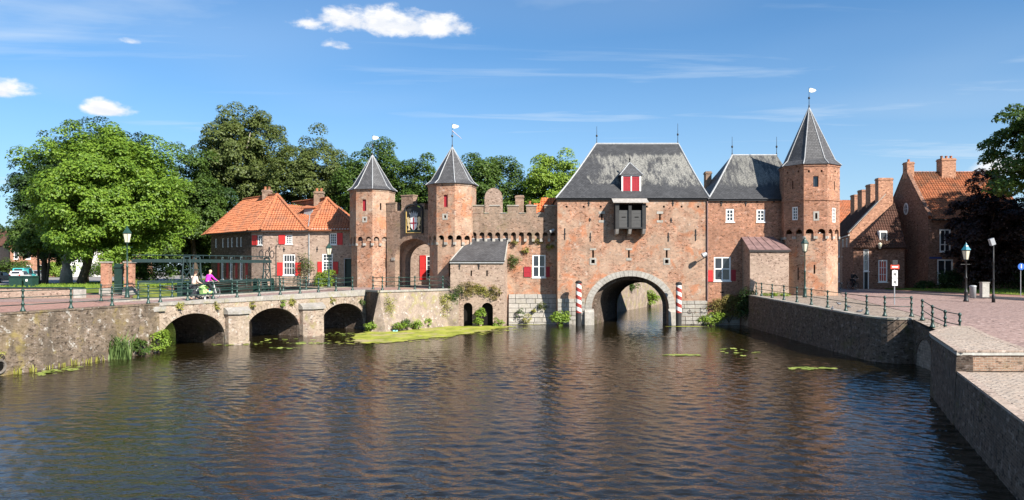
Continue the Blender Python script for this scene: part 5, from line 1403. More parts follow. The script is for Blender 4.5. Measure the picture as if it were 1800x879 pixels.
# transom bar of the tall windows
for fr_, w_ in ((fr3, wb), (fr4, wd)):
    mb = MB(); m_ = w_[2]+(w_[3]-w_[2])*.62; fr_.box(mb, w_[0]+.1, w_[1]-.1, m_-.06, m_+.06, -.115, -.02); mb.build('transom', MT['white_paint'], mh)
MB().path([(*P3, ZG+.1), (P3[0], P3[1]-.06, ZG+.1), (P3[0], P3[1]-.06, EV-.1)], .05, 6).build('downpipe', MT['lead'], mh)
mb = MB(); fr4.box(mb, 0, L4-.1, H-.02, H+.12, .12, .3); mb.build('gutter', MT['white_paint'], mh)
# roofs: facets with tile relief, ridge and hip tiles
def off(p, n, d): return (p[0]+n.x*d, p[1]+n.y*d)
q0 = off(off(P0, fr1.n, .35), fr1.t, -.5); q1 = off(P1, (fr1.n+fr2.n).normalized(), .4); q2 = off(P2, (fr2.n+fr3.n).normalized(), .4); q3 = (P3[0]+.1, 67.6); q4 = (-14.0, 67.6)
AP = Vector((-22.7, 71.5, 11.75)); AR = Vector((-28.0, 77.1, 11.75)); BP = Vector((-17.75, 71.0, 11.35)); BR = Vector((-22.6, 76.2, 11.35))
E = lambda q: Vector((q[0], q[1], EV-.02))
VA = Vector((-18.65, 67.6, EV-.02))     # valley foot between the two roofs
VB = Vector((-19.9, 73.3, 10.7))
faces = [[E(q0), E(q1), AP, AR], [E(q1), E(q2), AP], [E(q2), VA, AP], [VA, VB, AR, AP], [VA, E(q4), BP], [VB, VA, BP, BR], [E(q4), Vector((-13.6, 72.5, EV-.02)), BP], [E(q0), AR, Vector((-33.2, 79, EV-.02))]]
deck, rel = MB(), MB()
for f in faces:
    n_ = (f[1]-f[0]).cross(f[2]-f[0])
    if n_.z < 0: f = list(reversed(f))
    if f is not None and len(f) == 4:      # split warped quads
        tris = [[f[0], f[1], f[2]], [f[0], f[2], f[3]]]
    else: tris = [f]
    for t_ in tris:
        d_ = (t_[1]-t_[0]).cross(t_[2]-t_[0])
        if d_.length < 1e-4: continue
        deck.face(*[p-V(0, 0, .06) for p in t_]); tiles(rel, t_)
deck.build('roof_deck', MT['tile_orange'], mh); ro = rel.build('roof', MT['tile_orange'], mh)
for a, b in ((E(q1), AP), (E(q2), AP), (AP, AR), (E(q4), BP), (BP, BR), (VA, AP), (VA, BP)): ridge(a+V(0, 0, .02), b+V(0, 0, .04), ro, 'tile_orange', .14)
MB().path([VA+V(0, 0, .06), VB+V(0, 0, .05)], .06, 6).build('valley_lead', MT['lead'], ro)
mb = MB()
for a, b in ((q0, q1), (q1, q2), (q2, (VA.x, VA.y))): fr_, L_ = Fr2(a, b, EV-.16); fr_.box(mb, 0, L_, 0, .1, -.1, -.0)
mb.build('eaves_board', MT['black_wood'], mh)
def on_ridge(a, b, t, w, z0, z1, dx=0):
    p = a.lerp(b, t); chimney(p.x-w/2+dx, p.y-.35, p.x+w/2+dx, p.y+.35, z0, z1, mh, 'brick_brown', 2)
on_ridge(AP, AR, .28, .78, 10.6, 12.35, 0); on_ridge(BP, BR, .22, .85, 10.4, 12.1)
# dormer on the second roof
dmx, dmy = -19.75, 72.0
mb = MB(); mb.rings([[(dmx-.35, dmy-.55, 9.2), (dmx+.55, dmy-.95, 9.2), (dmx+.75, dmy+1.2, 9.2), (dmx-.3, dmy+1.3, 9.2)], [(dmx-.35, dmy-.55, 10.45), (dmx+.55, dmy-.95, 10.45), (dmx+.75, dmy+1.2, 10.6), (dmx-.3, dmy+1.3, 10.6)]]); dd = mb.build('dormer', MT['lead'], mh)
MB().slab([(dmx-.6, dmy-.75, 10.45), (dmx+.7, dmy-1.2, 10.45), (dmx+1.0, dmy+1.2, 10.95), (dmx-.4, dmy+1.4, 10.95)], .08).build('dormer_roof', MT['tile_orange'], dd)

# ---------------------------------------------------------------- houses on the right
def gable_wall(mb, fr, W, H, hp, holes=(), peak=.5, nb=None):
    wall(mb, fr, W, H, holes, .15, back=nb); mb.face(fr.p(0, H), fr.p(W, H), fr.p(W*peak, hp))
rh = thing('gabled_house', 'two-storey brown brick house with pantile roof and three chimneys on the right', 'house', (44, 76, 2.4))
zg = 2.4; hx0, hx1, hy0, hy1 = 40.8, 50.3, 72.5, 81.0; ez = 9.45; rz_ = 14.5; ym = (hy0+hy1)/2
fg, Lg = Fr2((hx0, hy1), (hx0, hy0), zg); ff, Lf = Fr2((hx0, hy0), (hx1, hy0), zg)
k7 = 72.5/1300
def uf(px): return (px-900)*k7-hx0
def vf(py): return CAMZ-(py-470)*k7-zg
mb = MB(); nb = []
gable_wall(mb, fg, Lg, ez-zg+.3, rz_-zg+.35, [(1.1, 1.3, 5.2, 6.7, 0, .2), (Lg-2.0, Lg-1.8, 5.2, 6.7, 0, .2)], .5, nb)
wu = (uf(1651.5), uf(1671), vf(443), vf(403)); wl = (uf(1647.5), uf(1675), vf(499), vf(456))
wall(mb, ff, Lf, ez-zg, [wu+(0, .18), wl+(0, .18)], .18)
mb.build('walls', MT['brick_house'], rh); close(nb, rh)
window(ff, *wu, rh, 1, 1, cross=.33, fw=.13, inset=.1, glass='glass'); window(ff, *wl, rh, 1, 1, cross=.42, fw=.13, inset=.1)
# oval light in the gable
og = [(Lg/2+.2+.42*math.cos(t), 8.35+.62*math.sin(t)) for t in [2*math.pi*k/18 for k in range(18)]]; oi = [(Lg/2+.2+.3*math.cos(t), 8.35+.5*math.sin(t)) for t in [2*math.pi*k/18 for k in range(18)]]
ov = MB()
for k in range(18): ov.rings([[fg.p(*p, .0) for p in (og[k], og[(k+1) % 18], oi[(k+1) % 18], oi[k])], [fg.p(*p, .06) for p in (og[k], og[(k+1) % 18], oi[(k+1) % 18], oi[k])]])
ovo = ov.build('oval_window', MT['white_paint'], rh); MB().rings([[fg.p(*p, .005) for p in oi], [fg.p(*p, .02) for p in oi]]).build('pane', MT['glass_curtain'], ovo, uv=False)
mb = MB(); fg.box(mb, Lg/2+.17, Lg/2+.23, 7.87, 8.83, .02, .045); fg.box(mb, Lg/2-.1, Lg/2+.5, 8.32, 8.38, .02, .043); mb.build('glazing_bar', MT['white_paint'], ovo)
mb = MB(); a, b, c, d_ = V(hx0+.22, hy0-.3, ez-.05), V(hx1, hy0-.3, ez-.05), V(hx1, ym, rz_), V(hx0+.22, ym, rz_)
mb.slab([a, b, c, d_], .1); mb.slab([V(hx1, hy1+.3, ez-.05), V(hx0+.22, hy1+.3, ez-.05), d_, c], .1); mb.build('roof_deck', MT['tile_brown'], rh)
ro = tiles(MB(), [a+V(0, 0, .04), b+V(0, 0, .04), c+V(0, 0, .04), d_+V(0, 0, .04)], tw=.27, amp=.05).build('roof', MT['tile_brown'], rh); ridge(d_+V(0, 0, .05), c+V(0, 0, .05), ro, 'tile_brown')
mb = MB()   # brick verge capping of the gable
for s_ in (-1, 1):
    p, q = fg.p(Lg/2, rz_-zg+.42), fg.p(Lg/2+s_*(Lg/2+.1), ez-zg+.32); mb.box(p-fg.n*.34, q-p, fg.n*.38, V(0, 0, .09))
mb.build('gable_capping', MT['brick_house'], rh)
mb = MB(); mb.bx(hx0+.1, hy0-.42, ez-.16, hx1, hy0-.28, ez-.04); mb.build('gutter', MT['black_iron'], rh)
chimney(hx0-.02, ym-.42, hx0+.72, ym+.42, rz_-.6, 15.6, rh, 'brick_row', 1); chimney(44.3, ym-.55, 45.75, ym+.45, 12.8, 15.95, rh, 'brick_row', 3); chimney(49.5, ym-.4, 50.3, ym+.4, rz_-.7, 14.75, rh, 'brick_row', 1)
# street name plate on the corner
sp_ = MB(); ff.box(sp_, .1, 1.35, 3.15, 3.32, .01, .03); tag(sp_.build('street_sign', c_plain('plate_blue', (.03, .06, .22), rough=.4)), 'small dark blue street name plate on the gabled house corner', 'sign')
# row of houses with four chimneys
rowh = thing('row_houses', 'long row of brick houses with dark roof, sunlit gable and four chimneys along the alley', 'row house', (40, 85, 2.5))
ra = Vector((34.7, 76.0, 0)); rd = Vector((1.9, 6.05, 0)).normalized(); rn = Vector((-rd.y, rd.x, 0)); 
rg0 = ra; rg1 = ra+Vector((4.45, 0, 0)); zg = 2.5; ez = 8.2; pz = 12.15; LR = 25
mb = MB(); nb = []
fgr, Lgr = Fr2((rg0.x, rg0.y), (rg1.x, rg1.y), zg); wall(mb, fgr, Lgr, ez-zg, [], .15); mb.face(fgr.p(0, ez-zg), fgr.p(Lgr, ez-zg), fgr.p(Lgr, pz-zg-.5), fgr.p(3.7, pz-zg))
far = ra+rd*LR; fal, Lal = Fr2((far.x, far.y), (ra.x, ra.y), zg)
wn = []
for t in (.08, .22, .36, .5, .64, .78, .91):
    u_ = Lal*t; wn += [(u_-.5, u_+.5, .5, 2.7), (u_-.5, u_+.5, 3.4, 5.3)]
wall(mb, fal, Lal, ez-zg, [w_+(0, .12) for w_ in wn], .12)
mb.build('walls', MT['brick_row'], rowh)
for w_ in wn: window(fal, *w_, rowh, 2, 3, inset=.1, fw=.12)
pk0 = Vector((38.4, 76.0, pz)); pk1 = pk0+rd*LR
mb = MB(); mb.slab([far+V(-.25, .05, ez-.15), ra+V(-.25, .05, ez-.15), pk0+V(0, .05, 0), pk1], .12); mb.slab([rg1+V(-.02, .05, pz-.6), rg1+rd*LR+V(0, 0, pz-.6), pk1, pk0+V(0, .05, 0)], .12)
mb.build('roof', MT['tile_dark'], rowh)
tiles(MB(), [far+V(-.28, .05, ez-.1), ra+V(-.28, .05, ez-.1), pk0+V(0, .05, .06), pk1+V(0, 0, .06)], amp=.04, seg=4).build('roof_tiles', MT['tile_dark'], rowh)
mb = MB()
for s_, q in ((1, ra+V(-.1, 0, ez)),): mb.box(pk0+V(0, -.06, .04), q-pk0, V(0, .4, 0), V(0, 0, .1))
mb.build('gable_capping', MT['stone_pale'], rowh)
mb = MB(); fal.box(mb, 0, Lal, ez-zg-.25, ez-zg-.1, .02, .2); mb.build('gutter', MT['white_paint'], rowh)
mb = MB(); fgr.box(mb, 0, Lgr, ez-zg-.6, ez-zg-.5, .0, .05); mb.build('string_course', MT['brick_row'], rowh)
for k in range(4):
    p = pk0+rd*(6.2*k); chimney(p.x-.75, p.y-.02 if k == 0 else p.y-.4, p.x+.75, p.y+.7, pz-.9, 13.9, rowh, 'brick_row', 0)
# low cottage between them
ct = thing('cottage', 'low shaded cottage with steep dark roof and white door between the gabled houses', 'house', (38.5, 77, 2.4))
fc, Lc = Fr2((33.95, 73.5), (39.0, 73.5), 2.4); k77 = 73.5/1300
def uc_(px): return (px-900)*k77-33.95
def vc(py): return CAMZ-(py-470)*k77-2.4
dd_ = (uc_(1518), uc_(1527.5), 0, vc(438)); w1_ = (uc_(1544), uc_(1560), vc(496), vc(457)); 
mb = MB(); nb = []; wall(mb, fc, Lc, 4.35, [dd_+(0, .15), w1_+(0, .15)], .15, back=nb); f_, L_ = Fr2((33.95, 76), (33.95, 73.5), 2.4); wall(mb, f_, L_, 4.35, [], .1); mb.build('walls', MT['brick_house'], ct)
window(fc, dd_[0], dd_[1], 1.9, dd_[3], ct, 2, 2, fw=.1); mb = MB(); fc.box(mb, dd_[0]+.08, dd_[1]-.08, .05, 1.88, -.14, -.08); mb.build('door', MT['black_wood'], ct)
mb = MB(); fc.box(mb, dd_[0], dd_[0]+.078, 0, 1.9, -.14, -.03); fc.box(mb, dd_[1]-.078, dd_[1], 0, 1.9, -.14, -.03); mb.build('door_frame', MT['white_paint'], ct)
c_plain('red_reflection', (.5, .09, .05), var=.4, scale=3); window(fc, *w1_, ct, 3, 3, fw=.12, bw=.05, glass='red_reflection')  # red reflection in this window is painted as the pane colour
e0_, e1_, tp_ = V(33.7, 73.2, 6.6), V(39.1, 73.2, 6.6), V(39.3, 76.0, 11.3)
mb = MB(); mb.slab([e0_, e1_, tp_], .1); mb.slab([e1_, V(40.6, 75.9, 6.6), tp_], .1); mb.build('roof', MT['tile_dark'], ct)
tiles(MB(), [e0_+V(0, 0, .05), e1_+V(0, 0, .05), tp_+V(0, 0, .05)], amp=.04).build('roof_tiles', MT['tile_dark'], ct)
mb = MB(); mb.bx(36.6, 73.75, 6.6, 37.4, 75.3, 8.35); dm_ = mb.build('dormer', MT['white_paint'], ct); window(Fr((36.6, 73.75, 6.65), (1, 0)), .03, .77, .08, 1.6, dm_, 1, 2, inset=-.02, sill=False, glass='glass_curtain')
mb = MB(); fc.box(mb, -.1, Lc, 4.2, 4.32, .05, .2); mb.build('gutter', MT['black_iron'], ct)
wl_ = thing('wall_lantern', 'small lantern on a bracket under the cottage eaves', 'wall lamp', fc.p(uc_(1543), 4.0, .4)); MB().tube(fc.p(uc_(1543), 4.0, 0), fc.p(uc_(1543), 4.1, .45), .025, None, 5).build('bracket', MT['black_iron'], wl_); p = fc.p(uc_(1543), 4.15, .45); MB().lathe(p, [(.1, 0), (.2, .4), (.22, .44), (.06, .6)], 6).build('lantern', MT['lantern_glass'], wl_)
# house farther down the alley, orange roof in the sun
hb_ = thing('alley_house', 'distant house with sunlit orange roof at the end of the alley', 'house', (44, 112, 2.5))
MB().bx(44.5, 108, 2.4, 56, 116, 10.2).build('walls', MT['brick_row'], hb_)
q = [V(44.2, 107.7, 10.0), V(56, 107.7, 10.0), V(56, 112, 15.0), V(46.5, 112, 14.6)]; tiles(MB(), q).build('roof', MT['tile_orange'], hb_); MB().slab([p-V(0, 0, .05) for p in q], .1).build('roof_deck', MT['tile_orange'], hb_)
window(Fr((44.5, 108, 7.6), (1, 0)), .3, 1.4, .1, 2.2, hb_, 2, 3, inset=-.02)
# dark distant roof at the far right
hr_ = thing('distant_house', 'distant low house with orange and dark roofs at the far right edge', 'house', (72, 100, 2.5))
MB().bx(66, 98, 2.4, 86, 108, 5.0).build('walls', MT['brick_house'], hr_); MB().slab([(65.7, 97.7, 4.9), (86, 97.7, 4.9), (86, 103, 8), (65.7, 103, 8)], .15).build('roof', MT['tile_brown'], hr_)
MB().rings([[(66, 110, 2.4), (90, 110, 2.4), (90, 122, 2.4), (66, 122, 2.4)], [(66, 110, 9), (90, 110, 9), (90, 122, 9), (66, 122, 9)], [(66, 116, 14), (90, 116, 14), (90, 116.1, 14), (66, 116.1, 14)]]).build('rear_block', MT['slate'], hr_)

# ---------------------------------------------------------------- houses far left across the street
def far_house(x, y, w_, h, mat, roofm, lab, fl=2, nw=3):
    t = thing('terrace_house', lab, 'house', (x+w_/2, y, ZL), 'terraced houses down the side street'); fr = Fr((x, y, ZL), (1, 0)); hol = []
    for f in range(fl):
        for k in range(nw): c = w_*(k+.5)/nw; hol.append((c-.5, c+.5, .8+f*2.9, 2.5+f*2.9))
    mb = MB(); wall(mb, fr, w_, h, [q+(0, .12) for q in hol], .12); mb.face((x+w_, y, ZL), (x+w_, y+8, ZL), (x+w_, y+8, ZL+h), (x+w_, y, ZL+h)); mb.build('walls', MT[mat], t)
    for q in hol: window(fr, *q, t, 1, 2, fw=.14, inset=.1)
    MB().slab([(x-.2, y-.3, ZL+h), (x+w_+.2, y-.3, ZL+h), (x+w_+.2, y+4, ZL+h+3.5), (x-.2, y+4, ZL+h+3.5)], .2).build('roof', MT[roofm], t)
far_house(-112, 152, 7, 6.5, 'black_wood', 'tile_dark', 'dark timber terrace house at the far left edge beyond the parked cars')
far_house(-104.5, 154, 7.5, 6.3, 'brick_row', 'tile_orange', 'red brick terrace house with white windows behind the left tree')
far_house(-96.5, 158, 6, 6.6, 'white_paint', 'tile_brown', 'white plastered terrace house half hidden by leaves')
far_house(-90, 163, 7, 6.4, 'brick_row', 'tile_orange', 'farther red brick terrace house seen past the thin tree trunks')
# ---------------------------------------------------------------- railings
def lerp2(a, b, t): return (a[0]+(b[0]-a[0])*t, a[1]+(b[1]-a[1])*t)
def run(a, b, n, ends=True): return [lerp2(a, b, k/n) for k in range(n+1)]
zq = ZL+.03
frq, Lq = Fr2(Q0, Q1, 0); qa = [tuple(frq.p(u_, 0, -.12)[:2]) for u_ in (1.0, 3.3, 5.6, 7.9, 10.2)]
f_b, Lb_ = Fr2(Q1, bp(0), 0); qa += [tuple(f_b.p(u_, 0, -.12)[:2]) for u_ in (1.2, 3.75, 6.25, 8.75)]
railing('quay_railing', 'dark green iron railing along the left quay wall', qa, [zq]*len(qa))
ps = [.35+k*1.76 for k in range(10)]
bpts = [bp(s, .34) for s in ps]; railing('bridge_railing', 'dark green iron railing on the near edge of the arched bridge', bpts, [zdeck(s)+.07 for s in ps])
ps2 = [-.6+k*2.3 for k in range(8)]
railing('bridge_railing', 'dark green iron railing on the far edge of the arched bridge', [bp(s, DW-.3) for s in ps2], [zdeck(max(0, s))+.07 for s in ps2])
gp = [(-10.75, 57.2), (-9.6, 54.75), (-8.55, 55.95), (-7.5, 57.1), (-6.5, 58.2), (-5.55, 59.3)]
railing('bastion_railing', 'dark green iron railing round the bastion before the land gate', gp, [3.0]*6)
o = MB(); o.tube((-5.55, 59.3, 3.93), (-4.95, 60.2, 3.25), .022, None, 6); o.tube((-5.55, 59.3, 3.63), (-5.1, 60.0, 3.1), .022, None, 6); o.build('stay_bar', MT['green_iron'], bpy.data.objects['bastion_railing'], uv=False)
rp = [(19.15, 58.0), *[lerp2((19.1, 56.6), (18.32, 38.2), k/7) for k in range(8)], (18.75, 37.2), (19.9, 36.85)]
# the run along the right quay, two rails only
railing('quay_railing', 'green iron railing with two rails along the right quay above the shaded wall', rp, [zr(*p)+.03 for p in rp], heights=(.5, .95), rail_r=.02)
cp_ = [(19.75, 35.6), (19.1, 33.6), (18.8, 32.1), (18.95, 31.3)]
railing('culvert_railing', 'short green railing over the culvert ending at the terrace block', cp_, [zr(*p)-.012 for p in cp_], heights=(.5, .95), rail_r=.02)
mhp = [(-23.9, 66.6), (-22, 65.2), (-20.1, 63.9), (-18.2, 62.9)]
railing('garden_railing', 'thin green railing before the mill house garden', mhp, [ZM]*4, heights=(.35, .7, .95), mat='green_dark')

# ---------------------------------------------------------------- lamps and signs
lantern('street_lamp', 'tall green lantern post at the left end of the bridge', (-25.6, 49.2, ZL), 4.75, s=1.15)
lantern('street_lamp', 'green lantern post standing before the mill house hedge', (-16.0, 64.6, ZM), 3.85, s=1.1)
lantern('street_lamp', 'green lantern post beside the corner tower on the quay', (21.9, 55.3, zr(21, 55.3)), 4.5, s=1.15)
lantern('street_lamp', 'black lantern post with turquoise cap before the gabled house', (30.7, 50.0, zr(31, 50)), 3.95, 'black_iron', c_plain('cap_teal', (.03, .2, .26), rough=.35).name, s=1.2)
fp = thing('floodlight_mast', 'slim black mast with a tilted floodlight on the right footway', 'floodlight', (31.9, 49.0, zr(31, 49)))
x, y, z = 31.9, 49.0, zr(31, 49)
MB().lathe((x, y, z), [(.11, 0), (.1, .5), (.06, .55), (.055, 1.5), (.07, 1.55), (.05, 1.62), (.045, 2.6), (.06, 2.65), (.04, 2.72), (.038, 3.9)], 8).build('mast', MT['black_iron'], fp, smooth=True)
MB().box((x-.16, y-.12, z+3.75), V(.26, 0, .1), V(0, .24, 0), V(-.14, 0, .42)).build('lamp_head', MT['grey_metal'], fp)
sg = thing('traffic_sign', 'traffic sign post with red plate over two white panels beside the quay street', 'traffic sign', (24.2, 46.5, zr(24, 46.5)))
x, y, z = 24.2, 46.8, zr(24, 46.5)
MB().tube((x, y, z-.1), (x, y, z+2.75), .035, None, 8).build('sign_pole', MT['grey_metal'], sg)
MB().bx(x-.27, y-.07, z+2.25, x+.27, y-.04, z+2.52).build('red_plate', c_plain('sign_red', (.55, .07, .04), rough=.4), sg); MB().bx(x-.19, y-.078, z+2.35, x+.19, y-.071, z+2.42).build('white_bar', MT['white_paint'], sg)
MB().bx(x-.16, y-.1, z+2.53, x+.16, y+.08, z+2.82).build('lamp_box', MT['black_iron'], sg)
for k in range(2):
    z0 = z+1.2+.5*k; MB().bx(x-.17, y-.07, z0, x+.17, y-.04, z0+.46).build('white_panel', MT['white_paint'], sg)
    for a, b, c, d_ in ((-.09, -.03, .12, .36), (.03, .09, .08, .32), (-.03, .03, .2, .26)): MB().bx(x+a, y-.076, z0+c, x+b, y-.071, z0+d_).build('black_symbol', MT['black_iron'], sg)
bs_ = thing('path_sign', 'round blue path sign on a thin pole at the far right', 'traffic sign', (37.6, 54.5, 2.5))
x, y, z = 37.55, 54.6, zr(37, 54.6)+.1
MB().tube((x, y, z), (x, y, z+2.45), .03, None, 6).build('sign_pole', MT['grey_metal'], bs_); MB().path([(x, y-.05, z+2.2), (x, y-.08, z+2.2)], .25, 18).build('blue_disc', c_plain('sign_blue', (.03, .12, .45), rough=.4), bs_)
mb = MB(); mb.bx(x-.035, y-.088, z+2.08, x+.035, y-.081, z+2.28); mb.ball((x, y-.085, z+2.33), .04, .006, .04, 8, 5); mb.build('white_figure', MT['white_paint'], bs_)
lb = MB().lathe((32.9, 52.8, zr(32, 52)+.1), [(.2, 0), (.21, .75), (.23, .78), (.23, .86), (.17, .9)], 12).build('litter_bin', MT['grey_metal'], smooth=True); tag(lb, 'small grey litter bin on the lawn edge near the dark tree', 'bin')
cb = MB(); cb.bx(34.1, 53.6, zr(34, 53)+.1, 34.6, 53.95, zr(34, 53)+1.15); cb.bx(34.07, 53.57, zr(34, 53)+1.15, 34.63, 53.98, zr(34, 53)+1.2); tag(cb.build('utility_cabinet', MT['concrete']), 'grey utility cabinet beside the litter bin', 'cabinet')
hk = thing('hook_post', 'thin black post with a curled hook before the mill house front', 'post', (-21.2, 66.4, ZM))
x, y = (485-900)/1300*66.4, 66.4
MB().lathe((x, y, ZM-.05), [(.09, 0), (.07, .3), (.045, .4), (.04, 3.6), (.06, 3.65), (.03, 3.75)], 8).build('post', MT['black_iron'], hk, smooth=True)
MB().path([(x, y, ZM+3.4), (x+.12, y-.02, ZM+3.75), (x+.28, y-.02, ZM+3.85), (x+.38, y-.02, ZM+3.65), (x+.3, y-.02, ZM+3.5)], .03, 6).build('hook', MT['black_iron'], hk)
# brick gate pillars, leaf and railing-topped low wall on the left
for px, lab in ((187, 'left brick gate pillar with stone foot and cap'), (228, 'right brick gate pillar with stone foot and cap behind the lamp')):
    y = 55.0; x = (px-900)*y/1300; t = thing('gate_pillar', lab, 'pillar', (x, y, ZL), 'brick gate pillars')
    def sq(h, z_): return [(x-h, y-h*.75, z_), (x+h, y-h*.75, z_), (x+h, y+h*.75, z_), (x-h, y+h*.75, z_)]
    MB().rings([sq(.3, ZL+.5), sq(.3, ZL+2.35)]).build('shaft', MT['brick_pillar'], t); MB().rings([sq(.4, ZL-.02), sq(.38, ZL+.42), sq(.31, ZL+.5)]).build('foot', MT['stone_pale'], t)
    MB().rings([sq(.37, ZL+2.35), sq(.37, ZL+2.46)]).build('cap', MT['stone_coping'], t)
gl_ = MB(); gl_.bx(-29.7, 55.2, ZL+.12, -29.05, 55.28, ZL+2.3); gl_.bx(-29.72, 55.12, ZL+.3, -29.03, 55.2, ZL+.42); gl_.bx(-29.72, 55.12, ZL+2.0, -29.03, 55.2, ZL+2.12); tag(gl_.build('gate_leaf', MT['green_dark']), 'dark green gate leaf standing open between the brick pillars', 'gate')
lw = thing('low_wall', 'low pale brick wall with dark green rail on top at the left', 'wall', (-31, 49, ZL)); MB().bx(-48, 49.4, ZL-.05, -28.8, 49.75, ZL+.62).build('brickwork', MT['brick_pale'], lw); MB().bx(-48.1, 49.35, ZL+.62, -28.75, 49.8, ZL+.7).build('coping', MT['green_dark'], lw); MB().bx(-29.25, 49.3, ZL-.05, -28.7, 49.85, ZL+.6).build('end_pier', MT['stone_grey'], lw)
for k, (x, y, lab) in enumerate(((-45.05, 67.5, 'dark green waste container left of the slim green one'), (-43.7, 67.2, 'slim green waste container with a white sticker'))):
    t = thing('waste_container', lab, 'bin', (x, y, ZL), 'green containers behind the low wall'); w_ = (1.1, .75)[k]
    MB().rings([[(x-w_/2, y-.4, ZL), (x+w_/2, y-.4, ZL), (x+w_/2, y+.4, ZL), (x-w_/2, y+.4, ZL)], [(x-w_/2-.04, y-.45, ZL+1.1), (x+w_/2+.04, y-.45, ZL+1.1), (x+w_/2+.04, y+.45, ZL+1.1), (x-w_/2-.04, y+.45, ZL+1.1)]]).build('body', MT['green_iron'], t)
    MB().rings([[(x-w_/2-.08, y-.5, ZL+1.1), (x+w_/2+.08, y-.5, ZL+1.1), (x+w_/2+.08, y+.5, ZL+1.1), (x-w_/2-.08, y+.5, ZL+1.1)], [(x-w_/2, y-.3, ZL+1.25), (x+w_/2, y-.3, ZL+1.25), (x+w_/2, y+.45, ZL+1.25), (x-w_/2, y+.45, ZL+1.25)]]).build('lid', MT['green_dark'], t)
    if k: MB().bx(x-.2, y-.475, ZL+.75, x-.02, y-.45, ZL+.95).build('sticker', MT['white_paint'], t)
# ---------------------------------------------------------------- steel lock gear behind the bridge
lg = thing('lock_gear', 'green steel lattice frames with long overhead beams behind the bridge', 'lock gear', (-24, 55, 0))
ga_, gb_ = Vector((-26.6, 53.6, 0)), Vector((-19.6, 60.6, 0)); 
def at_px(px, y): return (px-900)/1300*y
def lattice(x, y, z0, z1, wb, wt, name='lattice_frame'):
    mb = MB(); L_, R_ = [], []
    n = 5; d = Vector((.72, .69, 0))
    for k in range(n+1):
        s = k/n; h = z0+(z1-z0)*s; w_ = wb+(wt-wb)*s; L_.append(Vector((x, y, h))-d*w_/2); R_.append(Vector((x, y, h))+d*w_/2)
    for k in range(n):
        mb.tube(L_[k], L_[k+1], .06, None, 4); mb.tube(R_[k], R_[k+1], .06, None, 4); mb.tube(L_[k], R_[k+1] if k % 2 else R_[k], .035, None, 4); mb.tube(R_[k], L_[k+1], .035, None, 4)
    mb.tube(L_[n], R_[n], .06, None, 4); return mb.build(name, MT['steel_green'], lg, uv=False)
fx = [(328, 53.2), (346, 54.0), (469, 60.0)]
for px, y in fx: lattice(at_px(px, y), y, .8, 5.45, 1.05, .42)
zb_ = 5.05
pA, pB, pC = (at_px(232, 52.5), 52.5), (at_px(328, 53.2), 53.2), (at_px(476, 60.2), 60.2)
for a, b, z in ((pA, pB, zb_), (pB, pC, zb_)):
    fr_, L_ = Fr2(a, b, z); mb = MB(); fr_.box(mb, 0, L_, 0, .24, -.1, .1); mb.build('beam', MT['steel_green'], lg)
    MB().tube((*a, z+.52), (*b, z+.52), .04, None, 6).build('top_rail', MT['steel_green'], lg)
    fr_, L_ = Fr2(a, b, 3.6); mb = MB(); fr_.box(mb, L_*.1 if a is pA else 0, L_, 0, .16, -.08, .08); mb.build('beam', MT['steel_green'], lg)
    mb = MB(); fr_.box(mb, L_*.1 if a is pA else 0, L_, -.62, -.54, -.06, .06); fr_.box(mb, L_*.1 if a is pA else 0, L_, -1.1, -1.02, -.06, .06); mb.build('walk_rail', MT['green_dark'], lg)
for k in range(14):
    t = (k+.5)/14; p = lerp2(pB, pC, t); MB().tube((*p, zb_+.3), (*p, zb_+.56), .025, None, 4).build('stanchion', MT['steel_green'], lg, uv=False)
for px, y in ((315, 52.9), (448, 59), (478, 60.3), (466, 60.1)):
    x = at_px(px, y); mb = MB(); mb.rings([[Vector((x+.16*math.cos(t), y, 3.55+.3*math.sin(t))) for t in [2*math.pi*k/12 for k in range(12)]], [Vector((x+.16*math.cos(t), y+.14, 3.55+.3*math.sin(t))) for t in [2*math.pi*k/12 for k in range(12)]]]); mb.bx(x-.16, y, 2.2, x+.16, y+.2, 3.4); mb.build('winch', MT['green_dark'], lg)
for px, y in ((470, 60), (478, 60.2), (459, 59.7)):
    x = at_px(px, y); rs = []
    for rr, yy in ((.34, -.03), (.34, .03), (.26, .03), (.26, -.03), (.34, -.03)): rs.append([Vector((x+rr*.55*math.cos(t), y+yy, 5.75+rr*math.sin(t))) for t in [2*math.pi*k/14 for k in range(14)]])
    MB().rings(rs, cap=False).build('chain_wheel', MT['black_iron'], lg)
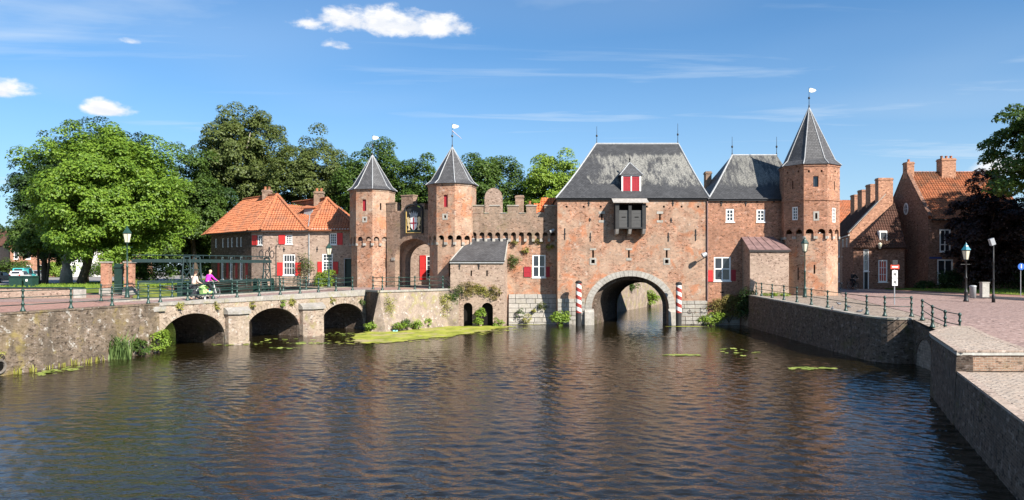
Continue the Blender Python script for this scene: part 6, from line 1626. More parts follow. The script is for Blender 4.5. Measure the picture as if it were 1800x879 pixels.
# ---------------------------------------------------------------- cars
def car(name, label, loc, rz, col, L=4.1, W=1.68, H=1.48, van=False):
    root = thing(name, label, 'car', (0, 0, 0), 'cars parked along the side street'); x0 = -L/2
    pm = c_plain('paint_'+'%02x%02x%02x' % tuple(int(c*99) for c in col), col, rough=.25, spec=.6, var=.03)
    if van: prof = [(0, .28), (0, .95), (.04, 1.05), (.1, H), (L*.62, H+.02), (L*.76, 1.05), (L*.97, .85), (L, .6), (L, .28)]
    else: prof = [(0, .28), (.0, .82), (.06, .95), (L*.14, H-.04), (L*.3, H), (L*.52, H-.02), (L*.7, .98), (L*.95, .82), (L, .6), (L, .28)]
    def sec(y, k): return [Vector((x0+a, y, .28+(b-.28)*k if b > .98 else b)) for a, b in prof]
    mb = MB(); mb.rings([sec(-W/2+.12, .93), sec(-W/2, .97), sec(W/2, .97), sec(W/2-.12, .93)]); mb.rings([sec(-W/2+.14, 1.0), sec(W/2-.14, 1.0)]); mb.build('body', pm, root)
    mb = MB(); mb.box((x0+(.03 if van else .13), -W/2+.26, 1.02), V(0, W-.52, 0), V(.035 if van else .26, 0, H-1.16), V(-.03, 0, .012)); mb.build('rear_window', MT['glass'], root)
    for s_ in (-1, 1):
        a, b = (L*.3, L*.66) if not van else (L*.42, L*.7)
        mb = MB(); mb.rings([[V(x0+a, s_*(W/2-.005), .98), V(x0+b+.1, s_*(W/2-.005), .98), V(x0+b-.32, s_*(W/2-.06), H-.14), V(x0+a, s_*(W/2-.06), H-.14)], [V(x0+a, s_*(W/2+.01), .98), V(x0+b+.1, s_*(W/2+.01), .98), V(x0+b-.32, s_*(W/2-.045), H-.14), V(x0+a, s_*(W/2-.045), H-.14)]]); mb.build('side_window', MT['glass'], root)
        MB().bx(x0-.03, s_*(W/2-.14)-.1, .7, x0+.03, s_*(W/2-.14)+.1, .92).build('tail_light', MT['red_paint'], root)
        MB().bx(x0+L-.06, s_*(W/2-.25)-.15, .58, x0+L+.02, s_*(W/2-.25)+.15, .72).build('headlight', MT['lantern_glass'], root)
        for xx in (x0+L*.19, x0+L*.81):
            wh = MB().path([(xx, s_*(W/2-.2), .3), (xx, s_*(W/2+.015), .3)], .31, 14).build('wheel', MT['rubber'], root); MB().path([(xx, s_*(W/2+.016), .3), (xx, s_*(W/2+.03), .3)], .19, 12).build('rim', MT['grey_metal'], wh)
    MB().bx(x0-.05, -W/2+.05, .3, x0+.02, W/2-.05, .5).build('rear_bumper', c_plain('bumper', (.1, .1, .1)), root)
    MB().bx(x0-.062, -.26, .52, x0-.04, .26, .63).build('number_plate', c_plain('plate_yellow', (.6, .42, .05)), root)
    return place(root, loc, rz)
h0 = R(98)
zc_ = ZL
car('parked_car', 'white hatchback parked at the front of the row of cars', (at_px(21.5, 116), 118, zc_), h0, (.72, .71, .68), 3.7)
car('parked_van', 'turquoise small van parked beside the white hatchback', (at_px(29.5, 123), 125, zc_), h0, (.06, .42, .42), 4.3, 1.75, 1.9, True)
car('parked_car', 'silver hatchback parked behind the turquoise van', (at_px(43, 132), 134, zc_), h0, (.5, .5, .48))
car('parked_car', 'pale blue estate car parked farther down the side street', (at_px(55, 143), 145, zc_), h0, (.36, .43, .52))
car('parked_car', 'dark grey car parked at the far end of the row', (at_px(66, 155), 157, zc_), h0, (.08, .08, .085))
car('parked_car', 'dark car cut off by the left edge of the picture', (at_px(-1, 96), 96, zc_), h0, (.025, .026, .03))

# ---------------------------------------------------------------- people
def skin_obj(name, verts, edges, rad, mat, parent, sub=1):
    me = bpy.data.meshes.new(name); me.from_pydata([tuple(v) for v in verts], edges, []); o = bpy.data.objects.new(name, me); C.objects.link(o)
    md = o.modifiers.new('skin', 'SKIN'); md.use_smooth_shade = True
    if not me.skin_vertices:
        me.attributes  # layer is made with the modifier
    sv = me.skin_vertices[0].data
    for i, r in enumerate(rad): sv[i].radius = (r, r) if not isinstance(r, tuple) else r; sv[i].use_root = (i == 0)
    s = o.modifiers.new('sub', 'SUBSURF'); s.levels = sub; s.render_levels = sub
    me.materials.append(MT[mat]); o.parent = parent; WL[o] = WL[parent]; return o
def person(name, label, J, top, trousers, hair, coat_r=.0, hood=None):
    """J: joints in metres, x forward, y left, z up. One continuous body; clothes and hair over it."""
    root = thing(name, label, 'person', (0, 0, 0))
    pel, chest, neck, head = (Vector(J[k]) for k in ('pelvis', 'chest', 'neck', 'head'))
    hd = (head-neck).normalized()
    V_ = [pel, pel.lerp(chest, .5), chest, neck, head-hd*.02, head+hd*.07]; E_ = [(0,1),(1,2),(2,3),(3,4),(4,5)]; Rr = [.12, .115, .13, .052, .09, .082]
    def add(p, r, q): V_.append(Vector(p)); Rr.append(r); E_.append((q, len(V_)-1)); return len(V_)-1
    V_[4] = head-hd*.03
    tv = ([pel, pel.lerp(chest, .5), chest, neck-V(0, 0, .06)], [(0,1),(1,2),(2,3)], [.155, .148, .155, .075])
    lv = ([pel], [], [.15])
    for s_ in ('l', 'r'):
        sh_, el_, ha_ = (Vector(J[k+s_]) for k in ('sho', 'elb', 'hand')); hip, kn, an, toe = (Vector(J[k+s_]) for k in ('hip', 'knee', 'ank', 'toe'))
        a = add(sh_, .055, 2); b = add(el_, .042, a); wri = el_.lerp(ha_, .9); c = add(wri, .027, b); hnd = add(ha_, .03, c)
        fd = (ha_-el_).normalized(); sd_ = fd.cross(ZV).normalized() if abs(fd.z) < .95 else V(0, 1, 0); dn = sd_.cross(fd)
        for q in range(4):
            off_ = sd_*(.028*(q-1.5)); l_ = (.062, .074, .07, .055)[q]; f1 = add(ha_+off_+fd*.045, .009, hnd); f2 = add(ha_+off_+fd*(.045+l_*.5)-dn*.012, .008, f1); add(ha_+off_+fd*(.04+l_*.7)-dn*.04, .007, f2)
        t1 = add(ha_+sd_*.045*(1 if s_ == 'l' else -1)-fd*.005-dn*.012, .01, hnd); add(ha_+sd_*.055*(1 if s_ == 'l' else -1)+fd*.035-dn*.03, .009, t1)
        d1 = add(hip, .085, 0); d2 = add(kn, .058, d1); d3 = add(an, .04, d2); add(toe, .035, d3)
        i = len(tv[0]); tv[0].extend([sh_, el_, el_.lerp(ha_, .82)]); tv[1].extend([(2, i), (i, i+1), (i+1, i+2)]); tv[2].extend([.078, .062, .045])
        i = len(lv[0]); lv[0].extend([hip, kn, an]); lv[1].extend([(0, i), (i, i+1), (i+1, i+2)]); lv[2].extend([.105, .078, .062])
        shoe = MB(); f_ = (toe-an); f_.z = 0; f_ = f_.normalized(); p = V(-f_.y, f_.x, 0)*.045
        base_z = toe.z-.04
        q0 = [Vector((an.x, an.y, base_z))-f_*.07-p, Vector((toe.x, toe.y, base_z))+f_*.05-p*.8, Vector((toe.x, toe.y, base_z))+f_*.05+p*.8, Vector((an.x, an.y, base_z))-f_*.07+p]
        shoe.rings([q0, [q0[0]+V(0, 0, .1), q0[1]+V(0, 0, .055)-f_*.02, q0[2]+V(0, 0, .055)-f_*.02, q0[3]+V(0, 0, .1)]]); shoe.build('shoe', MT['black_iron'], root)
    skin_obj('body', V_, E_, Rr, 'skin', root)
    skin_obj('jacket', *tv, top, root); skin_obj('trousers', *lv, trousers, root)
    up = hd; fw = V(1, 0, 0)
    hb = MB(); hb.ball(head+up*.045-fw*.02, .098, .09, .098, 12, 8); h_ = hb.build('hair', MT[hair], root, smooth=True)
    if hood: MB().ball(head+V(-.02, 0, .0), .14, .13, .16, 12, 8).build('hood', MT[hood], root, smooth=True)
    # face
    MB().ball(head+fw*.088-up*.015, .018, .012, .022, 6, 4).build('nose', MT['skin'], root)
    for s_ in (-1, 1):
        MB().ball(head+fw*.076+V(0, s_*.032, 0)+up*.012, .01, .012, .008, 6, 4).build('eye', MT['black_iron'], root); MB().ball(head+V(-.005, s_*.088, 0)-up*.01, .018, .01, .028, 6, 4).build('ear', MT['skin'], root)
    MB().bx(head.x+.074, head.y-.022, head.z-.052, head.x+.085, head.y+.022, head.z-.045).build('mouth', c_plain('lips', (.35, .12, .1)), root)
    return root
c_plain('magenta', (.62, .035, .42), rough=.8, var=.08); c_plain('beige_cloth', (.62, .47, .40), rough=.9, var=.06); c_plain('navy_cloth', (.025, .027, .034), rough=.9); c_plain('hair_brown', (.07, .03, .018), rough=.7); c_plain('hair_blond', (.6, .44, .26), rough=.7)
c_plain('black_cloth', (.012, .012, .014), rough=.9); c_plain('white_cloth', (.7, .7, .7), rough=.9); c_plain('grey_cloth', (.3, .32, .36), rough=.9)
walk = dict(pelvis=(0, 0, .92), chest=(.07, 0, 1.28), neck=(.11, 0, 1.47), head=(.15, 0, 1.6), shol=(.09, .19, 1.39), shor=(.09, -.19, 1.39), elbl=(.12, .24, 1.12), elbr=(.12, -.24, 1.12), handl=(.40, .2, 1.02), handr=(.40, -.2, 1.02),
            hipl=(0, .1, .86), hipr=(0, -.1, .86), kneel=(.2, .1, .5), kneer=(-.02, -.1, .48), ankl=(.24, .1, .1), ankr=(-.28, -.1, .16), toel=(.4, .1, .05), toer=(-.14, -.1, .05))
ride = dict(pelvis=(-.12, 0, 1.0), chest=(.06, 0, 1.36), neck=(.12, 0, 1.54), head=(.17, 0, 1.67), shol=(.08, .19, 1.46), shor=(.08, -.19, 1.46), elbl=(.26, .25, 1.24), elbr=(.26, -.25, 1.24), handl=(.52, .25, 1.1), handr=(.52, -.25, 1.1),
            hipl=(-.08, .1, .95), hipr=(-.08, -.1, .95), kneel=(.3, .11, .78), kneer=(.24, -.11, .62), ankl=(.14, .11, .42), ankr=(.1, -.11, .2), toel=(.28, .11, .37), toer=(.25, -.11, .14))
def bicycle(name, label, frame_mat, group=None):
    root = thing(name, label, 'bicycle', (0, 0, 0), group)
    for x in (-.52, .56):
        rs = []
        for k in range(25): pass
        def ring(R_, r_, mat, nm, par):
            mb = MB(); rs = []
            for k in range(24): 
                t = 2*math.pi*k/24; c = V(x+R_*math.cos(t), 0, .35+R_*math.sin(t)); rs.append([c+V(math.cos(t), 0, math.sin(t))*r_*math.cos(a)+V(0, 1, 0)*r_*math.sin(a) for a in [2*math.pi*j/6 for j in range(6)]])
            rs.append(rs[0]); mb.rings(rs, cap=False); return mb.build(nm, MT[mat], par, smooth=True)
        wh = ring(.315, .012, 'grey_metal', 'wheel', root); ring(.335, .02, 'rubber', 'tyre', wh)
        mb = MB()
        for k in range(12): t = math.pi*2*k/12; mb.tube((x, .0, .35), (x+.31*math.cos(t), 0, .35+.31*math.sin(t)), .003, None, 3)
        mb.tube((x, -.05, .35), (x, .05, .35), .025, None, 8); mb.build('spokes', MT['grey_metal'], wh)
        rs = []
        for k in range(9):
            t = R(20+k*17.5); rs.append([V(x+.385*math.cos(t), -.03, .35+.385*math.sin(t)), V(x+.385*math.cos(t), .03, .35+.385*math.sin(t))])
        MB().rings(rs, cap=False, close=False).build('mudguard', MT[frame_mat], root)
    mb = MB(); bb = (-.02, 0, .3); sh = (-.2, 0, .86); hd = (.42, 0, .92); fk = (.47, 0, .72)
    for a, b, r_ in ((bb, sh, .018), (bb, fk, .02), (hd, fk, .02), ((-.12, 0, .62), fk, .018), ((-.52, .04, .35), bb, .012), ((-.52, -.04, .35), bb, .012), ((-.52, .04, .35), (-.16, 0, .72), .01), ((-.52, -.04, .35), (-.16, 0, .72), .01), (fk, (.56, .05, .35), .014), (fk, (.56, -.05, .35), .014)): mb.tube(a, b, r_, None, 6)
    mb.build('frame', MT[frame_mat], root)
    MB().path([(.3, -.28, 1.06), (.42, -.25, 1.08), (.46, -.1, 1.06), (.46, .1, 1.06), (.42, .25, 1.08), (.3, .28, 1.06)], .013, 6).build('handlebar', MT['grey_metal'], root); MB().tube(hd, (.44, 0, 1.06), .014, None, 6).build('stem', MT['grey_metal'], root)
    MB().rings([[(-.34, -.09, .9), (-.34, .09, .9), (-.05, .03, .92), (-.05, -.03, .92)], [(-.36, -.1, .95), (-.36, .1, .95), (-.04, .025, .95), (-.04, -.025, .95)]]).build('saddle', MT['rubber'], root); MB().tube(sh, (-.21, 0, .9), .013, None, 6).build('seat_post', MT['grey_metal'], root)
    MB().bx(-.72, -.07, .72, -.3, .07, .74).build('carrier', MT['grey_metal'], root)
    MB().lathe((-.02, -.06, .3), [(.09, 0), (.09, .01)], 12).build('chainring', MT['grey_metal'], root); mb = MB()
    mb.tube((-.02, .06, .3), (.1, .07, .42), .01, None, 5); mb.bx(.05, .07, .4, .15, .16, .425); mb.tube((-.02, -.06, .3), (.08, -.07, .16), .01, None, 5); mb.bx(.03, -.16, .145, .13, -.07, .17); mb.build('pedals', MT['black_iron'], root)
    return root
hb_rot = math.atan2(BU.y, BU.x)
def on_bridge(px, wd):
    a = (px-900)/1300; q = BA+BN*wd; s = (a*q.y-q.x)/(BU.x-a*BU.y); p = q+BU*s; return Vector((p.x, p.y, zdeck(s)+.005))
w1 = on_bridge(340, 1.35); pw_ = person('person', 'person in beige top and dark trousers walking behind a pushchair on the bridge', walk, 'beige_cloth', 'navy_cloth', 'hair_brown'); place(pw_, w1, hb_rot)
w2_ = on_bridge(366, 1.9); rider = person('person', 'cyclist in magenta jacket with blond hair riding over the bridge', ride, 'magenta', 'navy_cloth', 'hair_blond'); place(rider, w2_, hb_rot)
bk_ = bicycle('bicycle', 'white bicycle ridden over the bridge by the magenta cyclist', 'white_paint'); place(bk_, w2_, hb_rot)
# pushchair
pc_ = thing('pushchair', 'pushchair with bright green cover and white wheels on the bridge', 'pushchair', (0, 0, 0))
for x, r_ in ((-.22, .14), (.42, .12)):
    for s_ in (-1, 1):
        wh = MB().path([(x, s_*.24, r_), (x, s_*.28, r_)], r_, 14).build('wheel', MT['rubber'], pc_); MB().path([(x, s_*.281, r_), (x, s_*.29, r_)], r_*.68, 12).build('wheel_disc', MT['white_paint'], wh)
mb = MB()
for s_ in (-1, 1): mb.path([(-.5, s_*.2, 1.02), (-.42, s_*.22, 1.0), (.4, s_*.24, .16)], .014, 6); mb.tube((-.22, s_*.24, .16), (.22, s_*.22, .62), .013, None, 6)
mb.tube((-.5, -.2, 1.02), (-.5, .2, 1.02), .016, None, 6); mb.build('frame', MT['grey_metal'], pc_)
c_plain('lime_cloth', (.42, .68, .22), rough=.8, var=.1)
mb = MB(); mb.rings([[V(-.3, s_*.21, .42), V(.45, s_*.2, .4), V(.55, s_*.2, .62), V(.1, s_*.21, .66), V(-.22, s_*.21, .98), V(-.36, s_*.21, .8)] for s_ in (-1, 1)]); mb.build('seat', MT['lime_cloth'], pc_)
rs = []
for k in range(7): t = R(10+k*24); rs.append([V(-.12+.33*math.cos(t), -.22, .72+.33*math.sin(t)), V(-.12+.35*math.cos(t), 0, .74+.36*math.sin(t)), V(-.12+.33*math.cos(t), .22, .72+.33*math.sin(t))])
MB().rings(rs, cap=False, close=False).build('hood', MT['lime_cloth'], pc_); MB().ball((.12, -.1, .66), .12, .1, .1, 8, 5).build('blanket_red', c_plain('toy_red', (.6, .08, .05)), pc_); MB().ball((.25, -.14, .63), .11, .08, .1, 8, 5).build('blanket_blue', c_plain('toy_blue', (.05, .25, .5)), pc_)
place(pc_, w1+BU*.82, hb_rot, .82)
# two riders at the mouth of the alley
pA_ = Vector(((1465-900)/1300*74, 74, zr(32, 74)+.012)); rz = R(-60)
place(person('person', 'rider in white hooded coat on a dark bicycle by the corner tower', ride, 'white_cloth', 'grey_cloth', 'hair_brown', hood='white_cloth'), pA_, rz); place(bicycle('bicycle', 'dark bicycle ridden by the white-hooded rider in the alley', 'black_iron'), pA_, rz)
pB_ = Vector(((1499-900)/1300*73, 73, zr(32, 73)+.012))
place(person('person', 'person in black clothes on a bicycle in the shaded alley', ride, 'black_cloth', 'black_cloth', 'hair_brown'), pB_, R(-80)); place(bicycle('bicycle', 'black bicycle under the person in black in the shaded alley', 'black_iron'), pB_, R(-80))

# ---------------------------------------------------------------- pigeons on the quay
def pigeon():
    root = thing('pigeon', '', 'bird', (0, 0, 0), 'pigeons on the right quay')
    mb = MB(); mb.path([(-.2, 0, .1), (-.12, 0, .12), (0, 0, .14), (.08, 0, .17), (.11, 0, .22), (.13, 0, .255), (.155, 0, .255)], [.012, .04, .065, .05, .03, .03, .012], 8); mb.build('body', c_plain('pigeon_grey', (.1, .105, .12)), root, smooth=True)
    MB().path([(.15, 0, .255), (.185, 0, .245)], [.01, .003], 5).build('beak', MT['black_iron'], root)
    for s_ in (-1, 1): MB().tube((.0, s_*.025, .1), (.01, s_*.03, 0), .006, None, 4).build('leg', c_plain('pigeon_leg', (.35, .12, .1)), root); MB().ball((-.04, s_*.05, .15), .11, .018, .05, 8, 4).build('wing', c_plain('pigeon_wing', (.16, .165, .18)), root)
    return root
pg = pigeon()
for k, (px, py, rz, lab) in enumerate(((1463, 545, 1.0, 'pigeon standing nearest to the traffic sign end of the quay'), (1490, 542, 2.4, 'pigeon by the second rail post of the right quay'), (1512, 549, -.4, 'pigeon facing the water on the right quay paving'), (1525, 551, .7, 'pigeon closest to the rounded quay corner'), (1474, 538, 3.4, 'pigeon farthest from the railing on the right quay'))):
    y = 1300*2.4/(py-470); x = (px-900)/1300*y; o = pg if k == 0 else copy_tree(pg); place(o, (x, y, zr(x, y)-.03), rz); o['label'] = lab
# ---------------------------------------------------------------- trees
def tpx(px, py, y): return ((px-900)/1300*y, y, CAMZ-(py-470)/1300*y)
def tree_px(label, cpx, top, half, bot, y, mat, n, nl, cr, leaf, depth=None, base=None, zg=ZL, name='tree', group=None, **k):
    n = int(n*1.75); nl = int(nl*.8); cr *= .78; leaf *= .74; k.setdefault('flat', .88)
    cx = (cpx-900)/1300*y; rx = half/1300*y; zt = CAMZ-(top-470)/1300*y; zb = CAMZ-(bot-470)/1300*y; rz = (zt-zb)/2
    return tree(name, label, ((base-900)/1300*y if base else cx, y, zg), (cx, y, (zt+zb)/2), (rx*.92, (depth or rx)*.92, rz*.95), mat, n, nl, cr, leaf, group=group, **k)
GB = 'trees behind the gate and houses'
tree_px('large bright green maple with a broad crown left of the bridge', 186, 236, 122, 478, 75, 'leaf_maple', 360, 290, 1.3, .34, name='maple_tree', base=142, trunk_r=.42, limbs=10, bottom=-.95, flat=.9)
tree_px('dark green tree filling the left edge behind the maple', 78, 262, 50, 500, 90, 'leaf_dark', 130, 210, 1.5, .42, group=GB)
tree_px('dark tree whose crown tops the maple', 150, 214, 78, 470, 96, 'leaf_dark', 120, 210, 1.6, .42, group=GB)
tree_px('dark tree peeping over the right side of the maple', 243, 238, 56, 470, 92, 'leaf_dark', 90, 200, 1.4, .4, group=GB)
tree_px('dark green round tree right of the maple', 335, 268, 60, 480, 92, 'leaf_green', 150, 230, 1.3, .38, group=GB, base=345)
tree_px('tallest tree with olive crown above the mill house', 424, 192, 80, 400, 104, 'leaf_olive', 190, 250, 1.5, .42, group=GB, trunk_r=.55, bark='bark_pale', limbs=9)
tree_px('dark lower crown between the tallest tree and the mill house roof', 392, 330, 84, 505, 98, 'leaf_dark', 190, 230, 1.4, .4, group=GB)
tree_px('grey-green willow-like tree behind the mill house chimneys', 548, 244, 88, 470, 100, 'leaf_olive', 200, 240, 1.35, .38, group=GB)
tree_px('tree with yellowish top directly behind the left gate tower', 665, 256, 74, 470, 98, 'leaf_green', 170, 240, 1.35, .38, group=GB, zg=ZM)
tree_px('smaller dark tree between the two gate towers', 742, 284, 54, 470, 94, 'leaf_green', 110, 220, 1.2, .36, group=GB, zg=ZM)
tree_px('round green tree right of the right gate tower', 858, 275, 60, 460, 92, 'leaf_green', 130, 230, 1.25, .36, group=GB, zg=ZM)
tree_px('bright green tree left of the water gate roof', 970, 274, 62, 460, 92, 'leaf_bright', 150, 240, 1.2, .36, group=GB, zg=ZM)
tree_px('low dark tree filling the gap behind the battlements', 915, 318, 50, 470, 98, 'leaf_dark', 90, 220, 1.3, .38, group=GB, zg=ZM)
tree_px('dark tree mass behind the maple trunk and gate pillars', 255, 330, 75, 490, 98, 'leaf_dark', 140, 220, 1.4, .4, group=GB)
# thin street trees and a pale stump by the street
tree_px('thin street tree with dark trunk beside the containers', 66, 385, 40, 455, 82, 'leaf_green', 50, 200, 1.0, .34, trunk_r=.14, base=68, limbs=4)
tree_px('second thin street tree right of the containers', 96, 380, 36, 450, 84, 'leaf_maple', 45, 200, 1.0, .34, trunk_r=.13, base=82, limbs=4)
x, y, z = tpx(116, 500, 88); tag(MB().path([(x, y, ZL-.2), (x+.05, y, ZL+1.5), (x, y, ZL+3.0), (x+.4, y, ZL+3.5)], [.75, .62, .58, .4], 10).build('tree_stump', MT['bark_pale'], smooth=True), 'thick pale bark trunk standing in the grass left of the maple', 'tree trunk')
# far right: copper beech, the tree reaching in from the edge, and those whose shade falls on the houses
tree('copper_beech', 'nearly black copper beech in front of the gabled house', (43.2, 67.5, 2.5), (43.4, 67.5, 7.4), (2.9, 2.8, 5.2), 'leaf_copper', 230, 220, .65, .22, flat=.8, trunk_r=.2, bottom=-1, limbs=6)
tree('shade_tree', 'dark green tree reaching in over the right edge of the picture', (45.2, 57, 2.4), (45.2, 57, 14.0), (6.9, 6.5, 5.2), 'leaf_green', 330, 230, .95, .27, trunk_r=.4, limbs=9, flat=.7)
for k, (x, y, zc_, r, rz_) in enumerate(((54.5, 63, 12.8, 6.4, 9.4), (52.5, 55, 9.5, 5.5, 5.5), (63, 66, 11, 6.5, 6.5))):
    tree('shade_tree', 'large tree %s' % ('beyond the right edge shading the gabled house', 'beyond the right edge shading the footway lawn', 'farther beyond the right edge behind the others')[k], (x, y, 2.4), (x, y, zc_), (r, r, rz_), 'leaf_dark', 130, 170, 1.6, .5, trunk_r=.4)
# far wood line closing the horizon on both sides
def wood(name, x0, x1, y, h, n, lab=None):
    P, N = [], []
    for k in range(n):
        x = x0+(x1-x0)*k/n; r = random.uniform(4, 6.5); hh = h*random.uniform(.7, 1.1); p, q = crown_points((x, y+random.uniform(-5, 5), 2+hh/2), (r, r, hh/2), 26, 60, 2.2, .7, -1); P.append(p); N.append(q)
    o = leaf_mesh(name, np.concatenate(P), np.concatenate(N), .95, 'leaf_dark', None, ((x0+x1)/2, y, 2)); o['kind'] = 'stuff'; return tag(o, lab, 'wood')
wood('far_wood', -160, -40, 190, 15, 22, 'far wood beyond the houses on the left')
wood('far_wood', -40, 30, 150, 13, 14, 'far wood behind the gate buildings')
wood('far_wood', 58, 190, 170, 12, 22, 'far wood on the right horizon')

# ---------------------------------------------------------------- shrubs, wall plants, water plants
bush('hedge', 'clipped bright hedge under the red-shuttered window of the mill house', (-16.9, 66.9, ZM), (1.0, .6, 1.35), 'leaf_bright', 2600, .14, 'hedge', 26)
bush('climbing_shrub', 'thin shrub trained up the mill house wall between the windows', (-18.9, 67.5, ZM), (.75, .3, 3.2), 'leaf_olive', 420, .17, 'shrub', 16)
bush('house_shrub', 'round dark shrub below the window of the gabled house', (42.2, 71.2, 2.4), (1.5, 1.0, 2.0), 'leaf_dark', 3000, .2, 'shrub', 30)
bush('low_hedge', 'low dark hedge at the corner of the gabled house', (40.0, 71.6, 2.4), (1.2, .6, .9), 'leaf_dark', 1200, .18, 'shrub', 16)
bush('park_shrub', 'large shrub behind the lawn below the copper beech', (46.5, 68, 2.4), (3.2, 1.6, 2.6), 'leaf_dark', 4000, .25, 'shrub', 30)
for k, (x, y, r, lab) in enumerate(((-98, 144, 3.2, 'hedge of garden shrubs at the far left beyond the cars'), (-92, 150, 3.0, 'light green garden shrub behind the turquoise van'), (-86, 156, 3, 'garden shrub at the end of the parked cars'))):
    bush('garden_shrub', lab, (x, y, ZL), (r*1.5, r*.7, 2.8), 'leaf_bright' if k == 1 else 'leaf_green', 2200, .4, 'shrub', 26)
bush('bank_shrub', 'shrubs on the slope beside the maple trunk', (-40.5, 82, ZL), (3.5, 1.6, 2.4), 'leaf_green', 2600, .3, 'shrub', 26)
bush('bank_shrub', 'dark shrub at the foot of the lawn slope behind the lock gear', (-31.5, 80, ZL), (2.4, 1.6, 2.6), 'leaf_dark', 2600, .28, 'shrub', 26)
bush('quay_bush', 'leafy green bush at the water line left of the water gate', ((985-900)*.0455, 59.6, 0), (.85, .5, 1.15), 'leaf_bright', 900, .17, nclump=14)
bush('quay_bush', 'bright green bush at the water line right of the striped post', ((1252-900)*.0455, 59.5, 0), (1.1, .55, 1.1), 'leaf_bright', 900, .17, nclump=14)
bush('dry_bush', 'dry ochre creeper hanging on the wing wall above the water', ((1282-900)*.0462, 60.15, .3), (1.7, .35, 2.0), 'leaf_dry', 2300, .14, nclump=30)
bush('dark_bush', 'dark ivy in the shaded corner of the right quay', ((1318-900)*.0452, 58.9, .2), (1.0, .7, 2.6), 'leaf_dark', 2200, .16, nclump=28)
bush('nettle_clump', 'tall weeds growing between the two niches of the lean-to', ((842-900)*.0455, 58.9, .05), (.45, .3, 1.35), 'leaf_bright', 520, .2, nclump=12)
bush('weed_clump', 'weeds right of the niches at the water line', ((877-900)*.0455, 58.8, 0), (.6, .3, .6), 'leaf_bright', 260, .16, nclump=9)
for k, (px, py, y, rx, rz_, m) in enumerate(((800, 522, 59.0, .9, 1.4, 'leaf_green'), (822, 512, 59.1, 1.0, 1.0, 'leaf_dry'), (846, 516, 59.1, 1.1, .9, 'leaf_moss'), (868, 520, 59.1, .7, 1.2, 'leaf_dry'), (905, 428, 61.85, .35, .6, 'leaf_dry'), (903, 463, 61.8, .55, 1.5, 'leaf_green'), (923, 440, 61.85, .4, .5, 'leaf_moss'), (945, 425, 61.85, .5, .4, 'leaf_dry'), (966, 436, 61.85, .35, .7, 'leaf_moss'),
                                           (915, 553, 61.3, .5, .7, 'leaf_green'), (928, 562, 61.0, .45, .8, 'leaf_moss'), (953, 541, 61.5, .6, .6, 'leaf_olive'), (938, 548, 61.5, .25, .3, 'leaf_moss'))):
    x, yy, z = tpx(px, py, y); bush('wall_plant', 'tuft of wall plants ' + ('at the left end of the ledge under the slate lean-to', 'second along the overgrown ledge of the lean-to', 'mossy, in the middle of the overgrown ledge', 'at the right end of the overgrown ledge', 'under the corbels above the lean-to corner', 'green, hanging beside the lean-to verge', 'mossy, high on the curtain wall', 'dry, just under the corbel table', 'mossy, beside the gatehouse shadow', 'low on the stone foot of the curtain wall', 'at the water line of the curtain wall', 'on the stone foot below the cross window', 'tiny, in a joint of the stone foot')[k],
        (x, yy, z-rz_*.4), (rx, .28, rz_), m, int(330*rx*rz_)+120, .12, nclump=8, stems=False)
f_q, L_q = Fr2(Q1, bp(0), 0)
def wq(u_, w_=.3): p = f_q.p(u_, 0, w_); return (p.x, p.y)
blades('reed_tuft', 'tall reed tuft at the water line near the end of the left quay', (*wq(6.1, .4), 0), .75, .35, 1.45, 150)
bush('quay_weed', 'bright weeds at the corner under the first bridge arch', (*wq(8.9, .45), 0), (.55, .45, 1.15), 'leaf_bright', 700, .15, nclump=14)
bush('quay_weed', 'bushy weeds between the reed tuft and the bridge', (*wq(7.6, .4), 0), (.6, .4, .8), 'leaf_green', 600, .14, nclump=12)
bush('quay_weed', 'mossy weeds over the drain outfall', (Q1[0]-.05, Q1[1]-.35, .75), (.5, .3, .5), 'leaf_moss', 300, .1, nclump=8, stems=False)
for k in range(7):
    u_ = .5+k*.75; p = wq(u_, .22); blades('grass_fringe', 'fringe of short grass, %s along the left quay foot' % ('first', 'second', 'third', 'fourth', 'fifth', 'sixth', 'seventh')[k], (*p, .0), .4, .12, .38, 26, 'leaf_moss', wid=.02, group='grass fringes at the quay foot')
for k, (s_, z_, m, r_) in enumerate(((3.7, 2.35, 'leaf_moss', .5), (1.2, 2.45, 'leaf_moss', .45), (8.9, 2.3, 'leaf_bright', .35), (9.8, 2.35, 'leaf_moss', .4), (13.5, 2.3, 'leaf_moss', .5), (16.6, 2.1, 'leaf_green', .5), (6.4, 2.3, 'leaf_moss', .3))):
    p = Vector((*bp(s_, -.06), z_)); bush('bridge_moss', 'moss and weeds on the bridge face, ' + ('left of the first pier cap', 'above the first arch', 'bright, left of the second pier cap', 'over the right side of the second arch', 'over the third arch', 'green, at the far end of the bridge', 'right of the first pier cap')[k], (p.x, p.y, p.z-.25), (r_, .2, .45), m, 260, .1, nclump=8, stems=False)
for k, (px, py) in enumerate(((652, 566), (703, 578), (716, 572), (735, 572), (748, 562))):
    y = (54.2, 54.4, 55.2, 56.0, 57.5)[k]; x, yy, z = tpx(px, py, y); bush('bank_weed', 'weed clump ' + ('in the corner under the third arch', 'at the nose of the bastion', 'second from the bastion nose', 'third along the foot of the bastion', 'farthest along the foot of the bastion')[k], (x, yy-.35, 0), (.55, .4, .75), 'leaf_bright' if k != 2 else 'leaf_green', 360, .14, nclump=10)
bush('bastion_creeper', 'yellow-green creeper down the right end of the bastion', (-5.35, 58.6, .4), (.5, .3, 2.2), 'leaf_moss', 700, .11, nclump=16, stems=False)
bush('bastion_creeper', 'yellow-green creeper near the nose of the bastion', (-9.0, 54.35, .9), (.4, .35, 1.9), 'leaf_moss', 420, .1, nclump=14, stems=False)
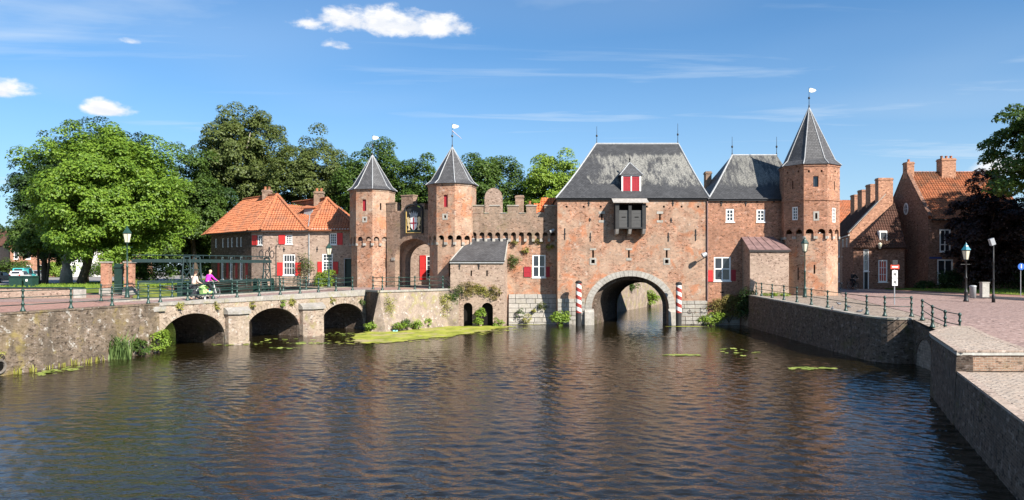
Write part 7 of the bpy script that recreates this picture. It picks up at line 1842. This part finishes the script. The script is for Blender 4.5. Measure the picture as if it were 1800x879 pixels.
# duckweed mat: flat irregular sheet and loose scraps
def blob(cx, cy, rx, ry, n=46, z=.022, rot=0, seed=0):
    pts = []
    for k in range(n):
        t = 2*math.pi*k/n; q = 1+.16*math.sin(3*t+seed)+.1*math.sin(7*t+seed*2)+.06*math.sin(13*t+seed); x, y = rx*q*math.cos(t), ry*q*math.sin(t)
        pts.append((cx+x*math.cos(rot)-y*math.sin(rot), cy+x*math.sin(rot)+y*math.cos(rot), z))
    return pts
mat_pts = [(-11.0, 51.2), (-10.3, 47.6), (-9.1, 45.6), (-7.4, 46.1), (-6.3, 48.0), (-4.2, 50.2), (-2.4, 53.6), (-1.0, 57.0), (.4, 58.3), (-.6, 59.1), (-4.9, 59.0), (-7.2, 56.6), (-9.2, 54.0), (-10.6, 54.2)]
edge = []
for k in range(len(mat_pts)):
    p, q = mat_pts[k], mat_pts[(k+1) % len(mat_pts)]
    for j in range(12):
        t = j/12; a_ = .16*math.sin(k*2.3+t*9)+.1*math.sin(k+t*23)+random.uniform(-.07, .07); dx_, dy_ = q[0]-p[0], q[1]-p[1]; l_ = math.hypot(dx_, dy_)
        edge.append((p[0]+dx_*t-dy_/l_*a_, p[1]+dy_*t+dx_/l_*a_, .024))
dw = MB(); dw.face(*edge); dw.face(*blob(13.8, 58.6, 1.5, .28, seed=4)); dw.face(*blob(1.6, 60.6, 1.6, .18, seed=4))
for k in range(520):
    t = random.random(); cx, cy = -9.6+8.5*t+random.gauss(0, 1.3), 46.2+10.5*t+random.gauss(0, 1.0); r_ = random.uniform(.03, .14); dw.face(*blob(cx, cy, r_*1.5, r_, 7,   .018+random.random()*.004, seed=k))
o = dw.build('duckweed', MT['duckweed'], uv=False, kind='stuff'); tag(o, 'yellow-green duckweed mat floating before the bastion and niches', 'duckweed')
def pads(name, lab, spots, n, s):
    mb = MB()
    for k in range(n):
        cx, cy, rx, ry = random.choice(spots); a, r_ = random.random()*6.28, math.sqrt(random.random()); x, y = cx+rx*r_*math.cos(a), cy+ry*r_*math.sin(a); q = random.uniform(.5, 1.2)*s; b = random.random()*6.28
        mb.face(*[(x+q*math.cos(b+t), y+q*math.sin(b+t), .026+.010*math.sin(t+k)) for t in [.35+5.6*j/9 for j in range(10)]], (x+q*.15*math.cos(b), y+q*.15*math.sin(b), .026))
    o = mb.build(name, MT['pad'], uv=False, kind='stuff'); tag(o, lab, 'lily pads')
pads('lily_pads', 'scattered lily pads on the water before the bridge arches', [(-15.0, 47.0, 3.2, 1.6), (-12.8, 45.6, 1.6, .6), (-11.5, 52.0, 1.8, 1.6), (-17.0, 45.2, 1.5, .8), (-20.5, 33.5, .6, 1.5), (-13.2, 43.0, .9, .4)], 150, .16)
pads('lily_pads', 'lily pads floating near the rounded corner of the right quay', [(13.7, 34.3, 1.3, .45), (12.6, 41.0, 1.0, 2.5), (9.2, 39.5, 1.0, .3)], 85, .17)
li = MB(); li.bx(-8.7, 54.0, .02, -8.35, 54.25, .12); tag(li.build('floating_litter', c_plain('litter_blue', (.3, .6, .7))), 'small pale blue scrap of litter caught in the duckweed', 'litter')
# grass blades on the lawns close to the street
def turf(name, lab, poly_fn, n, h, z):
    P = np.array([poly_fn() for _ in range(n)]); N = rng.normal(size=(n, 3)); N[:, 2] *= .15; P[:, 2] += h*.4; o = leaf_mesh(name, P, N, h, 'leaf_moss' if 'dry' in lab else 'leaf_bright', None, tuple(P.mean(0)), .18); o['kind'] = 'stuff'; return tag(o, lab, 'grass')
def gpt():
    while True:
        x, y = random.uniform(37, 60), random.uniform(46.6, 70)
        if inside((x, y), gl): return (x, y, zr(x, y)+.13)
turf('grass', 'lawn grass beside the right footway', gpt, 9000, .16, 0)
turf('grass', 'long grass under the maple', lambda: (lambda x, y: (x, y, ZL))(random.uniform(-47, -37), random.uniform(66, 90)), 9000, .5, 0)
bush('river_bush', 'sunlit green weeds at the foot of the river wall beyond the arch', (16.6, 89, 0), (1.8, 1.0, 1.5), 'leaf_bright', 1200, .22, nclump=14)
bush('river_bush', 'small weeds on the river wall beyond the arch', (13.2, 81.8, 2.0), (1.0, .5, 1.1), 'leaf_green', 500, .2, nclump=10, stems=False)
bush('quay_grass', 'grass patch at the foot of the corner tower', (20.6, 57.6, 2.4), (1.5, .5, .16), 'leaf_bright', 900, .1, nclump=20, stems=False)
